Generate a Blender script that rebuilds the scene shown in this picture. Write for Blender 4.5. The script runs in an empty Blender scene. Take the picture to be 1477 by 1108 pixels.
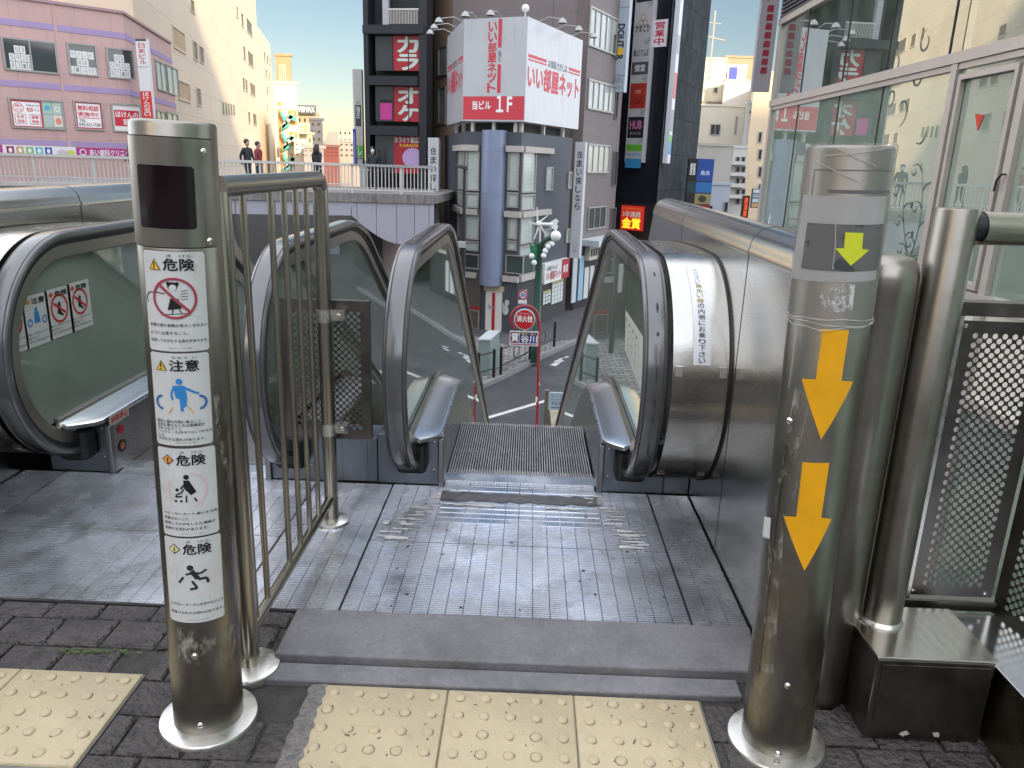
import bpy, bmesh, math, random
from mathutils import Vector as V, Matrix
random.seed(7)
R_ = math.radians
sc = bpy.context.scene
COL = sc.collection
PI = math.pi
# ---------------------------------------------------------------- camera
FPX, EYE = 1110.0, 1.234
_p, _y, _r = R_(16.09), R_(-0.91), R_(1.89)
_F = V((math.sin(_y)*math.cos(_p), math.cos(_y)*math.cos(_p), -math.sin(_p)))
_R0 = V((math.cos(_y), -math.sin(_y), 0)); _U0 = _R0.cross(_F)
_R = _R0*math.cos(_r)+_U0*math.sin(_r); _U = -_R0*math.sin(_r)+_U0*math.cos(_r)
cd = bpy.data.cameras.new('camera'); cam = bpy.data.objects.new('camera', cd); COL.objects.link(cam)
cam.matrix_world = Matrix(((_R.x, _U.x, -_F.x, 0), (_R.y, _U.y, -_F.y, 0), (_R.z, _U.z, -_F.z, EYE), (0, 0, 0, 1)))
cd.sensor_width = 36; cd.lens = 36*FPX/1477; cd.clip_start = 0.05; cd.clip_end = 3000
sc.camera = cam
# ---------------------------------------------------------------- light
SUN_EL, SUN_AZ = R_(20), math.atan2(0.6, -0.8)      # low winter sun from behind right
w = bpy.data.worlds.new('World'); sc.world = w; w.use_nodes = True
nt = w.node_tree; sky = nt.nodes.new('ShaderNodeTexSky'); sky.sky_type = 'NISHITA'; sky.sun_disc = False
sky.sun_elevation = SUN_EL; sky.sun_rotation = SUN_AZ; sky.air_density = 1.0; sky.dust_density = 0.3; sky.ozone_density = 1.5
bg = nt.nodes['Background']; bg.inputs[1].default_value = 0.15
# sky dimmed over the street; cloud added overhead and behind to light the foreground
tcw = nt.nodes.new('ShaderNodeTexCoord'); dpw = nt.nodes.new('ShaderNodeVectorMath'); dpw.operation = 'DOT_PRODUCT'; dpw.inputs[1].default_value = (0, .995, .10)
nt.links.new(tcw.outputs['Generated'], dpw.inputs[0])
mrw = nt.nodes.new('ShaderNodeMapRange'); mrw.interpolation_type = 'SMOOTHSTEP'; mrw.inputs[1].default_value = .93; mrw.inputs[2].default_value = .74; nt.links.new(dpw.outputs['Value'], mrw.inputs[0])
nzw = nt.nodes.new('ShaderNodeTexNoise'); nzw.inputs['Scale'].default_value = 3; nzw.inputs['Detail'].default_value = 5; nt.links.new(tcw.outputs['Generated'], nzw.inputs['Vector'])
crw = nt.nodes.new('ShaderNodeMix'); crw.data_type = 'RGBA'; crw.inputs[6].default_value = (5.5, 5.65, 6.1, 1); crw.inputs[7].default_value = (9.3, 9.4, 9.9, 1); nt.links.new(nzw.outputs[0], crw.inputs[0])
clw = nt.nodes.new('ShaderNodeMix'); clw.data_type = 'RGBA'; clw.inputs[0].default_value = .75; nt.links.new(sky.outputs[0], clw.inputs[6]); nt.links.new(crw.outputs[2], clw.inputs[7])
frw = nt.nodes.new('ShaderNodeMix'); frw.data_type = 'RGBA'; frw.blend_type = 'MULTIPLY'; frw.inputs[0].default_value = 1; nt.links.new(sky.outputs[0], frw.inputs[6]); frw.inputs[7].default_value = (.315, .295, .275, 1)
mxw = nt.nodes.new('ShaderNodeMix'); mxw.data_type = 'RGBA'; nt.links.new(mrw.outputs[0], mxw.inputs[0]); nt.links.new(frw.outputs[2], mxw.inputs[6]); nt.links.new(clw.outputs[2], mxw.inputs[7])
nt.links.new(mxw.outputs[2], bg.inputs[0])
sd = V((math.sin(SUN_AZ)*math.cos(SUN_EL), math.cos(SUN_AZ)*math.cos(SUN_EL), math.sin(SUN_EL)))
sl = bpy.data.lights.new('sun', 'SUN'); sl.energy = 3.0; sl.angle = R_(0.53); sl.color = (1, 0.81, 0.54)
so = bpy.data.objects.new('sun', sl); COL.objects.link(so); so.rotation_euler = sd.to_track_quat('Z', 'Y').to_euler()
sc.view_settings.view_transform = 'Standard'; sc.view_settings.look = 'None'; sc.view_settings.exposure = 1.4
sc.view_settings.gamma = 1; sc.view_settings.use_curve_mapping = False
sc.render.engine = 'CYCLES'
cy = sc.cycles; cy.use_denoising = True; cy.max_bounces = 10; cy.glossy_bounces = 6; cy.transmission_bounces = 6
cy.transparent_max_bounces = 16; cy.caustics_reflective = False; cy.caustics_refractive = False; cy.sample_clamp_indirect = 6
# ---------------------------------------------------------------- survey helpers: sight line of the calibrated photo -> point at a depth / height / side
def _ray(x, y): return _F+_R*((x-738.5)/FPX)-_U*((y-554)/FPX)
def P(x, y, Y): d = _ray(x, y); return V((0, 0, EYE))+d*(Y/d.y)
def PZ(x, y, z): d = _ray(x, y); return V((0, 0, EYE))+d*((z-EYE)/d.z)
def PX(x, y, X): d = _ray(x, y); return V((0, 0, EYE))+d*(X/d.x)
# ---------------------------------------------------------------- materials
MATS = {}
def lin(c):
    return tuple(((v/12.92) if v <= 0.04045 else ((v+0.055)/1.055)**2.4) for v in c)
def _n(t, k, **kw):
    n = t.nodes.new(k)
    for a, b in kw.items(): setattr(n, a, b)
    return n
def mat(name, col, rough=.6, metal=0., var=.12, vs=3., bump=0., bs=40., stretch=None, rvar=0., emit=0., coat=0., spec=.5, stain=None, brick=None, aniso=0.):
    if name in MATS: return MATS[name]
    m = bpy.data.materials.new(name); m.use_nodes = True; t = m.node_tree; b = t.nodes['Principled BSDF']; MATS[name] = m
    L = t.links.new
    b.inputs['Roughness'].default_value = rough; b.inputs['Metallic'].default_value = metal
    b.inputs['Specular IOR Level'].default_value = spec; b.inputs['Coat Weight'].default_value = coat
    b.inputs['Anisotropic'].default_value = aniso
    tc = _n(t, 'ShaderNodeTexCoord'); src = tc.outputs['Object']
    if stretch:
        mp = _n(t, 'ShaderNodeMapping'); mp.inputs['Scale'].default_value = stretch; L(src, mp.inputs[0]); ssrc = mp.outputs[0]
    else: ssrc = src
    c = (*col, 1)
    last = None
    if var:
        nz = _n(t, 'ShaderNodeTexNoise'); nz.inputs['Scale'].default_value = vs; nz.inputs['Detail'].default_value = 6; nz.inputs['Roughness'].default_value = .65
        L(src, nz.inputs['Vector'])
        mr = _n(t, 'ShaderNodeMapRange'); mr.inputs[1].default_value = .25; mr.inputs[2].default_value = .75
        mr.inputs[3].default_value = 1-var; mr.inputs[4].default_value = 1+var; L(nz.outputs[0], mr.inputs[0])
        mx = _n(t, 'ShaderNodeMix', data_type='RGBA', blend_type='MULTIPLY'); mx.inputs[0].default_value = 1; mx.inputs[6].default_value = c
        L(mr.outputs[0], mx.inputs[7]); last = mx.outputs[2]
    if brick:                                     # (direction or None for floor, width, height, mortar, mortar colour, contrast)
        dr, bw, bh, mo, mc, ct = brick
        if dr is None: vec = src
        else:
            dp = _n(t, 'ShaderNodeVectorMath', operation='DOT_PRODUCT'); dp.inputs[1].default_value = (dr[0], dr[1], 0); L(src, dp.inputs[0])
            sx = _n(t, 'ShaderNodeSeparateXYZ'); L(src, sx.inputs[0]); cx = _n(t, 'ShaderNodeCombineXYZ'); L(dp.outputs['Value'], cx.inputs[0]); L(sx.outputs[2], cx.inputs[1]); vec = cx.outputs[0]
        bk = _n(t, 'ShaderNodeTexBrick'); bk.inputs['Scale'].default_value = 1; bk.inputs['Brick Width'].default_value = bw; bk.inputs['Row Height'].default_value = bh
        bk.inputs['Mortar Size'].default_value = mo; bk.inputs['Color1'].default_value = (1-ct, 1-ct, 1-ct, 1); bk.inputs['Color2'].default_value = (1+ct, 1+ct, 1+ct, 1); bk.inputs['Mortar'].default_value = (*mc, 1)
        bk.inputs['Mortar Smooth'].default_value = .1
        if bw > .9: bk.offset = 0
        L(vec, bk.inputs['Vector'])
        m2 = _n(t, 'ShaderNodeMix', data_type='RGBA', blend_type='MULTIPLY'); m2.inputs[0].default_value = 1
        if last: L(last, m2.inputs[6])
        else: m2.inputs[6].default_value = c
        L(bk.outputs[0], m2.inputs[7]); last = m2.outputs[2]
    if stain:                                     # (colour, scale, low, high, stretch) blotches with a shape of their own
        n2 = _n(t, 'ShaderNodeTexNoise'); n2.inputs['Scale'].default_value = stain[1]; n2.inputs['Detail'].default_value = 8; n2.inputs['Roughness'].default_value = .7
        if len(stain) > 4:
            mp2 = _n(t, 'ShaderNodeMapping'); mp2.inputs['Scale'].default_value = stain[4]; L(src, mp2.inputs[0]); L(mp2.outputs[0], n2.inputs['Vector'])
        else: L(src, n2.inputs['Vector'])
        r2 = _n(t, 'ShaderNodeMapRange'); r2.inputs[1].default_value = stain[2]; r2.inputs[2].default_value = stain[3]; L(n2.outputs[0], r2.inputs[0])
        m3 = _n(t, 'ShaderNodeMix', data_type='RGBA'); L(r2.outputs[0], m3.inputs[0])
        if last: L(last, m3.inputs[6])
        else: m3.inputs[6].default_value = c
        m3.inputs[7].default_value = (*stain[0], 1); last = m3.outputs[2]
    if last: L(last, b.inputs['Base Color'])
    else: b.inputs['Base Color'].default_value = c
    if bump or rvar:
        n3 = _n(t, 'ShaderNodeTexNoise'); n3.inputs['Scale'].default_value = bs; n3.inputs['Detail'].default_value = 5; L(ssrc, n3.inputs['Vector'])
        if rvar:
            r3 = _n(t, 'ShaderNodeMapRange'); r3.inputs[1].default_value = .3; r3.inputs[2].default_value = .7; r3.inputs[3].default_value = max(.03, rough-rvar); r3.inputs[4].default_value = rough+rvar
            L(n3.outputs[0], r3.inputs[0]); L(r3.outputs[0], b.inputs['Roughness'])
        if bump:
            bp = _n(t, 'ShaderNodeBump'); bp.inputs['Strength'].default_value = min(1, bump); bp.inputs['Distance'].default_value = .01*max(1, bump); L(n3.outputs[0], bp.inputs['Height']); L(bp.outputs[0], b.inputs['Normal'])
    if emit:
        b.inputs['Emission Color'].default_value = c; b.inputs['Emission Strength'].default_value = emit
    return m
def glass(name, tint, refl, dirt=.06, dirtcol=(.5, .55, .5), rough=.015):
    if name in MATS: return MATS[name]
    m = bpy.data.materials.new(name); m.use_nodes = True; t = m.node_tree; MATS[name] = m; L = t.links.new
    t.nodes.remove(t.nodes['Principled BSDF']); out = t.nodes['Material Output']
    tr = _n(t, 'ShaderNodeBsdfTransparent'); tr.inputs[0].default_value = (*tint, 1)
    df = _n(t, 'ShaderNodeBsdfDiffuse'); df.inputs[0].default_value = (*dirtcol, 1)
    gl = _n(t, 'ShaderNodeBsdfGlossy'); gl.inputs['Roughness'].default_value = rough; gl.inputs[0].default_value = (.95, 1, .97, 1)
    tc = _n(t, 'ShaderNodeTexCoord'); nz = _n(t, 'ShaderNodeTexNoise'); nz.inputs['Scale'].default_value = 2.5; nz.inputs['Detail'].default_value = 7; L(tc.outputs['Object'], nz.inputs['Vector'])
    mr = _n(t, 'ShaderNodeMapRange'); mr.inputs[1].default_value = .3; mr.inputs[2].default_value = .75; mr.inputs[3].default_value = dirt*(.5 if dirt < .2 else .85); mr.inputs[4].default_value = dirt*(1.6 if dirt < .2 else 1.15); L(nz.outputs[0], mr.inputs[0])
    m1 = _n(t, 'ShaderNodeMixShader'); L(mr.outputs[0], m1.inputs[0]); L(tr.outputs[0], m1.inputs[1]); L(df.outputs[0], m1.inputs[2])
    fr = _n(t, 'ShaderNodeFresnel'); fr.inputs[0].default_value = 1.5
    ad = _n(t, 'ShaderNodeMath', operation='MULTIPLY_ADD'); ad.inputs[1].default_value = 1.0; ad.inputs[2].default_value = refl; ad.use_clamp = True; L(fr.outputs[0], ad.inputs[0])
    m2 = _n(t, 'ShaderNodeMixShader'); L(ad.outputs[0], m2.inputs[0]); L(m1.outputs[0], m2.inputs[1]); L(gl.outputs[0], m2.inputs[2])
    L(m2.outputs[0], out.inputs[0]); return m
def col(hexs):                                    # plain paint / print colours straight from sRGB hex
    h = hexs.lstrip('#'); return lin(tuple(int(h[i:i+2], 16)/255 for i in (0, 2, 4)))
def ink(hexs, rough=.5): return mat('ink_'+hexs, col(hexs), rough, var=.05, vs=30)
STEEL = mat('brushed_steel', (.40, .38, .35), .30, 1, var=.06, vs=4, bs=6, rvar=.04)
PILLAR = mat('pillar_steel', (.28, .262, .23), .34, 1, var=.08, vs=4, bs=5, rvar=.05, stain=((.20, .18, .148), 7, .48, .78))
WALLST = mat('wall_steel', (.46, .45, .42), .22, 1, var=.07, vs=2, bs=30, stretch=(1, 1, 26), rvar=.06)
CAPST = mat('cap_steel', (.55, .54, .51), .2, 1, var=.08, vs=5, bs=40, stretch=(20, 1, 20), rvar=.06)
DECKST = mat('deck_steel', (.90, .91, .92), .2, 1, var=.02, vs=2)
KICK = mat('kick_plate_steel', (.17, .185, .21), .38, 1, var=.2, vs=6, rvar=.1, bs=20)
BOLT = mat('bolt_steel', (.7, .68, .64), .2, 1, var=.05)
ALUM = mat('cast_aluminium', (.84, .85, .88), .26, 1, var=.16, vs=3.0, rvar=.10, bs=7, stain=((.60, .59, .60), 4, .52, .78))
GROOVE = mat('groove_floor', (.014, .014, .016), .8, 0, var=.3, vs=20)
BELT = mat('belt_rubber', (.135, .135, .14), .22, .35, var=.08, vs=5, coat=.3, spec=.6)
BLACK = mat('black_plastic', (.012, .012, .013), .5, var=.1)
TREAD = mat('tread_metal', (.62, .58, .56), .35, 1, var=.2, vs=12, rvar=.08, bs=20)
EGLASS = glass('balustrade_glass', (.68, .78, .70), .12, .45, (.60, .71, .60))
WHITE = ink('#e8e8e6'); RED = ink('#c8202a'); INK = ink('#141414'); BLUE = ink('#2f86c8'); YEL = ink('#f2c81e')
# ---------------------------------------------------------------- mesh helpers
def finish(me, name, m, parent=None, smooth=40, bevel=0., seg=2):
    o = bpy.data.objects.new(name, me); COL.objects.link(o)
    if m is not None:
        for k in (m if isinstance(m, (list, tuple)) else [m]): me.materials.append(k)
    if parent is not None: o.parent = parent
    if smooth:
        for p in me.polygons: p.use_smooth = True
        me.set_sharp_from_angle(angle=R_(smooth))
    if bevel:
        b = o.modifiers.new('bevel', 'BEVEL'); b.width = bevel; b.segments = seg; b.limit_method = 'ANGLE'; b.angle_limit = R_(35); b.harden_normals = False
    return o
class MB:
    def __init__(s): s.v = []; s.f = []; s.mi = []
    def add(s, vs, fs, m=0):
        o = len(s.v); s.v += [tuple(x) for x in vs]; s.f += [tuple(i+o for i in q) for q in fs]; s.mi += [m]*len(fs); return s
    def box(s, a, b, m=0, M=None):
        x0, y0, z0 = (min(a[i], b[i]) for i in range(3)); x1, y1, z1 = (max(a[i], b[i]) for i in range(3))
        vs = [V((x, y, z)) for z in (z0, z1) for y in (y0, y1) for x in (x0, x1)]
        if M: vs = [M @ q for q in vs]
        return s.add(vs, [(0, 2, 3, 1), (4, 5, 7, 6), (0, 1, 5, 4), (2, 6, 7, 3), (0, 4, 6, 2), (1, 3, 7, 5)], m)
    def hexa(s, q, m=0):                          # 8 corners: bottom 4 ccw, top 4 ccw
        return s.add(q, [(3, 2, 1, 0), (4, 5, 6, 7), (0, 1, 5, 4), (1, 2, 6, 5), (2, 3, 7, 6), (3, 0, 4, 7)], m)
    def tube(s, pts, r, n=12, m=0, cap=True, closed=False):
        pts = [V(p) for p in pts]; N = len(pts); rs = r if isinstance(r, (list, tuple)) else [r]*N; base = len(s.v); up = None
        for i, p in enumerate(pts):
            t = ((pts[(i+1) % N]-pts[i-1]) if closed else (pts[min(i+1, N-1)]-pts[max(i-1, 0)])).normalized()
            if up is None: up = t.orthogonal().normalized()
            up = (up-t*up.dot(t)); up = up.normalized() if up.length > 1e-6 else t.orthogonal().normalized()
            b = t.cross(up)
            for k in range(n):
                a = 2*PI*k/n; s.v.append(tuple(p+(up*math.cos(a)+b*math.sin(a))*rs[i]))
        for i in range(N if closed else N-1):
            j = (i+1) % N
            for k in range(n):
                k2 = (k+1) % n; s.f.append((base+i*n+k, base+i*n+k2, base+j*n+k2, base+j*n+k)); s.mi.append(m)
        if cap and not closed:
            s.f.append(tuple(base+k for k in reversed(range(n)))); s.f.append(tuple(base+(N-1)*n+k for k in range(n))); s.mi += [m, m]
        return s
    def lathe(s, prof, c=(0, 0, 0), n=32, m=0, axis='z', a0=0., a1=2*PI):      # prof: (r, z)
        c = V(c); base = len(s.v); full = abs(a1-a0-2*PI) < 1e-6; nn = n if full else n+1
        for r, z in prof:
            for k in range(nn):
                a = a0+(a1-a0)*k/n; q = V((r*math.cos(a), r*math.sin(a), z))
                if axis == 'y': q = V((q.x, -q.z, q.y))
                if axis == 'x': q = V((q.z, q.x, q.y))
                s.v.append(tuple(c+q))
        for i in range(len(prof)-1):
            for k in range(n):
                k2 = (k+1) % nn; s.f.append((base+i*nn+k, base+i*nn+k2, base+(i+1)*nn+k2, base+(i+1)*nn+k)); s.mi.append(m)
        return s
    def prism(s, poly, z0, z1, m=0):              # ground polygon ccw
        n = len(poly); vs = [(p[0], p[1], z0) for p in poly]+[(p[0], p[1], z1) for p in poly]
        return s.add(vs, [tuple(reversed(range(n))), tuple(range(n, 2*n))]+[(i, (i+1) % n, n+(i+1) % n, n+i) for i in range(n)], m)
    def sweep(s, path, prof, m=0, cap=True):      # path: list of (origin, axisA, axisB); prof: closed list (a, b)
        base = len(s.v); n = len(prof)
        for o, A, B in path:
            for a, b in prof: s.v.append(tuple(o+A*a+B*b))
        for i in range(len(path)-1):
            for k in range(n):
                k2 = (k+1) % n; s.f.append((base+i*n+k, base+i*n+k2, base+(i+1)*n+k2, base+(i+1)*n+k)); s.mi.append(m)
        if cap:
            s.f.append(tuple(base+k for k in reversed(range(n)))); s.f.append(tuple(base+(len(path)-1)*n+k for k in range(n))); s.mi += [m, m]
        return s
    def ball(s, c, r, n=12, m=0, sc_=(1, 1, 1)):
        prof = [(math.cos(a)*r, math.sin(a)*r) for a in [(-PI/2+PI*i/(n//2)) for i in range(n//2+1)]]
        b0 = len(s.v); s.lathe(prof, (0, 0, 0), n, m)
        for i in range(b0, len(s.v)): q = s.v[i]; s.v[i] = (c[0]+q[0]*sc_[0], c[1]+q[1]*sc_[1], c[2]+q[2]*sc_[2])
        return s
    def build(s, name, m, parent=None, smooth=40, bevel=0., seg=2, fix=True):
        me = bpy.data.meshes.new(name); me.from_pydata(s.v, [], s.f); me.polygons.foreach_set('material_index', s.mi)
        if fix:
            bm = bmesh.new(); bm.from_mesh(me); bmesh.ops.remove_doubles(bm, verts=bm.verts, dist=1e-5); (bmesh.ops.recalc_face_normals(bm, faces=bm.faces) if fix is True else None); bm.to_mesh(me); bm.free()
        me.update(); return finish(me, name, m, parent, smooth, bevel, seg)
def empty(name, loc=(0, 0, 0)):
    o = bpy.data.objects.new(name, None); COL.objects.link(o); o.location = loc; o.empty_display_size = .1; return o
def tag(o, label=None, cat=None, group=None, kind=None):
    if label: o['label'] = label
    if cat: o['category'] = cat
    if group: o['group'] = group
    if kind: o['kind'] = kind
    return o
def struct(o): o['kind'] = 'structure'; return o
def thing(name, label, cat, group=None, loc=(0, 0, 0)): return tag(empty(name, loc), label, cat, group)
def copy_tree(o, parent=None):
    c = o.copy(); COL.objects.link(c)
    if parent: c.parent = parent
    for ch in list(o.children): copy_tree(ch, c)
    return c
# ---------------------------------------------------------------- printed layers: flat art and lettering mapped onto any surface
_tc = {}
def text_mesh(body):
    k = body
    if k not in _tc:
        cu = bpy.data.curves.new('t', 'FONT'); cu.body = body; cu.size = 1; cu.resolution_u = 3
        cu.align_x = 'CENTER'; cu.space_line = .92
        o = bpy.data.objects.new('t', cu); COL.objects.link(o); dg = bpy.context.evaluated_depsgraph_get()
        me = bpy.data.meshes.new_from_object(o.evaluated_get(dg))
        vs = [v.co.copy() for v in me.vertices]; fs = [tuple(p.vertices) for p in me.polygons]
        bpy.data.objects.remove(o); bpy.data.curves.remove(cu); bpy.data.meshes.remove(me)
        xs = [v.x for v in vs]; ys = [v.y for v in vs]
        _tc[k] = (vs, fs, min(xs), max(xs), min(ys), max(ys))
    return _tc[k]
class Art:
    lay = .00012
    def __init__(s): s.bm = bmesh.new(); s.ms = []
    def _m(s, m):
        if m not in s.ms: s.ms.append(m)
        return s.ms.index(m)
    def poly(s, pts, m, d=0.):
        vs = [s.bm.verts.new((x, y, d)) for x, y in pts]; f = s.bm.faces.new(vs); f.material_index = s._m(m)
        f.normal_update()
        if f.normal.z < 0: f.normal_flip()
        if len(pts) > 4: bmesh.ops.triangulate(s.bm, faces=[f], ngon_method='EAR_CLIP')
        return s
    def rect(s, x0, y0, x1, y1, m, d=0.): return s.poly([(x0, y0), (x1, y0), (x1, y1), (x0, y1)], m, d)
    def ell(s, cx, cy, rx, ry, m, d=0., n=28): return s.poly([(cx+rx*math.cos(2*PI*k/n), cy+ry*math.sin(2*PI*k/n)) for k in range(n)], m, d)
    def ring(s, cx, cy, r0, r1, m, d=0., n=32, a0=0., a1=2*PI):
        for k in range(n):
            a, b = a0+(a1-a0)*k/n, a0+(a1-a0)*(k+1)/n
            s.poly([(cx+r0*math.cos(a), cy+r0*math.sin(a)), (cx+r1*math.cos(a), cy+r1*math.sin(a)), (cx+r1*math.cos(b), cy+r1*math.sin(b)), (cx+r0*math.cos(b), cy+r0*math.sin(b))], m, d)
        return s
    def line(s, pts, wd, m, d=0.):
        for (x0, y0), (x1, y1) in zip(pts, pts[1:]):
            l = math.hypot(x1-x0, y1-y0) or 1; nx, ny = -(y1-y0)/l*wd/2, (x1-x0)/l*wd/2
            s.poly([(x0+nx, y0+ny), (x0-nx, y0-ny), (x1-nx, y1-ny), (x1+nx, y1+ny)], m, d)
        return s
    def frame(s, x0, y0, x1, y1, t, m, d=0.):
        s.rect(x0, y0, x1, y0+t, m, d); s.rect(x0, y1-t, x1, y1, m, d); s.rect(x0, y0+t, x0+t, y1-t, m, d); s.rect(x1-t, y0+t, x1, y1-t, m, d); return s
    def text(s, body, x0, y0, x1, y1, m, d=0., bold=.02, rot=0, keep=False):
        vs, fs, ax, bx, ay, by = text_mesh(body); mi = s._m(m)
        W, H = (bx-ax) or 1, (by-ay) or 1
        shifts = [(0, 0)] if bold < .008 else ([(-1, 0), (1, 0)] if bold < .018 else [(-1, 0), (1, 0), (0, 1), (0, -1)])
        if bold >= .04: shifts += [(-.7, .7), (.7, -.7)]
        for k, (ox, oy) in enumerate(shifts):                 # heavier weight: the same glyphs laid again a hair aside
            nv = []
            for v in vs:
                a, b = (v.x-ax+ox*bold*.75)/W, (v.y-ay+oy*bold*.75)/H
                if rot == 90: a, b = b, 1-a           # reads downwards
                nv.append(s.bm.verts.new((x0+a*(x1-x0), y0+b*(y1-y0), d+k*s.lay)))
            for f in fs:
                try: q = s.bm.faces.new([nv[i] for i in f]); q.material_index = mi
                except ValueError: pass
        return s
    def build(s, name, fmap, parent=None, step=0., thick=0.):
        bm = s.bm
        if step and bm.verts:
            xs = [v.co.x for v in bm.verts]; x = min(xs)+step
            while x < max(xs):
                bmesh.ops.bisect_plane(bm, geom=bm.verts[:]+bm.edges[:]+bm.faces[:], plane_co=(x, 0, 0), plane_no=(1, 0, 0)); x += step
        for v in bm.verts: v.co = fmap(v.co.x, v.co.y, v.co.z)
        me = bpy.data.meshes.new(name); bm.to_mesh(me); bm.free()
        return finish(me, name, s.ms, parent, 0)
class Face:                                       # vertical building face from ground point A (left) to B (right)
    def __init__(s, A, B):
        s.A = V((A[0], A[1])); s.B = V((B[0], B[1])); s.D = (s.B-s.A).normalized(); s.N = V((s.D.y, -s.D.x)); s.len = (s.B-s.A).length
    def at(s, u, z, d=0.): q = s.A+s.D*u+s.N*d; return V((q.x, q.y, z))
    def uv(s, px, py):
        d = _ray(px, py); d2 = V((d.x, d.y)); t = s.A.dot(s.N)/d2.dot(s.N); q = d2*t
        return (q-s.A).dot(s.D), EYE+d.z*t
    def rect(s, x0, y0, x1, y1):
        xm, ym = (x0+x1)/2, (y0+y1)/2
        return s.uv(x0, ym)[0], s.uv(xm, y1)[1], s.uv(x1, ym)[0], s.uv(xm, y0)[1]     # u0, z0, u1, z1
    def box(s, mb, u0, z0, u1, z1, d0, d1, m=0):
        mb.hexa([s.at(u0, z0, d1), s.at(u1, z0, d1), s.at(u1, z0, d0), s.at(u0, z0, d0), s.at(u0, z1, d1), s.at(u1, z1, d1), s.at(u1, z1, d0), s.at(u0, z1, d0)], m)
    def map(s, d0=0., u0=0., z0=0.): return lambda x, y, d: s.at(u0+x, z0+y, d0+d)
# ================================================================ FOREGROUND: paved deck, threshold, tactile tiles
STONE = mat('dark_paving_stone', (.088, .078, .073), .62, var=.35, vs=9, bump=3, bs=55, stain=((.035, .032, .032), 16, .5, .72))
JOINT = mat('paving_joint', (.055, .05, .045), .9, var=.4, vs=20, bump=1, bs=80, stain=((.04, .06, .02), 3, .62, .75))
SLAB = mat('threshold_concrete', (.20, .19, .198), .62, var=.22, vs=60, bump=.3, bs=160, stain=((.11, .105, .11), 4, .42, .72))
TACT = mat('tactile_yellow', (.50, .415, .265), .6, var=.14, vs=6, bump=.25, bs=140, stain=((.17, .145, .11), 5, .58, .86))
GROUT = mat('grey_grout', (.2, .19, .18), .9, var=.3, vs=30)
m = MB(); m.box((-16, -30, -1.0), (1.3, 1.893, -.012)); struct(m.build('deck_floor', JOINT, smooth=0))
def pave(mb, x0, x1, y0, y1, holes):
    y = y0; row = 0
    while y < y1-.02:
        h = .121; x = x0+(row % 2)*.07+random.uniform(-.01, .01)
        while x < x1:
            wd = .147
            a, b, c, d = x+.003, min(x+wd-.003, x1), y+.003, min(y+h-.004, y1)
            if b-a > .02 and not any(a > q[0]-.01 and b < q[1]+.01 and c > q[2]-.01 and d < q[3]+.01 for q in holes):
                for q in holes:                                       # trim blocks against the inset tiles
                    if c < q[3] and d > q[2]:
                        if a < q[0] < b: b = q[0]-.003
                        elif a < q[1] < b: a = q[1]+.003
                if b-a > .015:
                    z = random.uniform(-.003, .0015); t = [random.uniform(-.0015, .0015) for _ in range(4)]; e = .005
                    mb.add([(a, c, -.03), (b, c, -.03), (b, d, -.03), (a, d, -.03), (a, c, z-.005), (b, c, z-.005), (b, d, z-.005), (a, d, z-.005),
                            (a+e, c+e, z+t[0]), (b-e, c+e, z+t[1]), (b-e, d-e, z+t[2]), (a+e, d-e, z+t[3])],
                           [(0, 1, 5, 4), (1, 2, 6, 5), (2, 3, 7, 6), (3, 0, 4, 7), (4, 5, 9, 8), (5, 6, 10, 9), (6, 7, 11, 10), (7, 4, 8, 11), (8, 9, 10, 11)])
            x += wd
        y += h; row += 1
TY1 = 1.582; TX0 = -.456
lt = PZ(207, 973, 0)
ltx, lty = lt.x, lt.y
holes = [(TX0-.004, .455, 1.0, TY1+.004), (ltx-.62, ltx+.004, 1.0, lty+.004), (-.62, .7, 1.57, 1.9)]
m = MB(); pave(m, -3.2, 1.25, .85, 1.888, holes); struct(m.build('paving', STONE, smooth=0))
m = MB(); m.box((-16, -30, -.1), (1.3, .845, -.004)); struct(m.build('paving', mat('far_paving', (.1, .093, .088), .65, var=.3, vs=8, bump=1, bs=60, brick=(None, .147, .121, .006, (.5, .5, .5), .15)), smooth=0))
def tile_mesh(name, ragged=False):
    m = MB(); e = .0035; w_ = .3
    m.add([(0, 0, -.03), (w_, 0, -.03), (w_, w_, -.03), (0, w_, -.03), (0, 0, .0), (w_, 0, .0), (w_, w_, .0), (0, w_, .0), (e, e, .003), (w_-e, e, .003), (w_-e, w_-e, .003), (e, w_-e, .003)],
          [(0, 1, 5, 4), (1, 2, 6, 5), (2, 3, 7, 6), (3, 0, 4, 7), (4, 5, 9, 8), (5, 6, 10, 9), (6, 7, 11, 10), (7, 4, 8, 11), (8, 9, 10, 11)])
    for i in range(5):
        for j in range(5):
            m.lathe([(.0128, .003), (.0122, .0048), (.0105, .0068), (.0085, .0078), (.004, .0082), (.0002, .0082)], (.03+.06*i, .03+.06*j, 0), 20)
    return m.build(name, TACT, smooth=50)
t0 = tile_mesh('tactile_tile')
DIRT = mat('tile_dirt', (.15, .125, .095), .9, var=.4, vs=60)
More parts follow.
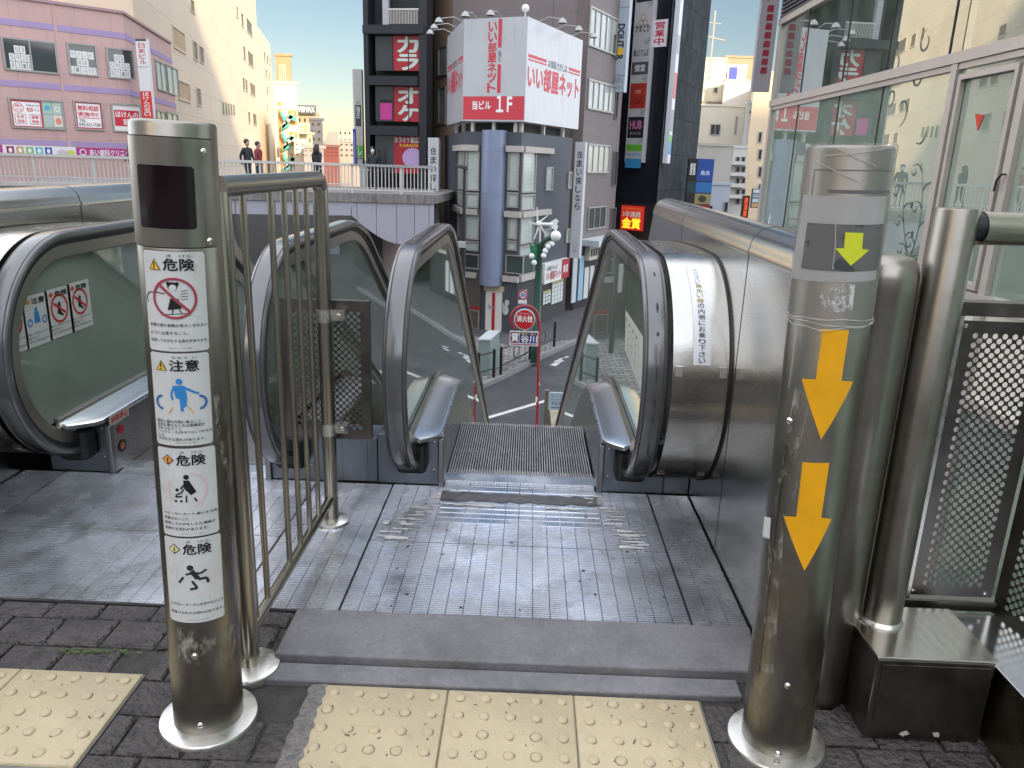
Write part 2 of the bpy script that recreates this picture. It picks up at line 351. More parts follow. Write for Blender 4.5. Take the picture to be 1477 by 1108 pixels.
def tile_dirt(parent, seed):
    rnd = random.Random(seed); m = MB()
    for i in range(5):
        for j in range(5):
            cx, cy_ = .03+.06*i, .03+.06*j; a0 = rnd.uniform(-2.6, -.4); sp = rnd.uniform(.6, 2.6) if rnd.random() < .94 else 6.2; n = 14
            for k in range(n):
                t0, t1 = a0+sp*k/n, a0+sp*(k+1)/n; w0, w1 = (.0003+.0026*rnd.random()*math.sin(PI*(k+.5)/n) for _ in (0, 1))
                m.add([(cx+.0124*math.cos(t0), cy_+.0124*math.sin(t0), .0036), (cx+(.0130+w0)*math.cos(t0), cy_+(.0130+w0)*math.sin(t0), .0036), (cx+(.0130+w1)*math.cos(t1), cy_+(.0130+w1)*math.sin(t1), .0036), (cx+.0124*math.cos(t1), cy_+.0124*math.sin(t1), .0036)], [(0, 1, 2, 3)])
    for k in range(16):
        x, y, r, q = rnd.uniform(.02, .28), rnd.uniform(.02, .28), rnd.uniform(.0008, .003), rnd.uniform(1, 4); t = rnd.uniform(0, 3)
        pts = []
        for g in range(7): ca, sa = r*q*math.cos(g*.9)*rnd.uniform(.6, 1.2), r*math.sin(g*.9)*rnd.uniform(.6, 1.2); pts.append((x+ca*math.cos(t)-sa*math.sin(t), y+ca*math.sin(t)+sa*math.cos(t), .0035))
        m.add(pts, [tuple(range(7))])
    o = m.build('tile_dirt', DIRT, parent, smooth=0, fix=False); o['kind'] = 'stuff'
TG = 'yellow tactile paving tiles in front of the escalator'
for i, (x, y, lab) in enumerate([(TX0, TY1-.3, 'left of the three beige dotted tactile tiles before the threshold, with a broken edge'),
                             (TX0+.303, TY1-.3, 'middle of the three beige dotted tactile tiles before the grey threshold'),
                             (TX0+.606, TY1-.3, 'right of the three beige dotted tactile tiles, scuffed, before the arrow post'),
                             (ltx-.3, lty-.3, 'beige dotted tactile tile beside the base of the sticker post'),
                             (ltx-.603, lty-.3, 'beige dotted tactile tile cut by the left edge of the photo')]):
    o = t0 if i == 0 else t0.copy()
    if i: COL.objects.link(o)
    o.location = (x, y, 0); tag(o, lab, 'tactile tile', TG); tile_dirt(o, i)
m = MB(); m.box((TX0-.004, .9, -.03), (.455, TY1+.003, -.004)); m.box((ltx-.61, .9, -.03), (ltx+.003, lty+.003, -.004)); struct(m.build('mortar_bed', GROUT, smooth=0))
m = MB()
m.add([(-.612, 1.665, -.03), (.62, 1.672, -.03), (.655, 1.888, -.03), (-.615, 1.888, -.03), (-.605, 1.668, .021), (.62, 1.676, .021), (.655, 1.888, .012), (-.612, 1.888, .012)],
      [(3, 2, 1, 0), (4, 5, 6, 7), (0, 1, 5, 4), (1, 2, 6, 5), (2, 3, 7, 6), (3, 0, 4, 7)])
o = m.build('threshold_slab', SLAB, bevel=.005); tag(o, 'wide grey threshold slab along the front edge of the metal floor plates', 'threshold slab')
m = MB()
m.add([(-.618, 1.588, -.03), (.56, 1.6, -.03), (.56, 1.663, -.03), (-.612, 1.655, -.03), (-.618, 1.588, .004), (.56, 1.6, .004), (.56, 1.663, .006), (-.612, 1.655, .006)],
      [(3, 2, 1, 0), (4, 5, 6, 7), (0, 1, 5, 4), (1, 2, 6, 5), (2, 3, 7, 6), (3, 0, 4, 7)])
o = m.build('kerb_strip', SLAB, bevel=.004); tag(o, 'narrow grey kerb strip between the threshold slab and the tactile tiles', 'kerb strip')
m = MB()
ye = [TY1-.29+.29*i/16 for i in range(17)]; xe = [TX0+.003+.012*abs(math.sin(i*1.7))*(1.25-i/16)+random.uniform(0, .006) for i in range(17)]
m.add([(TX0-.03-random.uniform(0, .008), y, .0005) for y in ye]+[(x, y, .0042) for x, y in zip(xe, ye)], [(i, i+17, i+18, i+1) for i in range(16)])
tag(m.build('grout_smear', mat('grout_rough', (.22, .205, .19), .9, var=.4, vs=50, bump=2, bs=90), smooth=0, fix=False), 'ragged grey grout smeared over the broken left edge of the tactile tiles', 'grout')
m = MB()
for i in range(60):
    q = PZ(random.uniform(70, 235), 0, 0) if False else PZ(random.gauss(140, 35), random.gauss(940, 2.2), 0); r = random.uniform(.002, .006)
    m.add([(q.x+r*1.6*math.cos(k*1.05), q.y+r*.6*math.sin(k*1.05), .0015+random.uniform(-.001, .001)) for k in range(6)], [tuple(range(6))])
o = m.build('moss', mat('moss_green', (.07, .11, .03), .9, var=.4, vs=80), smooth=0, fix=False); tag(o, 'green moss in the wide joint between the dark paving stones', 'moss', kind='stuff')
# ================================================================ ESCALATORS
RISE = 5.5
YC, ZC, RC = 2.8, .52, .408
def kink(Y, Yk, rad, slope=30):                    # drop below level of a line that bends down at Yk and levels out after RISE
    t = math.tan(R_(slope/2))*rad; k = math.tan(R_(slope)); Ye = Yk+RISE/k
    def bend(y):
        if y <= -t: return 0
        if y >= t*math.cos(R_(slope)): return k*y
        a = min(1, (y+t)/rad); return rad-math.sqrt(max(0, rad*rad-(y+t)**2))
    if Y < (Yk+Ye)/2: return -bend(Y-Yk)
    return -RISE+bend(Ye-Y)
YK = 3.95
YEND = YK+RISE/math.tan(R_(30))+1.1
def rail_path():
    pts = []
    for i in range(41):
        a = R_(287-(287-90)*i/40); pts.append((YC+RC*math.cos(a), ZC+RC*math.sin(a)))
    Y = YC+.12
    while Y < YEND:
        pts.append((Y, ZC+RC+kink(Y, YK, 1.0))); Y += .09 if (3.5 < Y < 4.4 or Y > YEND-2.2) else .35
    for i in range(1, 25):
        a = R_(90-(90+105)*i/24); pts.append((YEND+RC*math.cos(a), ZC-RISE+RC*math.sin(a)))
    return pts
RP = rail_path()
def frames(x, pts, off=0.):
    out = []
    for i, p in enumerate(pts):
        a, b = pts[max(i-1, 0)], pts[min(i+1, len(pts)-1)]; ty, tz = b[0]-a[0], b[1]-a[1]; l = math.hypot(ty, tz); ty /= l; tz /= l
        B = V((0, -tz, ty)); out.append((V((x, p[0], p[1]))+B*off, V((1, 0, 0)), B))
    return out
BELTP = [(-.034, -.016), (-.040, -.008), (-.040, .004), (-.036, .010), (-.030, .0125), (-.0275, .010), (-.025, .0135), (-.012, .0155), (.012, .0155), (.025, .0135), (.0275, .010), (.030, .0125), (.036, .010), (.040, .004), (.040, -.008), (.034, -.016)]
def offset_profile(pts, off):
    return [(o.y, o.z) for o, A, B in frames(0, pts, off)]
def grate(mb, x0, x1, y0, y1, cw=.049, pitch=.0105, z=0., skip=None):
    nx = max(1, round((x1-x0)/cw)); cw = (x1-x0)/nx; ny = max(1, round((y1-y0)/pitch)); pt = (y1-y0)/ny
    for i in range(nx):
        a, b = x0+cw*i+.0005, x0+cw*(i+1)-.0005
        for j in range(ny):
            c, d = y0+pt*(j+.2), y0+pt*(j+(.74 if pitch < .02 else .97))
            if skip and skip((a+b)/2, (c+d)/2): continue
            mb.add([(a, c, z-.006), (b, c, z-.006), (b, d, z-.006), (a, d, z-.006), (a+.0006, c+.0008, z), (b-.0006, c+.0008, z), (b-.0006, d-.0008, z), (a+.0006, d-.0008, z)],
                   [(4, 5, 6, 7), (0, 1, 5, 4), (1, 2, 6, 5), (2, 3, 7, 6), (3, 0, 4, 7)])
def make_escalator():
    root = thing('escalator', '', 'escalator')
    DK = lambda Y: kink(Y, 3.62, .9)
    for s in (-1, 1):
        x = .42*s
        b = MB(); b.sweep(frames(x, RP), BELTP); bo = b.build('handrail', BELT, root, smooth=35)
        g = MB(); g.sweep(frames(x, RP[2:-2]), [(-.027, -.034), (-.027, -.0165), (.027, -.0165), (.027, -.034)]); g.build('handrail_guide', BLACK, root, smooth=35)
        g = MB(); g.sweep(frames(x, RP[3:-3]), [(-.022, -.078), (-.022, -.036), (.022, -.036), (.022, -.078), (.012, -.084), (-.012, -.084)]); g.build('newel_frame', STEEL, root, smooth=35)
        # glass panels in lengths with open joints
        inner = offset_profile(RP, -.075); top = {}
        for yy, zz in inner:
            k = round(yy, 3)
            if zz > ZC-RISE*(yy > YC+1)*max(0, min(1, (yy-YK)/(YEND-YK)))-1e-6 and (k not in top or zz > top[k]): top[k] = zz
        def ztop(Y): return ZC+RC-.075+kink(Y, YK-.02, 1.0) if Y > YC else ZC+math.sqrt(max(0, (RC-.075)**2-(Y-YC)**2))
        def zbot(Y):
            d = .262+DK(Y)
            if Y < YC:
                low = ZC-math.sqrt(max(0, (RC-.075)**2-(Y-YC)**2)); d = max(d, low)
            return d
        cuts = [YC-RC+.078, 3.9, 5.6, 7.3, 9.0, 10.7, 12.4, YEND]
        for a, c in zip(cuts, cuts[1:]):
            gm = MB(); n = 26 if a < 3 else 8
            ys = [a+(c-a)*(i/n)**(1.7 if a < 3 else 1) for i in range(n+1)]; ys = [y+(.003 if i == 0 else -.003 if i == n else 0) for i, y in enumerate(ys)]
            vs = []
            for y in ys:
                for dx in (-.005, .005): vs += [(x+dx, y, zbot(y)), (x+dx, y, ztop(y))]
            fs = []
            for i in range(n):
                o = i*4; p = o+4; fs += [(o, p, p+1, o+1), (o+2, o+3, p+3, p+2), (o+1, p+1, p+3, o+3), (o, o+2, p+2, p)]
            fs += [(0, 1, 3, 2), (n*4, n*4+2, n*4+3, n*4+1)]
            gm.add(vs, fs); gm.build('glass_panel', EGLASS, root, smooth=30)
        # inner deck (sloping plate), skirt, outer deck
        ys = [2.63, 2.645, 2.665, 2.69, 2.72, 2.755, 2.80]+[2.86+.08*i for i in range(26)]+[4.95+.5*i for i in range(19)]
        dm = MB(); vs = []; fs = []
        for k, y in enumerate(ys):
            t = min(1, max(.12, (y-2.60)/.14)); t = t**.8; xo, xi = .396, .396-.088*t; zo = .262+DK(y); zi = zo-.024*t
            vs += [(s*xo, y, zo), (s*(xi+.006), y, zi), (s*xi, y, zi-.004), (s*xi, y, zi-.018), (s*(xi+.004), y, zi-.018), (s*xo, y, zo-.012)]
        for k in range(len(ys)-1):
            for q in range(6): fs.append((k*6+q, k*6+(q+1) % 6, k*6+6+(q+1) % 6, k*6+6+q))
        fs += [tuple(range(6)), tuple(len(vs)-6+q for q in reversed(range(6)))]
        dm.add(vs, fs); d = dm.build('inner_deck', DECKST, root, smooth=30)
        dm = MB(); dm.sweep([(V((s*.405, y, .268+DK(y))), V((s, 0, 0)), V((0, 0, 1))) for y in ys], [(-.010, -.03), (-.010, .004), (-.006, .010), (.007, .012), (.009, .008), (.009, -.03)]); dm.build('glass_trim', STEEL, root, smooth=30)
        dm = MB(); ys2 = [2.80]+[y for y in ys if y > 2.85]
        path = [(V((s*.312, y, DK(y))), V((-s, 0, 0)), V((0, 0, 1))) for y in ys2]
        dm.sweep(path, [(0, -.5), (0, .222), (.009, .222), (.009, -.5)]); dm.build('skirt_panel', mat('skirt_steel', (.36, .36, .38), .3, 1, var=.12, vs=6, rvar=.1, bs=30, stretch=(1, 1, 14)), root, smooth=30)
        dm = MB(); path = [(V((s*.428, y, DK(y))), V((s, 0, 0)), V((0, 0, 1))) for y in ys2 if y > 2.82]
        dm.sweep(path, [(0, -.45), (0, .235), (.10, .225), (.135, .2), (.135, -.45)]); dm.build('outer_deck', STEEL, root, smooth=30)
        dm = MB(); dm.box((s*.316, 2.80, .0), (s*.56, 2.95, .205)); dm.box((s*.322, 2.797, .055), (s*.50, 2.802, .2))
        cb = dm.build('newel_base', KICK, root, smooth=0, bevel=.003)
        dm = MB(); dm.box((s*.300, 2.782, 0), (s*.322, 2.812, .20)); dm.build('skirt_end_trim', mat('trim_steel', (.22, .22, .22), .35, 1, var=.15, vs=20), root, smooth=0, bevel=.004)
        dm = MB(); dm.box((s*.36, 2.715, .075), (s*.475, 2.798, .20)); dm.build('handrail_inlet', BLACK, root, smooth=0, bevel=.02, seg=3)
        for (bx, bz) in ((.34, .07), (.48, .07), (.34, .185)):
            dm = MB(); dm.lathe([(.0001, .004), (.004, .003), (.0055, 0)], (s*bx, 2.7965, bz), 10, axis='y'); dm.build('screw', BOLT, cb, smooth=30)
        # lower end base
        dm = MB(); dm.box((s*.316, YEND-.25, -RISE), (s*.56, YEND, .238-RISE)); dm.build('newel_base', KICK, root, smooth=0, bevel=.003)
    # steps
    sm = MB(); sm.box((-.298, 0, -.02), (.298, .396, -.011), 1); pitch = .0105; n = 57
    for i in range(n):
        a = -.2985+i*pitch; sm.box((a, .002, -.0115), (a+.0044, .398, 0), 0)
    sm.box((-.298, .385, -.26), (.298, .392, -.012), 1)
    for i in range(n):
        a = -.2985+i*pitch; sm.box((a, .391, -.26), (a+.0042, .3985, -.010))
    k = 0; y = 2.80; first = None; YS = 3.74
    while y < YS+RISE/math.tan(R_(30))+1.2:
        z = kink(y+.4, YS, .9)
        if first is None:
            first = sm.build('step', [TREAD, GROOVE], root, smooth=0); o = first
        else:
            o = first.copy(); COL.objects.link(o); o.parent = root
        o.location = (0, y, z-.002); y += .4; k += 1
    # comb plate
    cm = MB(); cm.box((-.303, 2.845, -.03), (.303, 2.925, .003))
    for i in range(n): cm.hexa([(-.2938+i*pitch, 2.925, -.02), (-.2938+i*pitch+.0036, 2.925, -.02), (-.2938+i*pitch+.0030, 2.985, -.02), (-.2938+i*pitch+.0006, 2.985, -.02), (-.2938+i*pitch, 2.925, .003), (-.2938+i*pitch+.0036, 2.925, .003), (-.2938+i*pitch+.003, 2.985, -.004), (-.2938+i*pitch+.0006, 2.985, -.004)])
    cm.build('comb_plate', ALUM, root, smooth=0)
    # landing plates, cast with short ribs
    for (a, b, c, d) in ((-.4985, .4985, 1.895, 2.3275), (-.4985, .4985, 2.3295, 2.797)):
        gm = MB(); gm.box((a, c, -.03), (b, d, -.0055), 1); pl = gm.build('landing_plate', [ALUM, GROOVE], root, smooth=0)
        gm = MB(); grate(gm, a+.0015, b-.0015, c+.001, d-.001, )
        gm.build('tread_ribs', ALUM, pl, smooth=0, fix=False)
    gm = MB(); gm.box((-.30, 2.797, -.03), (.30, 2.845, -.0055)); fp = gm.build('landing_plate', GROOVE, root, smooth=0)
    gm = MB(); grate(gm, -.294, .294, 2.80, 2.842, .049, .021); gm.build('tread_ribs', ALUM, fp, smooth=0, fix=False)
    # truss cover below
    tm = MB(); path = [(V((0, y, kink(y, 3.74, .9)-.42)), V((1, 0, 0)), V((0, 0, 1))) for y in [2.9+.2*i for i in range(10)]+[5+.5*i for i in range(18)]]
    tm.sweep(path, [(-.55, -.35), (.55, -.35), (.55, 0), (-.55, 0)]); tm.build('truss_cover', KICK, root, smooth=20)
    return root
E1 = make_escalator(); E1['label'] = 'escalator straight ahead going down between two glass sides to the street'
E2 = copy_tree(E1)
m = MB(); grate(m, -.294, .294, 2.472, 2.79, .049, .040, .0012); m.build('worn_sheet', ALUM, E1, smooth=0, fix=False)
m = MB()
for dg_, ln in ((118, 3), (137, 5), (151, 2), (166, 7), (181, 3), (190, 2), (204, 7), (217, 3), (236, 5)):
    for k in range(3):
        t0, t1 = R_(dg_+ln*k/3), R_(dg_+ln*(k+1)/3); q = []; wd_ = random.uniform(.0025, .0045)
        for t, wx in ((t0, wd_*(.5 if k == 0 else 1)), (t1, wd_*(.5 if k == 2 else 1))):
            for sx in (-1, 1): q.append((.424+sx*wx, YC+(RC+.0162)*math.cos(t), ZC+(RC+.0162)*math.sin(t)))
        m.add(q, [(0, 1, 3, 2)])
m.build('wear_mark', mat('wear_black', (.03, .03, .03), .7), [o for o in E1.children if o.name.startswith('handrail') and 'guide' not in o.name and 'inlet' not in o.name][1], smooth=0, fix=False)
E2.location = (-1.30, 0, 0); E2['label'] = 'escalator at the left behind the sticker post and the railing'
E1['group'] = E2['group'] = 'escalators going down to the street'
# side floor plates and kick plates between the machines
m = MB()
for (a, b) in ((-.80, -.5005), (.5005, .659), (-1.97, -1.8005)):
    m = MB(); m.box((a, 1.897, -.03), (b, 2.795, -.0055), 1); pl = m.build('floor_plate', [ALUM, GROOVE], None, smooth=0)
    m = MB(); grate(m, a+.0015, b-.0015, 1.897, 2.793); m.build('tread_ribs', ALUM, pl, smooth=0, fix=False)
    tag(pl, {-.80: 'ribbed metal floor plate under the tubular railing', .5005: 'narrow ribbed metal floor plate along the foot of the right steel wall', -1.97: 'ribbed metal floor plate along the left steel parapet'}[a], 'floor plate', 'ribbed floor plates beside the landings')
m = MB(); m.box((-.737, 2.803, 0), (-.563, 2.96, .185)); m.box((-.70, 2.8, .005), (-.60, 2.804, .18)); tag(m.build('kick_plate', KICK, smooth=0, bevel=.002), 'grey steel kick plate closing the gap between the two escalators', 'kick plate')
m = MB(); m.box((.563, 2.803, 0), (.66, 2.96, .185)); tag(m.build('kick_plate', KICK, smooth=0, bevel=.002), 'grey steel kick plate between the right handrail and the steel wall', 'kick plate')
# torn tape and residue on the landing
TAPE = mat('dark_tape', (.11, .105, .11), .45, .2, var=.35, vs=14, bump=.6, bs=30); SCRAP = mat('torn_white_tape', (.55, .54, .52), .6, var=.25, vs=40)
def ragged(mb, x0, x1, y0, y1, z, n=14, amp=.01, m=0):
    up = [(x0+(x1-x0)*i/n, y1+random.uniform(-amp, amp)) for i in range(n+1)]; lo = [(x0+(x1-x0)*i/n, y0+random.uniform(-amp, amp)) for i in range(n+1)]
    vs = [(*p, z+random.uniform(0, .001)) for p in lo]+[(*p, z+random.uniform(0, .001)) for p in up]
    mb.add(vs, [(i, i+1, n+2+i, n+1+i) for i in range(n)], m)
m = MB(); ragged(m, -.30, .31, 2.66, 2.735, .0022, 30, .008); tag(m.build('tape_strip', TAPE, smooth=0, fix=False), 'crumpled dark tape strip across the landing just before the comb', 'tape')
m = MB()
for s in (-1, 1):
    for i in range(34):
        t = i/33; x = s*(.315+.115*t+random.uniform(-.035, .02)); y = 2.73-.40*t+random.uniform(-.02, .02); l = random.uniform(.008, .05)
        ragged(m, x-l, x+l*.6, y, y+random.uniform(.003, .011), .0024, 5, .003)
for x in (-.40, .39): ragged(m, x-.05, x+.03, 2.335, 2.352, .0026, 6, .004)
ragged(m, -.24, -.09, 2.615, 2.632, .0026, 8, .004); ragged(m, .10, .22, 2.615, 2.63, .0026, 8, .004); ragged(m, -.475, -.455, 2.44, 2.47, .0026, 3, .002)
o = m.build('tape_scraps', SCRAP, smooth=0, fix=False); tag(o, 'torn white tape scraps and glue along both sides of the landing plate', 'tape scraps', kind='stuff')
m = MB()
for i in range(46):
    x, y, r = random.uniform(-.45, .45), random.uniform(1.92, 2.75), random.uniform(.002, .006)
    m.add([(x+r*math.cos(a)*random.uniform(.6, 1.5), y+r*math.sin(a)*random.uniform(.5, 1), .0018) for a in [k*PI/3.5 for k in range(7)]], [tuple(range(7))])
o = m.build('gum_spots', mat('old_gum', (.03, .028, .026), .8, var=.2), smooth=0, fix=False); tag(o, 'black gum spots and dirt flecks on the landing plate', 'gum spots', kind='stuff')
# ================================================================ STEEL PARAPETS
def parapet(name, label, s, xf, y0, y1, endpost):
    root = thing(name, label, 'parapet', 'steel parapets beside the escalators'); xc = xf+s*.075
    z1 = 1.0
    seams = [y0, 2.35, 3.42, y1]
    for a, b in zip(seams, seams[1:]):
        m = MB(); m.box((xf, a+.002, -.6), (xf+s*.13, b-.002, z1)); m.build('wall_panel', WALLST, root, smooth=0, bevel=.003)
        m = MB()
        prof = [(-.078, -.012), (-.078, .006), (-.074, .012)]+[(-.074*math.cos(PI*i/14), .012+.062*math.sin(PI*i/14)) for i in range(1, 14)]+[(.074, .012), (.078, .006), (.078, -.012)]
        m.sweep([(V((xc, a+.003, z1)), V((1, 0, 0)), V((0, 0, 1))), (V((xc, b-.003, z1)), V((1, 0, 0)), V((0, 0, 1)))], prof)
        m.build('cap', CAPST, root, smooth=40, bevel=.002)
    for a in seams[1:-1]:
        m = MB(); m.box((xf-s*.0008, a-.0025, -.5), (xf+s*.02, a+.0025, z1)); m.sweep([(V((xc, a-.0025, z1)), V((1, 0, 0)), V((0, 0, 1))), (V((xc, a+.0025, z1)), V((1, 0, 0)), V((0, 0, 1)))], [(x_*1.006, z_*1.01) for x_, z_ in prof]); m.build('seam_strip', BLACK, root, smooth=0)
    # descending part
    m = MB(); ys = [y1, y1+.12, y1+.4, y1+2, 10, 13.4]; zt = lambda y: max(-4.5, 1.0-1.35*min(.25, y-y1)-.577*max(0, y-y1-.25))
    m.sweep([(V((xc, y, zt(y))), V((1, 0, 0)), V((0, 0, 1))) for y in ys], [(-.075, -1.6), (-.075, -.02), (-.06, .03), (0, .06), (.06, .03), (.075, -.02), (.075, -1.6)]); m.build('sloping_wall', WALLST, root, smooth=20)
    if endpost:
        m = MB(); r = .072; m.lathe([(r, -.03), (r, 1.0), (r*.985, 1.03), (r*.9, 1.055), (r*.72, 1.068), (r*.4, 1.074), (.0005, 1.076)], (xc+.015, y0-.01, 0), 40)
        m.build('end_post', PILLAR, root, smooth=35)
    # drum shaped cladding around the handrail end
    m = MB(); x0 = s*.475 if s > 0 else -1.775; x1 = xf-s*.001; rr = .418; n = 44; ring = []
    angs = [R_(262-(262-90)*i/n) for i in range(n+1)]; cont = [(3.0, ZC+rr), (3.3, ZC+rr-.01), (3.6, ZC+rr-.03)]
    pr = [(YC+rr*math.cos(a), ZC+rr*math.sin(a)) for a in angs]+cont
    vs = []; fs = []
    for i, (yy, zz) in enumerate(pr):
        vs += [(x0, yy, zz), (x1, yy, zz)]
        yi, zi = YC+(yy-YC)*.97, ZC+(zz-ZC)*.97
        vs += [(x0, yi, zi), (x1, yi, zi)]
    for i in range(len(pr)-1):
        o = i*4; p = o+4; fs += [(o, o+1, p+1, p), (o+2, p+2, p+3, o+3), (o, p, p+2, o+2), (o+1, o+3, p+3, p+1)]
    m.add(vs, fs); dr = m.build('drum_cladding', WALLST, root, smooth=40)
    m = MB(); m.sweep([(V((x1-s*.004, a_, b_)), V((1, 0, 0)), V((0, (a_-YC), (b_-ZC))).normalized()) for a_, b_ in pr], [(-.003, -.004), (-.003, .003), (.003, .003), (.003, -.004)]); m.build('seam_gasket', BLACK, root, smooth=40)
    for a in (168, 232):
        for xx in (x0+s*.02, x1-s*.025):
            for q in (0,):
                m = MB(); aa = R_(a); c = V((xx, YC+(rr+.002)*math.cos(aa), ZC+(rr+.002)*math.sin(aa))); B = V((0, math.cos(aa), math.sin(aa))); T = V((0, -math.sin(aa), math.cos(aa))); X = V((1, 0, 0))
                m.hexa([c-X*.012-T*.018, c+X*.012-T*.018, c+X*.012-T*.018+B*.003, c-X*.012-T*.018+B*.003, c-X*.012+T*.018, c+X*.012+T*.018, c+X*.012+T*.018+B*.003, c-X*.012+T*.018+B*.003])
                m.build('fixing_clip', BOLT, dr, smooth=0, bevel=.003)
    return root, dr
PR, DRUM = parapet('steel_parapet', 'brushed steel parapet with rounded cap along the right of the escalator', 1, .662, 1.66, 4.25, True)
PL, _d = parapet('steel_parapet', 'brushed steel parapet with blue sky in its cap, far left', -1, -1.975, .6, 4.9, False)
# strip sticker on the drum
def drum_uv(px, py, rr=.418):
    d = _ray(px, py); o = V((0, 0, EYE)); oy, oz = -YC, EYE-ZC; a = d.y**2+d.z**2; b = 2*(oy*d.y+oz*d.z); c = oy*oy+oz*oz-rr*rr; dd = b*b-4*a*c
    t = (-b-math.sqrt(max(0, dd)))/(2*a); X = d.x*t; yy, zz = oy+d.y*t, oz+d.z*t; ang = math.atan2(zz, yy) % (2*PI)
    return X, -ang*rr
def drum_map(off): return lambda x, y, d: V((x, YC+(.418+off+d)*math.cos(-y/.418), ZC+(.418+off+d)*math.sin(-y/.418)))
xa, yb = drum_uv(1012, 527); _, yt = drum_uv(1000, 385); wd = .056
class _A(Art):
    def hbisect(s, step):
        ys = [v.co.y for v in s.bm.verts]; y = min(ys)+step
        while y < max(ys):
            bmesh.ops.bisect_plane(s.bm, geom=s.bm.verts[:]+s.bm.edges[:]+s.bm.faces[:], plane_co=(0, y, 0), plane_no=(0, 1, 0)); y += step
a = _A(); a.rect(xa-wd/2, yb, xa+wd/2, yt, ink('#eef0f4')); a.hbisect(.02); st = a.build('strip_sticker', drum_map(.0015), DRUM)
a = _A(); words = 'ください黄色い線の内側にお乗り下さい'; hh = (yt-yb)/19.0
for i, ch in enumerate(words):
    y = yt-(i+1.3)*hh; mm = ink('#8d8f96') if i < 4 else (ink('#a8963a') if i < 8 else ink('#26262c')); sz = hh*.82
    if i < 4: a.text(ch, xa-sz*.6, y-sz/2, xa+sz*.4, y+sz/2, mm, 0, .012)
    else: a.text(ch, xa-sz*.62, y-sz/2, xa+sz*.62, y+sz/2, mm, 0, .016)
a.hbisect(.012); a.build('lettering', drum_map(.003), st)
# ================================================================ PILLARS
class Pillar:
    def __init__(s, name, label, cat, base, top, r, h):
        s.root = thing(name, label, cat, loc=(base[0], base[1], 0)); s.r = r
        t = V((top[0]-base[0], top[1]-base[1], h)).normalized(); s.root.rotation_euler = t.to_track_quat('Z', 'Y').to_euler(); s.h = h
        s.root.rotation_euler = (-math.asin(t.y), math.asin(t.x), 0)
        from mathutils import Euler
        s.M = Matrix.Translation((base[0], base[1], 0)) @ Euler(s.root.rotation_euler).to_matrix().to_4x4(); s.I = s.M.inverted()
    def uv(s, px, py, lim=True):
        o = s.I @ V((0, 0, EYE)); d = s.I.to_3x3() @ _ray(px, py); r = s.r
        a = d.x**2+d.y**2; b = 2*(o.x*d.x+o.y*d.y); c = o.x**2+o.y**2-r*r; dd = b*b-4*a*c
        t = (-b-math.sqrt(max(0, dd)))/(2*a); q = o+d*t
        return math.atan2(q.x, -q.y)*r, q.z
    def rect(s, x0, y0, x1, y1):
        a = s.uv(x0, (y0+y1)/2); b = s.uv(x1, (y0+y1)/2); c = s.uv((x0+x1)/2, y0); d = s.uv((x0+x1)/2, y1); return a[0], d[1], b[0], c[1]
    def map(s, off): return lambda x, y, d: V((math.sin(x/s.r)*(s.r+off+d), -math.cos(x/s.r)*(s.r+off+d), y))
    def screw(s, px, py, r=.0075):
        u, z = s.uv(px, py); a = u/s.r; m = MB(); c = V((math.sin(a), -math.cos(a), 0)); T = V((math.cos(a), math.sin(a), 0)); Z = V((0, 0, 1))
        prof = [(.0002, .0052), (r*.25, .0052), (r*.3, .0035), (r*.36, .0051), (r*.7, .004), (r*.95, .0018), (r, -.001)]; n = 14; vs = []
        for rr, h in prof:
            for k in range(n): vs.append(c*(s.r+h)+T*(rr*math.cos(2*PI*k/n))+Z*(z+rr*math.sin(2*PI*k/n)))
        m.add(vs, [(i*n+k, i*n+(k+1) % n, (i+1)*n+(k+1) % n, (i+1)*n+k) for i in range(len(prof)-1) for k in range(n)]); m.build('screw', BOLT, s.root, smooth=50)
FLANGE = mat('flange_steel', (.72, .71, .68), .3, 1, var=.1, vs=10, rvar=.1, bs=30)
def flange(name, parent, c, r, rin=.0, h=.012):
    m = MB(); m.lathe([(rin, h+.004), (r*.75, h+.002), (r*.97, h-.002), (r, h-.006), (r, -.01)], (c[0], c[1], 0), 48); return m.build(name, FLANGE, parent, smooth=40)
def body(pl, z0=0.0):
    r, h = pl.r, pl.h; m = MB(); m.lathe([(r, z0), (r, h-.006), (r-.002, h-.002), (r-.006, h), (.0005, h+.001)], (0, 0, 0), 72); return m.build('post', PILLAR, pl.root, smooth=40)
b0 = PZ(305, 1067, 0); k = 1+.074/math.hypot(b0.x, b0.y); bx, by = b0.x*k, b0.y*k; tp = P(249, 171, by)
LP = Pillar('sticker_post', 'round steel sensor post covered with four white Japanese warning stickers', 'post', (bx, by), (tp.x, by), .074, tp.z-.004)
body(LP); flange('base_flange', LP.root, (0, 0), .107)
a = Art()                                          # raised face plate round the sensor window
u0, z0, u1, z1 = LP.rect(197, 199, 308, 357)
a.rect(-.112, z0, u1, z1, PILLAR); a.build('face_plate', LP.map(.0022), LP.root, step=.006)
a = Art(); a.line([(-.112, z1+.001), (u1+.001, z1+.001), (u1+.001, z0-.001), (-.112, z0-.001)], .0022, ink('#2a251c')); a.build('plate_joint', LP.map(.0008), LP.root, step=.006)
w0, y0, w1, y1 = LP.rect(203, 239, 281, 330)
rr = .004
SENS = mat('sensor_window', (.010, .004, .005), .12, var=.25, vs=30, spec=.35)
a = Art(); a.poly([(w0, y0+rr), (w0+rr, y0), (w1-rr, y0), (w1, y0+rr), (w1, y1-rr), (w1-rr, y1), (w0+rr, y1), (w0, y1-rr)], SENS); a.build('sensor_window', LP.map(.0032), LP.root, step=.004)
for q in ((293, 219), (302, 348), (281, 946), (289, 1046)): LP.screw(*q)
LP.r += .002
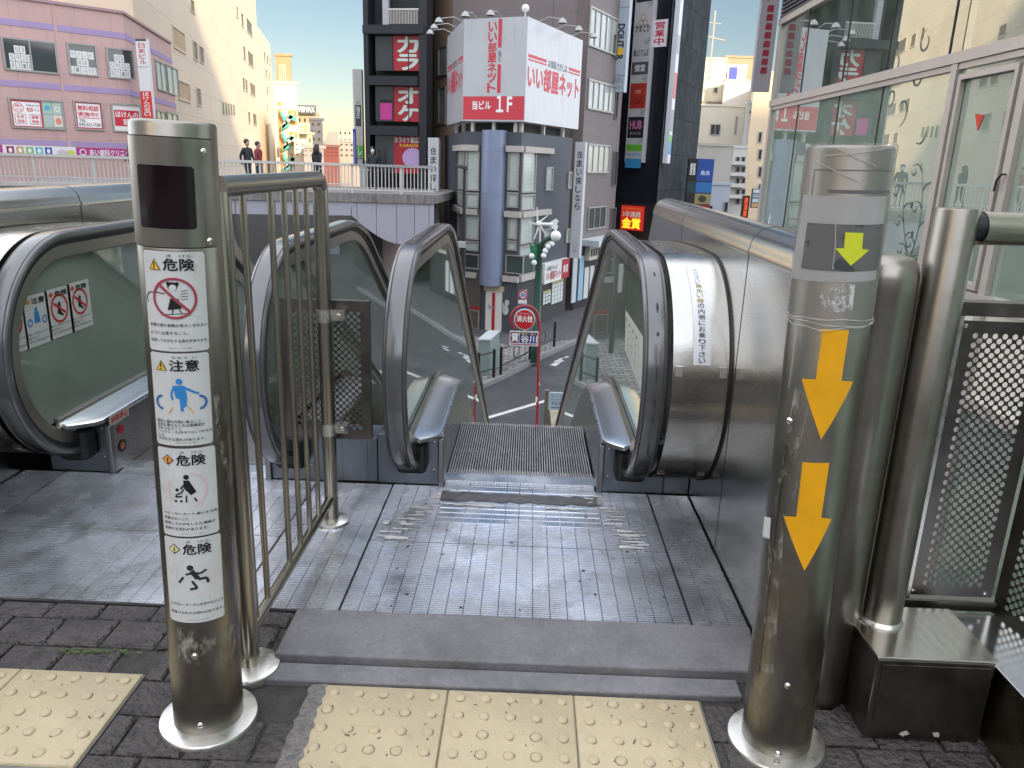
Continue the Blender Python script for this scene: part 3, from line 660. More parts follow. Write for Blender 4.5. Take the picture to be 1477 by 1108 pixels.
def sticker(px0, py0, px1, py1, kind, lines, head):
    u0, z0, u1, z1 = LP.rect(px0, py0, px1, py1); u0 = max(u0, -.040); W, H = u1-u0, z1-z0
    X = lambda t: u0+W*t
    Y = lambda t: z1-H*t
    c = .004; wmat = mat('sticker_paper', (.66, .66, .64), .4, var=.08, vs=20, stain=((.42, .39, .33), 16, .58, .8)); a = Art()
    bb = [(u0, z0+c), (u0+c, z0), (u1-c, z0), (u1, z0+c), (u1, z1-c), (u1-c, z1), (u0+c, z1), (u0, z1-c)]
    a.poly([(x+(.0012 if x > u0+W/2 else -.0012), y+(.0012 if y > z0+H/2 else -.0012)) for x, y in bb], ink('#4b463c'), -.0006); a.poly(bb, wmat)
    base = a.build('warning_sticker', LP.map(.0012), LP.root, step=.004)
    t = Art(); k_ = INK
    tx = .36
    if head == '注意': t.text('ちゅう  い', X(tx+.04), Y(.055), X(.80), Y(.028), k_, 0, .0)
    else: t.text('き   けん', X(tx+.06), Y(.055), X(.80), Y(.028), k_, 0, .0)
    t.text(head, X(tx), Y(.185), X(.82), Y(.068), k_, 0, .03)
    for i, ln in enumerate(lines):
        n = len(ln); y = .715+i*(.235/max(3, len(lines))) if kind != 'run' else .76+i*.1
        wdt = min(.92, .062*n); t.text(ln, X(.06), Y(y+.034), X(.06+wdt), Y(y), k_, 0, .012)
    t.text('日本エレベーター協会', X(.38), Y(.972), X(.72), Y(.958), ink('#555555'), 0, 0)
    t.build('lettering', LP.map(.0022), base, step=.004)
    g = Art(); yc = ink('#e8b93a')
    if kind in ('skirt', 'ride'):
        g.poly([(X(.12), Y(.185)), (X(.32), Y(.185)), (X(.22), Y(.075))], INK); g.poly([(X(.14), Y(.18)), (X(.30), Y(.18)), (X(.22), Y(.088))], yc, .0004)
    else:
        g.poly([(X(.10), Y(.13)), (X(.21), Y(.19)), (X(.32), Y(.13)), (X(.21), Y(.07))], INK); g.poly([(X(.12), Y(.13)), (X(.21), Y(.18)), (X(.30), Y(.13)), (X(.21), Y(.08))], ink('#e39a4a') if kind == 'cart' else ink('#e9dc9a'), .0004)
    g.line([(X(.215), Y(.105)), (X(.215), Y(.15))], W*.022, INK, .0008); g.ell(X(.215), Y(.165), W*.014, W*.014, INK, .0008, 10)
    cx, cyy = X(.5), Y(.46)
    pk = ink({'skirt': '#b98a92', 'cart': '#dcc3c5', 'run': '#e0d2d2'}.get(kind, '#dddddd'))
    if kind == 'skirt':
        R = W*.34; g.ring(cx, cyy, R*.88, R, ink('#a5414f'), .0006)
        g.ring(cx-.36*W, cyy-.02*W, W*.10, W*.115, INK, 0, 16, PI*.35, PI*1.2); g.line([(cx-.33*W, cyy+.1*W), (cx-.14*W, cyy+.07*W)], W*.016, INK)
        g.ell(cx-.02*W, cyy+.20*W, W*.075, W*.065, INK, .0002); g.ell(cx-.08*W, cyy+.24*W, W*.03, W*.03, INK, .0002); g.ell(cx+.05*W, cyy+.24*W, W*.03, W*.03, INK, .0002); g.ell(cx-.015*W, cyy+.175*W, W*.055, W*.05, wmat, .0005)
        g.poly([(cx-.05*W, cyy+.12*W), (cx+.06*W, cyy+.12*W), (cx+.08*W, cyy-.02*W), (cx-.08*W, cyy-.02*W)], ink('#cfcfcf'), .0002); g.poly([(cx-.06*W, cyy), (cx+.06*W, cyy), (cx+.10*W, cyy-.16*W), (cx-.11*W, cyy-.19*W)], INK, .0004)
        g.line([(cx-.03*W, cyy-.18*W), (cx-.05*W, cyy-.27*W)], W*.016, INK); g.line([(cx+.06*W, cyy-.17*W), (cx+.10*W, cyy-.25*W)], W*.016, INK); g.line([(cx-.22*W, cyy-.27*W), (cx+.22*W, cyy-.24*W)], W*.01, INK)
        for i in range(4): g.line([(cx+.10*W, cyy+(.12-.045*i)*W), (cx+.2*W, cyy+(.13-.045*i)*W)], W*.009, INK)
        g.line([(cx-R*.66, cyy+R*.66), (cx+R*.66, cyy-R*.66)], R*.13, ink('#a5414f'), .0009)
    elif kind == 'ride':
        b = BLUE; g.ell(cx, cyy+.27*W, W*.055, W*.055, b); g.poly([(cx-.10*W, cyy+.20*W), (cx+.08*W, cyy+.20*W), (cx+.11*W, cyy+.0*W), (cx+.09*W, cyy-.18*W), (cx+.03*W, cyy-.18*W), (cx, cyy-.04*W), (cx-.07*W, cyy-.02*W)], b)
        g.line([(cx+.07*W, cyy+.17*W), (cx+.22*W, cyy+.08*W), (cx+.30*W, cyy+.05*W)], W*.04, b); g.line([(cx-.09*W, cyy+.18*W), (cx-.14*W, cyy+.04*W), (cx-.12*W, cyy-.06*W)], W*.035, b)
        g.line([(cx+.02*W, cyy-.02*W), (cx+.02*W, cyy-.26*W)], W*.05, b)
        for s_ in (-1, 1): g.ring(cx+s_*.30*W, cyy-.11*W, W*.09, W*.135, ink('#3f6fa8'), 0, 18, PI*.5 if s_ > 0 else PI*.5, PI*1.5 if s_ < 0 else -PI*.5)
        g.line([(cx-.2*W, cyy-.3*W), (cx-.12*W, cyy-.18*W)], W*.02, ink('#d8b04a')); g.line([(cx+.2*W, cyy-.3*W), (cx+.12*W, cyy-.18*W)], W*.02, ink('#d8b04a'))
    else:
        R = W*.34; g.ring(cx, cyy, R*.88, R, pk, 0, 32, -.4*PI if kind == 'cart' else -.5*PI, .45*PI if kind == 'cart' else .3*PI); g.ring(cx, cyy, R*.88, R, pk, 0, 12, .85*PI, 1.2*PI)
        if kind == 'cart':
            g.ell(cx, cyy+.24*W, W*.045, W*.045, INK); g.poly([(cx-.05*W, cyy+.18*W), (cx+.04*W, cyy+.18*W), (cx+.15*W, cyy-.04*W), (cx+.06*W, cyy-.10*W), (cx-.04*W, cyy+.03*W)], INK)
            g.line([(cx-.02*W, cyy+.12*W), (cx-.10*W, cyy+.02*W)], W*.03, INK); g.line([(cx-.01*W, cyy-.10*W), (cx-.02*W, cyy-.23*W)], W*.025, INK); g.line([(cx+.11*W, cyy-.15*W), (cx+.15*W, cyy-.22*W)], W*.03, INK)
            g.ell(cx-.16*W, cyy+.0*W, W*.03, W*.03, INK); g.line([(cx-.19*W, cyy-.10*W), (cx-.09*W, cyy-.05*W), (cx-.05*W, cyy+.02*W)], W*.025, INK); g.line([(cx-.2*W, cyy-.13*W), (cx-.08*W, cyy-.12*W)], W*.03, INK)
            for s_ in (-.19, -.10): g.ell(cx+s_*W, cyy-.21*W, W*.022, W*.022, INK)
        else:
            k2 = ink('#2b2b2b'); g.ell(cx-.04*W, cyy+.20*W, W*.055, W*.055, k2); g.line([(cx-.02*W, cyy+.14*W), (cx+.08*W, cyy-.02*W)], W*.085, k2); g.line([(cx, cyy+.10*W), (cx+.12*W, cyy+.08*W), (cx+.22*W, cyy+.14*W)], W*.04, k2)
            g.line([(cx+.08*W, cyy-.03*W), (cx+.22*W, cyy-.02*W), (cx+.24*W, cyy-.12*W)], W*.05, k2); g.line([(cx-.16*W, cyy+.02*W), (cx-.24*W, cyy-.10*W)], W*.04, k2); g.line([(cx-.02*W, cyy-.06*W), (cx+.06*W, cyy-.20*W), (cx-.06*W, cyy-.22*W)], W*.045, k2); g.line([(cx-.12*W, cyy+.07*W), (cx-.02*W, cyy+.09*W)], W*.04, k2)
    g.build('pictogram', LP.map(.0022), base, step=.004)
    return base
sticker(205, 363, 298, 507, 'skirt', ['衣類の裾や長靴が巻きこまれない', 'ように注意すること。', '転倒してけがをする恐れがあります。'], '危険')
sticker(215, 510, 304, 643, 'ride', ['黄色い線の内側に乗ること', '幼児を乗せるときは保護者が', '手をつなぐこと', 'ハンドレール(手すり)につかまる', 'こと', 'けがをする恐れがあります。'], '注意')
sticker(226, 647, 313, 774, 'cart', ['ベビーカー,カート,車いす,台車', 'を乗せないこと', '転落してけがをしたり,機器が', '破損する恐れがあります。'], '危険')
sticker(238, 776, 321, 898, 'run', ['エスカレーターの上を歩かないこと', '転落,けがをする恐れがあります。'], '危険')
LP.r -= .002
# right arrow post
b0 = PZ(1113, 1100, 0); k = 1+.074/math.hypot(b0.x, b0.y); bx, by = b0.x*k, b0.y*k; tp = P(1228, 207, by)
RPO = Pillar('arrow_post', 'round steel post with yellow arrows and clear film wrapped over paper signs', 'post', (bx, by), (tp.x, by), .074, tp.z-.004)
body(RPO); flange('base_flange', RPO.root, (0, 0), .107)
for q in ((1136, 989), (1122, 1087), (1139, 607)): RPO.screw(*q)
def pxart(pl, name, off, items, parent=None, step=.005):
    a = Art()
    for m_, pts, d in items: a.poly([pl.uv(*q) for q in pts], m_, d)
    return a.build(name, pl.map(off), parent or pl.root, step=step)
AY = mat('arrow_yellow', col('#f0ac10'), .45, var=.08, vs=20, stain=(col('#8a6a20'), 40, .68, .8))
pxart(RPO, 'down_arrow', .0015, [(AY, [(1187, 474), (1224, 476), (1213, 549), (1230, 550), (1184, 634), (1157, 546), (1177, 547)], 0)])
pxart(RPO, 'down_arrow', .0015, [(AY, [(1158, 666), (1196, 667), (1184, 746), (1199, 748), (1160, 823), (1131, 744), (1149, 745)], 0)])
sg = pxart(RPO, 'paper_sign', .0015, [(ink('#cfcfd0'), [(1160, 281), (1278, 283), (1262, 403), (1143, 400)], 0)])
pxart(RPO, 'dark_panel', .0024, [(mat('grey_print', (.055, .056, .06), .5, var=.2, vs=20), [(1166, 321), (1272, 323), (1264, 389), (1157, 387)], 0)], sg)
pxart(RPO, 'down_arrow', .0032, [(ink('#d6dc2c'), [(1219, 335), (1244, 336), (1242, 359), (1252, 360), (1226, 383), (1205, 358), (1217, 358)], 0)], sg)
m = MB(); m.box((-.002, -.0785, 0), (.002, -.0755, .001))
a = Art(); s0 = RPO.uv(1194, 276); s1 = RPO.uv(1282, 279); a.rect(s0[0], s0[1]-.003, s1[0], s0[1]+.003, ink('#3a3a3c')); a.build('slot', RPO.map(.0012), RPO.root, step=.005)
a = Art(); s0 = RPO.uv(1175, 245); s1 = RPO.uv(1284, 247); jt = ink('#4a453b'); a.line([(s0[0], s0[1]), (s1[0], s0[1])], .0018, jt); a.line([(s0[0], s0[1]), (s0[0], s0[1]-.05)], .0018, jt); a.build('plate_joint', RPO.map(.001), RPO.root, step=.005)
jl = [RPO.uv(1134, 640), RPO.uv(1095, 970)]; jl2 = [RPO.uv(1086, 960), RPO.uv(1097, 972)]
a = Art(); a.line(jl, .0016, ink('#2b261d')); a.line([jl[1], (jl[1][0]-.03, jl[1][1]+.004)], .0016, ink('#2b261d')); a.build('plate_joint', RPO.map(.001), RPO.root, step=.005)
def film(name, tint, spec):
    mt = bpy.data.materials.new(name); mt.use_nodes = True; t = mt.node_tree; L = t.links.new; t.nodes.remove(t.nodes['Principled BSDF'])
    tr = _n(t, 'ShaderNodeBsdfTransparent'); tr.inputs[0].default_value = (*tint, 1); gl = _n(t, 'ShaderNodeBsdfGlossy'); gl.inputs['Roughness'].default_value = .12
    df = _n(t, 'ShaderNodeBsdfDiffuse'); df.inputs[0].default_value = (.6, .58, .55, 1)
    tc = _n(t, 'ShaderNodeTexCoord'); nz = _n(t, 'ShaderNodeTexNoise'); nz.inputs['Scale'].default_value = 18; nz.inputs['Detail'].default_value = 4; nz.inputs['Distortion'].default_value = 1.5; L(tc.outputs['Object'], nz.inputs['Vector'])
    bp = _n(t, 'ShaderNodeBump'); bp.inputs['Strength'].default_value = .25; bp.inputs['Distance'].default_value = .003; L(nz.outputs[0], bp.inputs['Height']); L(bp.outputs[0], gl.inputs['Normal'])
    fr = _n(t, 'ShaderNodeFresnel'); fr.inputs[0].default_value = 1.45; L(bp.outputs[0], fr.inputs['Normal']); ad = _n(t, 'ShaderNodeMath', operation='MULTIPLY_ADD'); ad.inputs[1].default_value = .4; ad.inputs[2].default_value = spec; L(fr.outputs[0], ad.inputs[0])
    m0 = _n(t, 'ShaderNodeMixShader'); m0.inputs[0].default_value = .20; L(tr.outputs[0], m0.inputs[1]); L(df.outputs[0], m0.inputs[2])
    mx = _n(t, 'ShaderNodeMixShader'); L(ad.outputs[0], mx.inputs[0]); L(m0.outputs[0], mx.inputs[1]); L(gl.outputs[0], mx.inputs[2]); L(mx.outputs[0], t.nodes['Material Output'].inputs[0]); return mt
zb = RPO.uv(1196, 470)[1]; m = MB(); prof = []; n = 64; rows = 26
for j in range(rows+1):
    z = zb+(RPO.h+.003-zb)*j/rows
    for k_ in range(n):
        r = .0768+.0006*math.sin(5*k_*2*PI/n+j*.8)*math.sin(j*.9)+random.uniform(-.0003, .0003)+(.002*random.random() if j in (0, rows) else 0)
        m.v.append((r*math.cos(2*PI*k_/n), r*math.sin(2*PI*k_/n), z+(random.uniform(-.002, .002) if j in (0, rows) else 0)))
m.f = [(j*n+k_, j*n+(k_+1) % n, (j+1)*n+(k_+1) % n, (j+1)*n+k_) for j in range(rows) for k_ in range(n)]; m.mi = [0]*len(m.f)
m.build('clear_film', film('clear_film', (.93, .92, .9), .0), RPO.root, smooth=60)
pxart(RPO, 'small_label', .0016, [(ink('#d8d8d4'), [(1098, 743), (1113, 747), (1111, 777), (1096, 772)], 0)])
for k_, (dz, am) in enumerate(((.002, .0022), (-.004, .004), (.010, .0018))):
    m = MB(); m.tube([((.0775+.0006*math.sin(9*t+k_))*math.cos(t), (.0775+.0006*math.sin(9*t+k_))*math.sin(t), zb+dz+am*math.sin(2.3*t+k_*1.7)+am*.5*math.sin(7*t)) for t in [2*PI*q/64 for q in range(64)]], .0007, 6, closed=True); m.build('film_crease', mat('crease_film', (.55, .54, .50), .15, spec=.8), RPO.root)
a = Art(); s0, s1 = RPO.uv(1177, 290), RPO.uv(1130, 560)
for px0, py0, px1, py1 in ((1206, 322, 1201, 388), (1190, 225, 1275, 214), (1181, 232, 1240, 262), (1205, 212, 1262, 240), (1150, 470, 1140, 560)):
    p_, q_ = RPO.uv(px0, py0), RPO.uv(px1, py1); mid = ((p_[0]+q_[0])/2+.002, (p_[1]+q_[1])/2-.002); a.line([p_, mid, q_], .0011, mat('crease_film', (.55, .54, .50), .15))
a.build('film_crease', RPO.map(.0042), RPO.root, step=.005)
# glue residue smears of the arrow post and the sticker post
def smear(name, colr, lo, hi, scale, stretch):
    mt = bpy.data.materials.new(name); mt.use_nodes = True; t = mt.node_tree; L = t.links.new; pb = t.nodes['Principled BSDF']; pb.inputs['Base Color'].default_value = (*colr, 1); pb.inputs['Roughness'].default_value = .7
    tc = _n(t, 'ShaderNodeTexCoord'); mp = _n(t, 'ShaderNodeMapping'); mp.inputs['Scale'].default_value = stretch; nz = _n(t, 'ShaderNodeTexNoise'); nz.inputs['Scale'].default_value = scale; nz.inputs['Detail'].default_value = 9; nz.inputs['Roughness'].default_value = .72
    L(tc.outputs['Object'], mp.inputs[0]); L(mp.outputs[0], nz.inputs['Vector']); mr = _n(t, 'ShaderNodeMapRange'); mr.inputs[1].default_value = lo; mr.inputs[2].default_value = hi; L(nz.outputs[0], mr.inputs[0]); L(mr.outputs[0], pb.inputs['Alpha']); return mt
GLUE = smear('glue_residue', (.33, .30, .25), .50, .64, 34, (1, 1, .5)); GLUEW = smear('white_residue', (.62, .61, .58), .46, .58, 40, (1, 1, .7)); GRIME = smear('brown_grime', (.13, .10, .06), .48, .75, 14, (1, 1, .35))
def residue(pl, m_, quads, off=.0013): pxart(pl, 'glue_residue', off, [(m_, q, 0) for q in quads])
residue(RPO, GLUE, [[(1147, 560), (1172, 562), (1132, 760), (1116, 970), (1098, 968), (1112, 760)]]); residue(RPO, GLUE, [[(1146, 655), (1160, 640), (1154, 690), (1140, 735)]], .0015)
residue(RPO, GLUEW, [[(1190, 408), (1232, 410), (1226, 458), (1180, 442)]], .0042); residue(RPO, GRIME, [[(1100, 780), (1190, 790), (1172, 1060), (1072, 1040)]], .0008)
residue(LP, GLUE, [[(256, 900), (338, 898), (340, 948), (258, 950)]]); residue(LP, GLUE, [[(306, 560), (326, 558), (336, 700), (318, 702)]]); residue(LP, GRIME, [[(300, 500), (335, 500), (352, 1000), (262, 1000), (258, 902), (318, 900)]], .0008)
# ================================================================ LEFT TUBULAR RAILING with perforated panel
RX = -.655
rail = thing('tubular_railing', 'steel tube railing with vertical bars running towards the escalators', 'railing', loc=(0, 0, 0))
TUBE = mat('tube_steel', (.40, .37, .31), .24, 1, var=.06, vs=5, bs=6, rvar=.03)
y0, y1 = 1.66, 2.45; zt = 1.165; m = MB()
arc = [(RX, y1-.035+.035*math.sin(a), zt-.035+.035*math.cos(a)) for a in [R_(i*15) for i in range(7)]]
m.tube([(RX, y0-.02, zt), (RX, y0+.02, zt)]+[(RX, y0+(y1-.035-y0)*t, zt) for t in (.3, .6, .9)]+arc+[(RX, y1, .9), (RX, y1, .4), (RX, y1, .0)], .0235, 20); m.build('top_rail', TUBE, rail, smooth=40)
m = MB(); m.tube([(RX, 1.635, zt-.01), (RX, 1.635, .0)], .0235, 20); m.build('near_post', TUBE, rail)
m = MB(); m.tube([(RX, 1.66, .095), (RX, y1-.02, .09)], .015, 16); m.build('bottom_rail', TUBE, rail)
for px in (328, 350, 390, 409, 426, 441):
    y = PX(px, 290, RX).y; m = MB(); m.tube([(RX, y, .098), (RX, y, zt-.01)], .0082, 12); m.build('bar', TUBE, rail)
flange('base_flange', rail, (RX, y1), .062); flange('base_flange', rail, (RX, 1.635), .072)
def perforated(name, w_, h_, p, r, margin, mt, parent, M):
    m = MB(); nx = int((w_-2*margin)/p); ny = int((h_-2*margin)/p); x0 = (w_-nx*p)/2; y0 = (h_-ny*p)/2; n = 12
    def cell(cx, cy, clip):
        vs = []; fs = []
        for k in range(n):
            a = 2*PI*k/n; d = (p/2)/(abs(math.cos(a))+abs(math.sin(a))); vs.append((cx+d*math.cos(a), 0, cy+d*math.sin(a)))
        for k in range(n):
            a = 2*PI*k/n; vs.append((cx+r*math.cos(a), 0, cy+r*math.sin(a)))
        m.add(vs, [(k, (k+1) % n, n+(k+1) % n, n+k) for k in range(n)])
    for i in range(nx):
        for j in range(ny): cell(x0+p*(i+.5), y0+p*(j+.5), 0)
    for i in range(nx-1):
        for j in range(ny-1): cell(x0+p*(i+1), y0+p*(j+1), 0)
    X1, Y1 = x0+nx*p, y0+ny*p
    for i in range(nx):                              # closed triangles along the border of the pattern
        for yb, s_ in ((y0, 1), (Y1, -1)):
            pass
    for i in range(nx):
        a, b = x0+p*i, x0+p*(i+1)
        if i < nx-1:
            for yb, s_ in ((y0, 1), (Y1, -1)): m.add([(b-p/2, 0, yb), (b+p/2, 0, yb), (b, 0, yb+s_*p/2)], [(0, 1, 2)])
    for yb, s_ in ((y0, 1), (Y1, -1)):
        m.add([(x0, 0, yb), (x0+p/2, 0, yb), (x0, 0, yb+s_*p/2)], [(0, 1, 2)]); m.add([(X1-p/2, 0, yb), (X1, 0, yb), (X1, 0, yb+s_*p/2)], [(0, 1, 2)])
    for j in range(ny-1):
        b = y0+p*(j+1)
        for xb, s_ in ((x0, 1), (X1, -1)): m.add([(xb, 0, b-p/2), (xb, 0, b+p/2), (xb+s_*p/2, 0, b)], [(0, 1, 2)])
    for (a, b, c, d) in ((0, 0, w_, y0), (0, Y1, w_, h_), (0, y0, x0, Y1), (X1, y0, w_, Y1)): m.add([(a, 0, b), (c, 0, b), (c, 0, d), (a, 0, d)], [(0, 1, 2, 3)])
    for k_, f_ in enumerate(m.f):
        p0, p1, p2 = (V(m.v[q]) for q in f_[:3])
        if (p1-p0).cross(p2-p0).y > 0: m.f[k_] = tuple(reversed(f_))
    m.v = [tuple(M @ V(q)) for q in m.v]
    o = m.build(name, mt, parent, smooth=0, fix='merge'); s = o.modifiers.new('thick', 'SOLIDIFY'); s.thickness = .002; s.offset = 0; return o
PANEL = mat('panel_steel', (.17, .16, .148), .36, 1, var=.14, vs=10, rvar=.08, bs=20)
pa, pb = P(405, 430, 2.5), P(536, 633, 2.5); pw, ph = pb.x-pa.x, pa.z-pb.z
perforated('perforated_panel', pw, ph, .0223, .0067, .02, PANEL, rail, Matrix.Translation((pa.x, 2.49, pb.z)))
for q0, q1 in (((pb.x-.001, 2.4885, pb.z), (pb.x+.002, 2.515, pa.z-.0015)), ((pa.x-.002, 2.4885, pb.z), (pa.x+.001, 2.515, pa.z-.0015)), ((pa.x-.002, 2.4885, pa.z-.001), (pb.x+.002, 2.515, pa.z+.001))):
    m = MB(); m.box(q0, q1); m.build('panel_edge', PANEL, rail, smooth=0)
for z in (.735, .345):
    m = MB(); m.lathe([(.0242, -.02), (.0265, -.02), (.0265, .02), (.0242, .02)], (RX, y1, z), 28); m.box((RX+.024, y1+.002, z-.016), (RX+.062, y1+.036, z+.016)); m.lathe([(.0001, .006), (.006, .005), (.008, 0)], (RX+.045, y1+.002, z), 14, axis='y'); m.build('clamp', FLANGE, rail, smooth=40)
# ================================================================ RIGHT: handrail post, box, perforated screens, low wall
hp = thing('handrail_post', 'steel tube post with level handrail standing on a steel box, right edge', 'handrail')
px_ = .868; py_ = 1.625
m = MB(); m.lathe([(.043, .215), (.043, 1.168), (.041, 1.172), (.0005, 1.173)], (px_, py_, 0), 40); m.build('post', PILLAR, hp, smooth=40)
m = MB(); m.lathe([(.044, .214), (.048, .216), (.049, .222), (.046, .227), (.0432, .229)], (px_, py_, 0), 40); m.build('weld_ring', FLANGE, hp, smooth=40)
m = MB(); m.tube([(px_+.03, py_, 1.136), (px_+.055, py_, 1.136)], .028, 20); m.build('joint', BLACK, hp)
m = MB(); m.tube([(px_+.052, py_+.002, 1.134), (1.5, py_+.03, 1.134)], .034, 28); m.build('handrail', TUBE, hp)
m = MB(); m.tube([(1.46, py_+.03, 1.13), (1.46, py_+.03, .0)], .034, 20); m.build('far_post', TUBE, hp)
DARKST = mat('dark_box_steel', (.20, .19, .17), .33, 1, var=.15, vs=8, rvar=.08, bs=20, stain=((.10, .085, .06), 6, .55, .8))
bxr = thing('steel_box', 'low stainless steel box carrying the handrail post, bottom right', 'box')
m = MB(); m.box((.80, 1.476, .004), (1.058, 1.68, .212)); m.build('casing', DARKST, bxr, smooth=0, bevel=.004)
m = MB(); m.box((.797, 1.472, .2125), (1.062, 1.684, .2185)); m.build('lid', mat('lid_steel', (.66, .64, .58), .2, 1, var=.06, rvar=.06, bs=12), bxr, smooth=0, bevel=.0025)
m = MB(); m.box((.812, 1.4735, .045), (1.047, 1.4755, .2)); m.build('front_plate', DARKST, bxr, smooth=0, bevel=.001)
for cx in (.888, .962):
    a = Art(); a.poly([(cx+.012*math.cos(t)*random.uniform(.35, 1.2), .022+.009*math.sin(t)*random.uniform(.4, 1.2)) for t in [k*PI/6 for k in range(12)]], ink('#b9b6ae'))
    a.build('chipped_spot', lambda x, y, d: V((x, 1.4752-d, y)), bxr)
scr = thing('perforated_screen', 'perforated dark steel screen with round holes behind the handrail post', 'screen')
SY = 1.735
sa, sb = P(1386, 462, SY), P(1434, 862, SY); sw, sh = .205, sa.z-sb.z
perforated('perforated_sheet', sw, sh, .0225, .0067, .018, PANEL, scr, Matrix.Translation((sa.x+.004, SY, sb.z)))
m = MB(); m.box((sa.x-.02, SY-.012, sa.z+.012), (sa.x+.6, SY+.02, sa.z+.045)); m.build('frame_bar', PANEL, scr, smooth=0, bevel=.002); m = MB(); m.box((sa.x-.02, SY-.012, sb.z-.035), (sa.x+sw+.03, SY+.02, sb.z-.008)); m.build('frame_bar', PANEL, scr, smooth=0, bevel=.002)
m = MB(); m.box((sa.x-.006, SY-.01, sb.z-.01), (sa.x+.002, SY+.02, sa.z+.02)); m.build('frame_edge', FLANGE, scr, smooth=0)
for q in ((.012, .012), (sw-.014, .012), (.012, sh-.012)): m = MB(); m.lathe([(.0001, .004), (.005, .003), (.006, 0)], (sa.x+q[0], SY-.001, sb.z+q[1]), 12, axis='y'); m.build('screw', BOLT, scr)
s2 = thing('perforated_screen', 'perforated steel screen at the right edge turned towards the viewer', 'screen')
perforated('perforated_sheet', .55, sh+.05, .0225, .0067, .018, PANEL, s2, Matrix.Translation((sa.x+sw+.012, SY-.004, sb.z-.04)) @ Matrix.Rotation(R_(-78), 4, 'Z'))
lw = thing('low_steel_wall', 'low steel kerb wall with shiny top beside the steel box', 'kerb wall')
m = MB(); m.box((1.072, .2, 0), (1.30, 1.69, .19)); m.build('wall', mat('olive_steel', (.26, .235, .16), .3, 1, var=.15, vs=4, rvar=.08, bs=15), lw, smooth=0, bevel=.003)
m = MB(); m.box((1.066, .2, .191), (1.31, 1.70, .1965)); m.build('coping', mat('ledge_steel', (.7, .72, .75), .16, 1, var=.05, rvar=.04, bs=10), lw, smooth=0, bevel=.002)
# stickers on the glass sides
def mini(root, X, s, quads):
    f = Face((X, 2.0), (X, 5.0)) if s > 0 else Face((X, 5.0), (X, 2.0))
    for i, (x0, y0, x1, y1) in enumerate(quads):
        u0, z0, u1, z1 = f.rect(x0, y0, x1, y1); W, H = u1-u0, z1-z0; a = Art(); a.rect(0, 0, W, H, ink('#dcdcd8'))
        a.frame(0, 0, W, H, .0015, ink('#8a8a84'), .0005); a.text('注意' if i == 1 else '危険', W*.36, H*.82, W*.86, H*.93, INK, .0008, .03); a.poly([(W*.12, H*.875), (W*.22, H*.93), (W*.32, H*.875), (W*.22, H*.82)], ink('#c85030') if i != 1 else ink('#c89a30'), .0008)
        if i == 1:
            a.ell(W*.5, H*.70, W*.06, W*.06, BLUE, .0008, 12); a.poly([(W*.42, H*.66), (W*.58, H*.66), (W*.62, H*.45), (W*.38, H*.45)], BLUE, .0008); a.ring(W*.22, H*.48, W*.06, W*.1, BLUE, .0008, 12); a.ring(W*.78, H*.48, W*.06, W*.1, BLUE, .0008, 12)
        else:
            a.ring(W*.5, H*.58, W*.29, W*.35, RED, .0008, 24); a.ell(W*.5, H*.66, W*.06, W*.06, INK, .0008, 12); a.line([(W*.5, H*.62), (W*.46, H*.47)], W*.13, INK, .0008); a.line([(W*.46, H*.5), (W*.62, H*.42)], W*.06, INK, .0008); a.line([(W*.28, H*.70), (W*.72, H*.46)], W*.06, RED, .0012)
        for k_, t in enumerate(('巻きこまれないように', '注意すること。', 'けがをする恐れがあります')): a.text(t, W*.08, H*(.24-.075*k_), W*(.9 if k_ != 1 else .55), H*(.28-.075*k_), INK, .0008, .01)
        a.build('warning_sticker', f.map(.0015, u0, z0), root)
E2.location = (0, 0, 0)
mini(E2, -1.715, 1, [(1, 435, 38, 512), (33, 423, 72, 500), (67, 413, 104, 487), (99, 404, 131, 476)])
for o in [c for c in E2.children if c.name.startswith('warning_sticker')]: o.location = (1.30, 0, 0)
E2.location = (-1.30, 0, 0)
fk = Face((-1.6025, 2.6), (-1.6025, 3.6)); u0, z0, u1, z1 = fk.rect(156, 592, 186, 608); a = Art(); W, H = u1-u0, z1-z0
a.rect(0, 0, W, H, ink('#cfc0b8')); a.text('非常停止', W*.08, H*.2, W*.92, H*.8, RED, .0006, .02); a.ell(W*.5, -H*.8, W*.14, H*.4, RED, 0, 14); a.ell(W*.5, -H*2.4, W*.2, H*.6, BLACK, 0, 16); a.ell(W*.5, -H*2.4, W*.11, H*.35, ink('#c06a50'), .0006, 14)
o = a.build('stop_button', fk.map(.002, u0, z0), E2); o.location = (1.30, 0, 0)
fb = Face((.4135, 5.0), (.4135, 2.0)); a = Art()
q = [fb.uv(903, 447), fb.uv(929, 487), fb.uv(926, 566), fb.uv(902, 505)]
a.poly([(x, y) for x, y in q], ink('#dcdcd4'))
for k_ in range(1, 5):
    t = k_/5; a.line([(q[0][0]+(q[1][0]-q[0][0])*t, q[0][1]+(q[1][1]-q[0][1])*t-.01), (q[3][0]+(q[2][0]-q[3][0])*t, q[3][1]+(q[2][1]-q[3][1])*t+.01)], .004, ink('#a9a9a2'), .001)
    for j in range(4):
        b_ = .2+.17*j; ya = q[0][1]*(1-b_)+q[3][1]*b_; yb_ = q[1][1]*(1-b_)+q[2][1]*b_; xx = q[0][0]+(q[1][0]-q[0][0])*(t-.1); yy = ya+(yb_-ya)*(t-.1); a.line([(xx-.012, yy), (xx+.012, yy)], .004 if j else .014, ink('#6c6c68'), .001)
a.build('warning_sticker', fb.map(.002), E1)
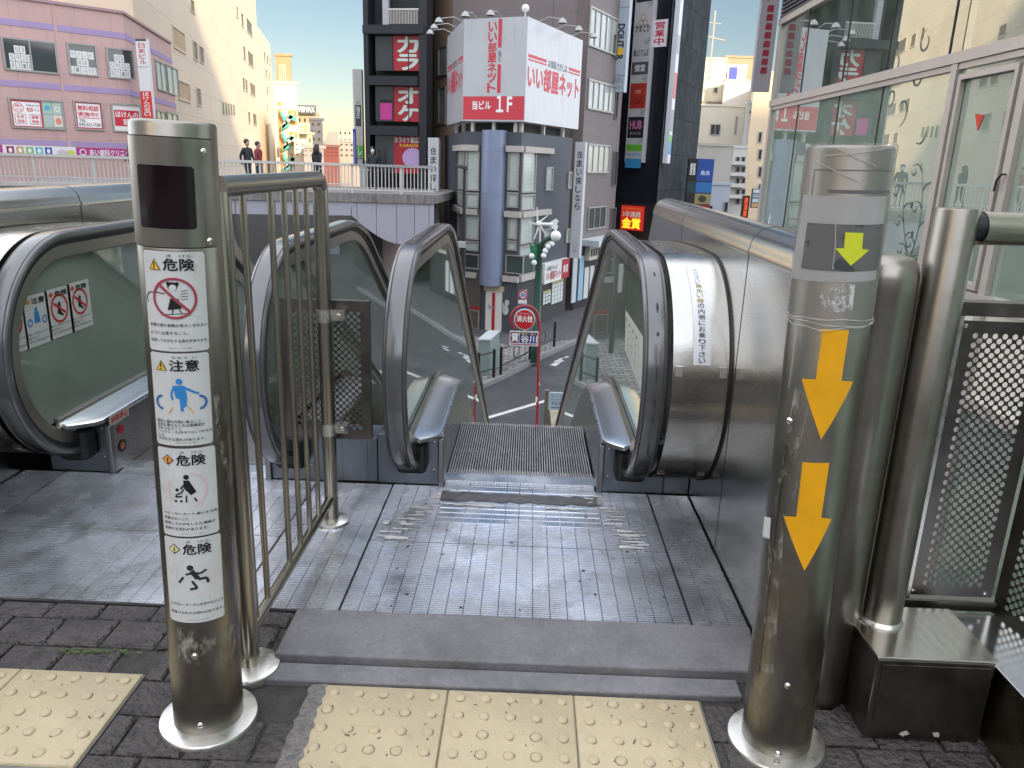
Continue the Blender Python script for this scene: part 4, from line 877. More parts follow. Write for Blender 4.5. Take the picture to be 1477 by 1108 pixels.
# ================================================================ BACKGROUND
ST = -5.5
ASPH = mat('asphalt', (.036, .037, .042), .8, var=.22, vs=1.2, bump=.5, bs=60, stain=((.055, .055, .06), .25, .52, .56))
WALK = mat('pavement_grey', (.075, .072, .078), .8, var=.2, vs=2, bump=.4, bs=30, brick=(None, .6, .3, .012, (.6, .6, .6), .1))
COBB = mat('cobble_stone', (.22, .21, .205), .75, var=.3, vs=4, bump=1, bs=14, brick=(None, .38, .22, .03, (.35, .35, .35), .3))
KERB = mat('kerb_concrete', (.19, .185, .185), .8, var=.2, vs=3)
LINEP = mat('road_paint', (.46, .46, .45), .7, var=.25, vs=5)
m = MB(); m.box((-900, -60, ST-1), (900, 1500, ST)); struct(m.build('street', ASPH, smooth=0))
K = [PZ(x, y, ST+.12) for x, y in ((560, 590), (650, 570), (697, 555), (725, 543), (755, 528), (781, 514), (812, 500), (840, 488), (870, 472), (900, 458), (960, 430))]
K = [(k.x, k.y) for k in K]
far = [(K[-1][0]+3, K[-1][1]+60), (-80, 150), (-80, 20)]
m = MB(); m.prism(K+far, ST, ST+.12); struct(m.build('pavement', WALK, smooth=0))
C0 = [PZ(x, y, ST+.13) for x, y in ((835, 488), (790, 494), (740, 500), (670, 480), (600, 480), (560, 560))]
m = MB(); m.prism(K[:8]+[(c.x, c.y) for c in C0], ST+.1, ST+.124); struct(m.build('pavement', COBB, smooth=0))
m = MB()
for (a, b) in zip(K, K[1:]):
    d = V((b[0]-a[0], b[1]-a[1])).normalized(); n_ = V((d.y, -d.x)); p = [V(a), V(b), V(b)-n_*.16, V(a)-n_*.16]; p[0] = V(a)+n_*.01; p[1] = V(b)+n_*.01
    m.prism([(q.x, q.y) for q in p], ST, ST+.14)
struct(m.build('kerb', KERB, smooth=0))
def strip(mb, pts, wd, z):
    for a, b in zip(pts, pts[1:]):
        d = V((b[0]-a[0], b[1]-a[1])).normalized(); n_ = V((d.y, -d.x))*wd/2; mb.add([(a[0]-n_.x, a[1]-n_.y, z), (a[0]+n_.x, a[1]+n_.y, z), (b[0]+n_.x, b[1]+n_.y, z), (b[0]-n_.x, b[1]-n_.y, z)], [(0, 1, 2, 3)])
m = MB(); L0 = [PZ(x, y, ST) for x, y in ((690, 606), (706, 602), (788, 578), (830, 566), (900, 545))]; strip(m, [(p.x, p.y) for p in L0], .16, ST+.004)
for cxp, cyp in ((808, 520),):            # worn road lettering
    for dx, dy, lx, ly in ((-13, 7, 8, -4), (-9, 8, 7, -4), (-8, 2, 8, -3), (-2, -1, 8, -3), (-3, 3, 7, -3), (4, -3, 8, -3), (26, -7, 9, -3), (28, -11, 9, -2)):
        a, b = PZ(cxp+dx, cyp+dy, ST), PZ(cxp+dx+lx, cyp+dy+ly, ST); strip(m, [(a.x, a.y), (b.x, b.y)], .11, ST+.004)
struct(m.build('road_marking', LINEP, smooth=0, fix=False))
n0 = [PZ(x, y, ST+.1) for x, y in ((793, 592), (1000, 540), (1400, 560))]
m = MB(); m.prism([(0.9, 8), (9, 8), (9, 22), (n0[0].x+.6, n0[0].y+.5), (n0[0].x, n0[0].y)], ST, ST+.12); struct(m.build('pavement', mat('near_pavement', (.28, .25, .17), .85, var=.3, vs=3, bump=.6, bs=20), smooth=0))
# ---------------------------------------------------------------- builders
DGL = mat('window_glass', (.03, .035, .038), .06, var=.3, vs=.6, spec=.8)
LGL = mat('curtained_glass', (.33, .36, .34), .10, var=.25, vs=1.5, spec=.7)
BLIND = mat('blind_glass', (.42, .47, .44), .14, var=.15, vs=1.2, spec=.6, brick=((1, 0), 2.5, .05, .006, (.7, .7, .7), .02))
FRM = mat('window_frame', (.32, .31, .29), .4, .3, var=.1)
def windows(f, rects, parent, pane=DGL, frame=FRM, t=.05, mull=0, px=True, name='window'):
    out = []
    for r in rects:
        u0, z0, u1, z1 = f.rect(*r) if px else r
        m = MB(); f.box(m, u0, z0, u1, z0+t, .004, .07); f.box(m, u0, z1-t, u1, z1, .004, .07); f.box(m, u0, z0+t, u0+t, z1-t, .004, .07); f.box(m, u1-t, z0+t, u1, z1-t, .004, .07)
        for k in range(1, mull+1):
            u = u0+(u1-u0)*k/(mull+1); f.box(m, u-t*.4, z0+t, u+t*.4, z1-t, .004, .06)
        w_ = m.build(name, frame, parent, smooth=0)
        m = MB(); f.box(m, u0+t*.5, z0+t*.5, u1-t*.5, z1-t*.5, .003, .02); m.build('pane', pane, w_, smooth=0); out.append((u0, z0, u1, z1))
    return out
def sign(name, label, cat, f, rect, art=None, base=WHITE, d0=.05, d1=.2, group=None, px=True, edge=None):
    u0, z0, u1, z1 = f.rect(*rect) if px else rect
    m = MB(); f.box(m, u0, z0, u1, z1, d0, d1); o = m.build(name, base, None, smooth=0); tag(o, label, cat, group)
    if art:
        a = Art(); art(a, u1-u0, z1-z0)
        if len(a.bm.verts): a.build('lettering', f.map(d1+.004, u0, z0), o)
    return o
def poly_building(root, poly, z0, z1, m_, name='wall'):
    m = MB(); m.prism(poly, z0, z1); return m.build(name, m_, root, smooth=0)
def fbox(root, f, u0, z0, u1, z1, d0, d1, m_, name):
    m = MB(); f.box(m, u0, z0, u1, z1, d0, d1); return m.build(name, m_, root, smooth=0)
def vt(a, s, x0, y0, x1, y1, m_, bold=.02, d=0., fill=.86):
    n = len(s); h = (y1-y0)/n
    for i, ch in enumerate(s): a.text(ch, x0, y1-h*(i+.5+fill/2), x1, y1-h*(i+.5-fill/2), m_, d, bold)
# ---------------------------------------------------------------- station building behind the viewer, and two added buildings that shape the light
sb_ = thing('station_building', 'low station building behind the viewer, outside the photo', 'building')
STW = mat('station_wall', (.33, .31, .28), .7, var=.15, vs=.4, brick=((1, 0), 3.2, 1.4, .03, (.5, .5, .5), .08))
m = MB(); m.box((-24, -50, ST), (90, -30, 9)); m.build('wall', STW, sb_, smooth=0)
for i in range(7):
    m = MB(); m.box((-20+i*15, -30.05, 4.4), (-10+i*15, -29.9, 8)); m.build('window', DGL, sb_, smooth=0)
m = MB(); m.box((-20, -30.06, .1), (32, -29.92, 3.6)); m.build('entrance', mat('entrance_dark', (.06, .05, .045), .3, var=.3, vs=1), sb_, smooth=0)
tw = thing('shade_tower', 'unseen tower block added far behind the viewer to throw the shade', 'building')  # added out of frame to shade the street and lower facades
m = MB(); m.box((68, -140, ST), (165, -120, 93)); m.build('wall', STW, tw, smooth=0)
for i in range(20):
    m = MB(); m.box((70, -120.0, i*4.2), (163, -119.9, i*4.2+2)); m.build('window', DGL, tw, smooth=0)
ds = thing('bounce_building', 'unseen pale building added left of the viewer to bounce warm light', 'building')  # added out of frame; its sunlit wall bounces warm light onto the foreground
m = MB(); m.box((-60, -60, ST), (-24, 5, 30)); m.build('wall', mat('bounce_cream', (.60, .57, .52), .7, var=.06, vs=.3, brick=((0, 1), 4, 1.8, .04, (.8, .8, .8), .03)), ds, smooth=0)
for i in range(5):
    for j in range(6):
        m = MB(); m.box((-24.02, -50+j*9, 4+i*5), (-23.96, -46+j*9, 6.5+i*5)); m.build('window', DGL, ds, smooth=0)
# ---------------------------------------------------------------- glass building on the right
GX = 4.0
gy1 = PX(1105, 200, GX).y
gf = Face((GX, gy1), (GX, -3.0))
gb = thing('glass_building', 'curtain wall building with pale green glass on the right', 'building')
ALU = mat('mullion_aluminium', (.55, .50, .46), .4, .4, var=.08)
FGL = glass('facade_glass', (.82, .96, .88), .40, .19, (.62, .76, .62), .004)
FGL2 = glass('film_glass', (.80, .95, .87), .28, .42, (.68, .84, .70), .004)
MINT = mat('interior_mint', (.62, .78, .68), .8, var=.1, vs=.8)
m = MB(); m.box((GX+.5, -3, ST), (GX+14, gy1-.3, 9.4)); m.box((GX, gy1-.25, ST), (GX+14, gy1+.0, 9.4)); m.build('interior_wall', MINT, gb, smooth=0)
m = MB(); m.box((GX+.02, -3, 9.3), (GX+14, gy1, 9.7)); m.build('roof', ALU, gb, smooth=0)
zB = gf.uv(1372, 87)[1]; zT = gf.uv(1150, 20)[1]; zS = gf.uv(1325, 405)[1]
us = [gf.uv(*q)[0] for q in ((1110, 200), (1155, 130), (1217, 100), (1279, 100), (1356, 250), (1462, 230))]
us += [us[-1]+1.7*i for i in (1, 2, 3)]
lev = [ST+.1, -3.2, zS-.9, zS, zB, zT, zT+2.2, 9.3]
for i, z in enumerate(lev[1:]): m = MB(); gf.box(m, us[0]-.1, z-.05, us[-1], z+.05, -.04, .05); m.build('transom', ALU, gb, smooth=0)
m = MB(); gf.box(m, us[0]-.1, zB-.11, us[-1], zB-.055, -.03, .03); m.build('transom', ALU, gb, smooth=0)
for i, u in enumerate(us):
    thick = i in (0, 4, 5)
    for a, b in ((lev[0], zB-.055), (zB+.05, lev[-1])):
        if a > 1 and i == 4: u = gf.uv(1376, 40)[0]
        m = MB(); wd = .05 if (i == 0 or (thick and a < 1)) else .008; gf.box(m, u-wd, a, u+wd, b, -.03, .045 if wd > .02 else .008); m.build('mullion', ALU if wd > .02 else BLACK, gb, smooth=0)
for i in range(len(us)-1):
    for z0, z1 in zip(lev, lev[1:]):
        m = MB(); gf.box(m, us[i]+.01, z0+.02, us[i+1]-.01, z1-.02, -.012, -.002); m.build('pane', (FGL if z0 > zS+.2 else FGL2) if not (zS-.95 < z0 < zS-.1) else mat('cream_spandrel', (.74, .71, .60), .25, var=.08, vs=2, spec=.6), gb, smooth=0)
# window frames of the opening lights, blind, handles, decals
wf = gf.rect(1381, 110, 1455, 425)
m = MB(); u0, z0, u1, z1 = us[4]+.12, zS+.07, us[5]-.1, zB-.16
for q in ((u0, z0, u1, z0+.05), (u0, z1-.05, u1, z1), (u0, z0+.05, u0+.05, z1-.05), (u1-.05, z0+.05, u1, z1-.05)): gf.box(m, *q, .003, .05)
m.build('opening_light', ALU, gb, smooth=0)
m = MB()
for i in range(60):
    z = zS+.1+i*.028; gf.box(m, us[5]-.42, z, us[5]-.04, z+.017, -.30, -.27)
m.build('blind', mat('blind_slat', (.75, .8, .76), .5, var=.05), gb, smooth=0)
m = MB()
for i in range(26):
    z = zT+.05+i*.06; gf.box(m, us[0], z, us[2], z+.03, .0, .06)
m.build('louvre', mat('louvre_dark', (.08, .08, .09), .5, var=.1), gb, smooth=0)
a = Art(); T = gf.uv(1407, 164); T2 = gf.uv(1420, 166); T3 = gf.uv(1410, 190); a.poly([T, T2, T3], ink('#c8402a')); a.build('triangle_marker', gf.map(.004), gb)
hd = gf.uv(1459, 252); m = MB(); p0 = gf.at(hd[0], hd[1], .05); m.tube([gf.at(hd[0], hd[1], .03), p0+V((-.03, 0, 0)), gf.at(hd[0]-.06, hd[1]-.05, .08), gf.at(hd[0]-.07, hd[1]-.14, .08)], .009, 8); m.build('handle', BLACK, gb)
vine = mat('vine_print', (.10, .12, .11), .6, var=.1)
a = Art()
def curl(cx, cy, r, a0, a1, w0=.012, n=18):
    pts = []
    for k in range(n+1):
        t = k/n; ang = a0+(a1-a0)*t; rr = r*(1-.55*t); pts.append((cx+rr*math.cos(ang), cy+rr*math.sin(ang)))
    for k in range(n): a.line(pts[k:k+2], w0*(.4+1.2*math.sin(PI*(k+.5)/n)), vine)
for base, zz, hh in ((gf.uv(1312, 318)[0], 0, 1.0), (us[4]-.45, 1.9, .8)):
    z = zS-.1; stem = [(base+.22*math.sin(k*.21+zz), z+hh*k*.09) for k in range(15)]
    for k in range(14): a.line(stem[k:k+2], .016-.0008*k, vine)
    for k in range(1, 15, 2):
        s_ = 1 if (k//2) % 2 else -1; x_, y_ = stem[k]; L_ = random.uniform(.14, .28)
        br_ = [(x_+s_*L_*t, y_+L_*(1.15*t-.9*t*t)) for t in (0, .3, .6, .85, 1.0)]
        for q in range(4): a.line(br_[q:q+2], .013*(1-q*.2), vine)
        if k % 4 == 1: curl(br_[-1][0]-s_*.05, br_[-1][1]-.04, .06, 0 if s_ > 0 else PI, -3.6*s_+(0 if s_ > 0 else PI), .010)
        else: a.ell(br_[-1][0], br_[-1][1], .025, .034, vine)
for px, py, r in ((1290, 90, .18), (1325, 110, .13), (1335, 60, .12), (1300, 160, .16), (1285, 140, .1), (1330, 190, .14)):
    u, z = gf.uv(px, py); curl(u, z, r, random.uniform(0, 6), random.uniform(6, 10), .012)
a.build('vine_decal', gf.map(.003), gb)
a = Art(); vn2 = None
nf = Face((GX-.02, 0), (GX-.02, -1))
bs = sign('blade_sign', 'tall grey blade sign with dark red marks on the far edge of the glass building', 'sign', Face((GX-.36, gy1+.05), (GX, gy1+.05)), (.01, P(1108, 133, gy1)[2], .30, 9.2),
          lambda a, W, H: [a.poly([(W*.35, y), (W*.72, y), (W*.72, y+.10), (W*.40, y+.10), (W*.35, y+.05)], ink('#8e1f38')) for y in [.28+.135*i for i in range(50)] if not (1.35 < y < 1.6)] and a.line([(W*.3, 1.38), (W*.7, 1.48), (W*.35, 1.58)], .03, ink('#b06a76')), mat('blade_grey', (.36, .34, .36), .5, var=.08), .0, .12, px=False)
# ---------------------------------------------------------------- elevated pedestrian deck in the middle distance
CONC = mat('stained_concrete', (.22, .21, .20), .85, var=.25, vs=3, stain=((.08, .075, .07), 4, .45, .7, (2.2, 2.2, .25)))
LAV = mat('fascia_panel', (.34, .33, .385), .5, var=.06, vs=1.5)
SOF = mat('soffit_panel', (.42, .41, .41), .6, var=.1, vs=1, brick=((1, .3), 2.2, 9, .02, (.5, .5, .5), .03))
pd = thing('pedestrian_deck', 'raised pedestrian deck with stained concrete edge and lavender fascia panels', 'pedestrian bridge')
qa, qb, qc = P(-40, 262, 25.0), P(506, 276, 28.3), P(626, 275, 28.6)
fl, fr_ = Face(qa, qb), Face(qb, qc)
ZK = -.02
zk1 = fl.uv(440, 290)[1]; zl1 = fl.uv(430, 310)[1]
for f in (fl, fr_):
    fbox(pd, f, 0 if f is fr_ else 0, zk1, f.len, ZK, -.5, .06, CONC, 'edge_beam')
m = MB(); back = 7.0
pl_ = [(qa.x, qa.y), (qb.x, qb.y), (qc.x, qc.y), (qc.x+.3, qc.y+back), (qa.x-3, qa.y+back+3)]
m.prism([(p[0], p[1]+.4) for p in pl_[:3]]+pl_[3:], zk1-.02, ZK-.03); m.build('slab', CONC, pd, smooth=0)
n = 9
for i in range(n):
    a_, b_ = fl.len*i/n, fl.len*(i+1)/n; fbox(pd, fl, a_+.012, zl1, b_-.012, zk1-.005, -.4, .0, LAV, 'fascia_panel')
zd = fr_.uv(575, 352)[1]
m = MB(); m.add([fl.at(0, zl1, -.01), fl.at(fl.len, zl1, -.01), fl.at(fl.len+1.6, zd-1.3, -3.2), fl.at(0, zd-1.3, -3.2)], [(0, 1, 2, 3)]); m.add([fl.at(0, zl1+.3, -.3), fl.at(fl.len, zl1+.3, -.3), fl.at(fl.len+1.6, zd-1.0, -3.5), fl.at(0, zd-1.0, -3.5)], [(3, 2, 1, 0)])
m.build('soffit', SOF, pd, smooth=0, fix=False)
u0c = 0; edges = [0, .42, 1.0, 1.5, 2.1, 2.65, fr_.len]; edges = [e*fr_.len/3.05 if e < fr_.len else e for e in edges]
def under(u):
    t = u/fr_.len
    if t < .6: return zl1+(zd-zl1)*math.sin(min(1, t/.6)*PI/2)
    return zd
edges = [fr_.uv(x, 320)[0] for x in (506, 515, 543, 572, 598, 619, 626)]; edges[0] = 0
for a_, b_ in zip(edges, edges[1:]):
    k = 8; us_ = [a_+.008+(b_-a_-.016)*j/k for j in range(k+1)]; m = MB(); vs = []
    for u in us_: vs += [fr_.at(u, under(u), -.4), fr_.at(u, under(u), .0), fr_.at(u, zk1-.005, .0), fr_.at(u, zk1-.005, -.4)]
    fs = []
    for j in range(k): o = j*4; p = o+4; fs += [(o, o+1, p+1, p), (o+1, o+2, p+2, p+1), (o+2, o+3, p+3, p+2), (o+3, o, p, p+3)]
    fs += [(0, 3, 2, 1), (k*4, k*4+1, k*4+2, k*4+3)]
    m.add(vs, fs); m.build('end_panel', LAV, pd, smooth=20)
c0 = P(572, 375, 30.5); m = MB(); m.lathe([(.55, ST), (.55, zd+.2)], (c0.x, c0.y, 0), 24); m.build('column', mat('deck_column', (.32, .26, .26), .7, var=.1), pd)
c0 = P(520, 375, 33); m = MB(); m.box((c0.x-.8, c0.y, ST), (c0.x+1.4, c0.y+1.2, zd+.3)); m.build('column', mat('deck_pier', (.13, .11, .10), .8, var=.1), pd, smooth=0)
RAILP = mat('rail_paint', (.55, .53, .50), .5, .2, var=.08)
dr_ = thing('deck_railing', 'pale metal railing with close vertical bars along the raised pedestrian deck', 'railing')
zr = 0.98
for f in (fl, fr_):
    fbox(dr_, f, -.02, zr-.07, f.len+.03, zr+.02, -.16, -.02, mat('rail_top', (.60, .60, .62), .25, .8, var=.05) if f is fr_ else RAILP, 'top_rail')
    m = MB()
    for z in ((.10,) if f is fr_ else (.10, .28)): f.box(m, 0, z-.02, f.len, z+.02, -.12, -.07)
    m.build('lower_rail', RAILP, dr_, smooth=0)
    m = MB(); n = int(f.len/.125)
    for i in range(n): u = f.len*(i+.5)/n; f.box(m, u-.016, .10, u+.016, zr-.06, -.11, -.08)
    b_ = m.build('bar', RAILP, dr_, smooth=0); b_['kind'] = 'stuff'
    for i in range(int(f.len/1.75)+1):
        u = min(f.len-.05, .05+i*1.75); fbox(dr_, f, u-.035, ZK, u+.035, zr-.06, -.14, -.05, RAILP, 'post')
# ---------------------------------------------------------------- pink building
PK = mat('pink_render', (.55, .36, .335), .8, var=.08, vs=.6, stain=((.40, .255, .255), 1.2, .52, .8, (1.5, 1.5, .22)), brick=((1, .1), 3.2, 1.6, .012, (.82, .82, .82), .015))
PUR = mat('lilac_band', (.37, .28, .47), .8, var=.06, vs=1)
pk = thing('pink_building', 'pink rendered building with lilac bands and window signs, upper left', 'building')
A_, B_, C_ = P(-80, 210, 33.6), P(196, 216, 39), P(259, 218, 49)
pf, pg = Face(A_, B_), Face(B_, C_); zt_ = pf.uv(190, 22)[1]
poly_building(pk, [(A_.x, A_.y), (B_.x, B_.y), (C_.x, C_.y), (C_.x-16, C_.y+6), (A_.x-14, A_.y+14)], ST, zt_, PK)
m = MB(); pf.box(m, -.1, zt_, pf.len, zt_+.12, -.5, .08); pg.box(m, 0, zt_, pg.len, zt_+.12, -.5, .08); m.build('parapet', mat('pink_coping', (.38, .25, .26), .7, var=.1), pk, smooth=0)
for ya, yb in ((47, 38), (131, 122.5), (211, 203.5)):
    za, zb_ = pf.uv(100, ya)[1], pf.uv(100, yb)[1]; m = MB(); pf.box(m, 0, za, pf.len, zb_, .0, .02); pg.box(m, 0, za, pg.len, zb_, .0, .02); m.build('band', PUR, pk, smooth=0)
wr = windows(pf, [(4, 57, 82, 104)], pk, DGL, FRM, .07, 1)+windows(pf, [(98, 63, 140, 109), (154, 70, 194, 114)], pk, DGL, FRM, .07)
wl = windows(pf, [(14, 143, 92, 186), (107, 146, 149, 188), (161, 150, 205, 191)], pk, LGL, FRM, .07)
windows(pg, [(225, 90, 239, 131), (241, 97, 256, 137), (226, 160, 239, 190), (241, 163, 256, 190)], pk, LGL, FRM, .07, 1)
fbox(pk, pf, pf.uv(85, 100)[0], ST, pf.uv(89, 100)[0], zt_, .0, .03, PK, 'pilaster')
def papers(rows):
    def f(a, W, H):
        n = len(rows); h = H/n
        for i, r in enumerate(rows):
            w_ = W/4.2; x = (W-w_*len(r))/2
            for c in r:
                if c != ' ': a.rect(x+.01, H-h*(i+1)+.01, x+w_-.01, H-h*i-.01, ink('#dcdcd8')); a.text(c, x+w_*.25, H-h*(i+.8), x+w_*.75, H-h*(i+.2), ink('#8c8c8c'), .003, 0)
                x += w_
    return f
def glued(name, label, f, rect, art, d=.024, px=True):
    u0, z0, u1, z1 = f.rect(*rect) if px else rect; a = Art(); art(a, u1-u0, z1-z0); o = a.build(name, f.map(d, u0, z0)); return tag(o, label, 'sign')
glued('paper_notice', 'paper sheets with a phone number in the leftmost upper window of the pink building', pf, (12, 66, 47, 101), papers(['03', '5923', '8218']))
glued('paper_notice', 'white paper sheets reading tenants wanted in the middle upper window of the pink building', pf, (101, 74, 137, 107), papers(['テナント', ' 募集 ', 'ルームカワ']))
glued('paper_notice', 'stepped white paper sheets in the right upper window of the pink building', pf, (157, 79, 188, 112), papers([' 03 ', '5923', '8218']))
def s_ins(a, W, H):
    a.rect(0, 0, W, H, ink('#f0ecea')); a.frame(0, 0, W, H, .07, ink('#b8283c'), .003); a.ring(W*.25, H*.72, W*.15, W*.17, RED, .003); a.text('保険の', W*.14, H*.74, W*.36, H*.84, RED, .004); a.text('プロが', W*.14, H*.60, W*.36, H*.70, RED, .004)
    a.text('保険会社数', W*.5, H*.78, W*.92, H*.86, INK, .004, 0); a.rect(W*.52, H*.60, W*.70, H*.73, RED, .003); a.text('40', W*.55, H*.62, W*.67, H*.71, WHITE, .006); a.text('以上', W*.75, H*.62, W*.92, H*.71, INK, .004)
    for x, s1, s2 in ((.1, '生命', '保険'), (.56, '損害', '保険')): a.frame(W*x, H*.12, W*(x+.36), H*.5, .02, ink('#9c4652'), .003); a.text(s1, W*(x+.06), H*.33, W*(x+.3), H*.46, RED, .004); a.text(s2, W*(x+.06), H*.16, W*(x+.3), H*.29, RED, .004)
glued('window_poster', 'red framed insurance poster in the lower left window of the pink building', pf, (16, 145, 61, 184), s_ins)
def s_cards(a, W, H):
    for x, y, c in ((.02, .52, '#9fc4b4'), (.52, .52, '#b4c4b8'), (.02, .03, '#aebcb4'), (.52, .03, '#d8d4c4')): a.rect(W*x, H*y, W*(x+.46), H*(y+.45), ink(c))
    a.ell(W*.75, H*.25, W*.15, H*.14, ink('#d88a7a'), .003); a.ell(W*.25, H*.75, W*.16, H*.1, ink('#5fa8c0'), .003); a.ring(W*.75, H*.72, W*.1, W*.14, WHITE, .003)
glued('window_poster', 'four small pale green posters beside the red framed poster on the pink building', pf, (62, 147, 90, 184), s_cards)
def s_free(a, W, H):
    a.rect(0, 0, W, H, ink('#f0ecea')); a.frame(0, 0, W, H, .06, ink('#b8283c'), .003); a.text('無料相談', W*.1, H*.68, W*.9, H*.88, RED, .004, .03); a.text('実施中!!', W*.1, H*.46, W*.86, H*.64, RED, .004, .03); a.line([(W*.1, H*.41), (W*.9, H*.41)], .03, RED, .003)
    a.text('TEL', W*.12, H*.25, W*.36, H*.35, INK, .004); a.text('042-521-7381', W*.1, H*.1, W*.92, H*.22, INK, .004)
glued('window_poster', 'white poster offering free consultation with a telephone number on the pink building', pf, (109, 148, 147, 186), s_free)
def s_mado(a, W, H):
    a.rect(0, 0, W, H, ink('#e6e2e0')); a.rect(W*.05, H*.18, W*.95, H*.8, ink('#c82838'), .003); a.text('ほけんの', W*.1, H*.52, W*.9, H*.74, WHITE, .005, .03); a.text('窓口', W*.34, H*.24, W*.78, H*.46, WHITE, .005, .03)
glued('window_poster', 'red and white poster in the pink building window cut off by the sticker post', pf, (163, 152, 203, 189), s_mado)
def s_ban(a, W, H):
    mg = ink('#b03a86'); a.rect(0, 0, W*.225, H, mg, .003); a.text('クリニック', W*.02, H*.2, W*.2, H*.8, WHITE, .006, .02)
    for i, c in enumerate(('#8a2448', '#c89868', '#7cb860', '#58b4c0', '#3050a0')): a.rect(W*(.245+.052*i), H*.12, W*(.285+.052*i), H*.88, ink(c), .003); a.ell(W*(.265+.052*i), H*.5, W*.01, H*.24, WHITE, .006, 10)
    a.ell(W*.55, H*.4, W*.03, H*.3, ink('#c8b8c8'), .003); a.ell(W*.60, H*.4, W*.025, H*.28, ink('#c8d060'), .003); a.rect(W*.63, 0, W, H, mg, .003); a.ring(W*.67, H*.5, H*.25, H*.34, WHITE, .006); a.text('あい歯科クリニック', W*.71, H*.18, W*.985, H*.84, WHITE, .006, .03)
sign('clinic_banner', 'long magenta and white clinic banner along the foot of the pink building', 'sign', pf, (-60, 211, 196, 225), s_ban, ink('#e4dfe2'), .01, .06)
def s_nis(a, W, H):
    a.rect(W*.02, H*.97, W*.98, H*1.0, ink('#555555'), .002); vt(a, '日新ビル', W*.25, H*.68, W*.8, H*.95, ink('#c04060'), .02); a.rect(0, 0, W, H*.34, ink('#d03838'), .002); vt(a, 'ほけんの窓口', W*.25, H*.02, W*.78, H*.33, WHITE, .02, .004); a.line([(0, H*.65), (W, H*.65)], .03, ink('#999999'), .003)
q0 = pf.at(pf.len, 0, 0); fs_ = Face((P(204, 110, 38.6).x, 38.6), (P(221, 110, 38.5).x, 38.5))
sign('blade_sign', 'narrow white and red vertical sign on the corner of the pink building', 'sign', fs_, (204, 57, 220, 170), s_nis, ink('#dddcdc'), .0, .2)
lv = thing('louvre_screen', 'cream slatted louvre screen on the roof above the pink building', 'roof screen')
lf = Face(P(40, 10, 45), P(198, 10, 49)); u0, z0, u1, z1 = 0, zt_-.5, lf.len, zt_+6
m = MB(); n = 70
for i in range(n): u = u1*(i+.5)/n; lf.box(m, u-.05, z0, u+.03, z1, .0, .1)
m.build('slats', mat('louvre_cream', (.62, .52, .34), .6, var=.08), lv, smooth=0)
m = MB()
for i in range(16): z = z0+.25+i*.4; lf.box(m, 0, z, u1, z+.08, -.1, -.01)
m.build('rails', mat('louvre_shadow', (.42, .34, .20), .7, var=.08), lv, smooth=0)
# ---------------------------------------------------------------- cream tall building
CR = mat('cream_panel', (.60, .50, .38), .75, var=.05, vs=.3, brick=((-.23, .97), 4.0, 1.8, .03, (.8, .8, .8), .03))
cb_ = thing('cream_building', 'tall cream building with small slot windows behind the pink building', 'building')
c1, c2 = P(262, 200, 52), P(361, 200, 88); cf0 = Face(c1, c2); ua = -9.5; ub = cf0.uv(374, 100)[0]; uc = cf0.uv(394, 150)[0]
a1, b1, d1 = cf0.at(ua, 0), cf0.at(ub, 0), cf0.at(uc, 0); zt2 = cf0.uv(384, 56)[1]
poly_building(cb_, [(a1.x, a1.y), (b1.x, b1.y), (b1.x-22, b1.y+4), (a1.x-22, a1.y+4)], ST, 27, CR)
poly_building(cb_, [(b1.x+.02, b1.y+.05), (d1.x, d1.y), (d1.x-18, d1.y+4), (b1.x-18, b1.y+4.1)], ST, zt2, CR)
windows(cf0, [(249, 42, 266, 73), (256, 117, 273, 146)], cb_, mat('recess_tan', (.42, .30, .19), .7, var=.2, vs=.5), CR, .12)
windows(cf0, [(278, 60, 284, 87), (287, 67, 293, 91), (283, 127, 289, 153), (274, 0, 280, 18), (347, 20, 351, 38), (355, 30, 363, 49), (350, 67, 354, 85), (357, 76, 365, 95), (349, 112, 353, 130), (353, 115, 357, 132), (360, 121, 368, 138), (357, 161, 361, 178), (364, 164, 370, 181), (340, 10, 343, 25)], cb_, mat('slot_dark', (.14, .11, .08), .4, var=.2), CR, .08)
windows(cf0, [(380, 76, 382.5, 88), (384, 80, 386.5, 92), (379, 98, 381.5, 110), (383, 101, 385.5, 112), (388, 84, 390, 95), (387, 105, 389, 115), (380, 122, 382, 134), (384, 125, 386.5, 136), (379, 145, 381.5, 156), (384, 150, 386, 160)], cb_, mat('slot_dark', (.14, .11, .08), .4), CR, .06)
def s_old(a, W, H):
    for i in range(5): a.rect(W*(.04+.2*i), H*.05*i, W*(.15+.2*i), H*(.8+.04*i), ink('#5c6250'))
sign('wall_lettering', 'row of dark olive metal letters high on the cream building', 'sign', cf0, (320, 147, 339, 168), s_old, CR, .0, .02)
m = MB(); q = cf0.at(uc-6, zt2, -2); m.tube([q, q+V((0, 0, 3.4))], .12, 8); m.tube([q+V((.5, 0, 0)), q+V((.5, 0, 2.6))], .25, 8); m.tube([q+V((-.4, 0, 1.6)), q+V((.6, 0, 1.6))], .08, 6); tag(m.build('rooftop_antenna', mat('antenna_white', (.6, .58, .54), .6), smooth=30), 'white mobile phone antenna on the roof edge of the cream building', 'antenna')
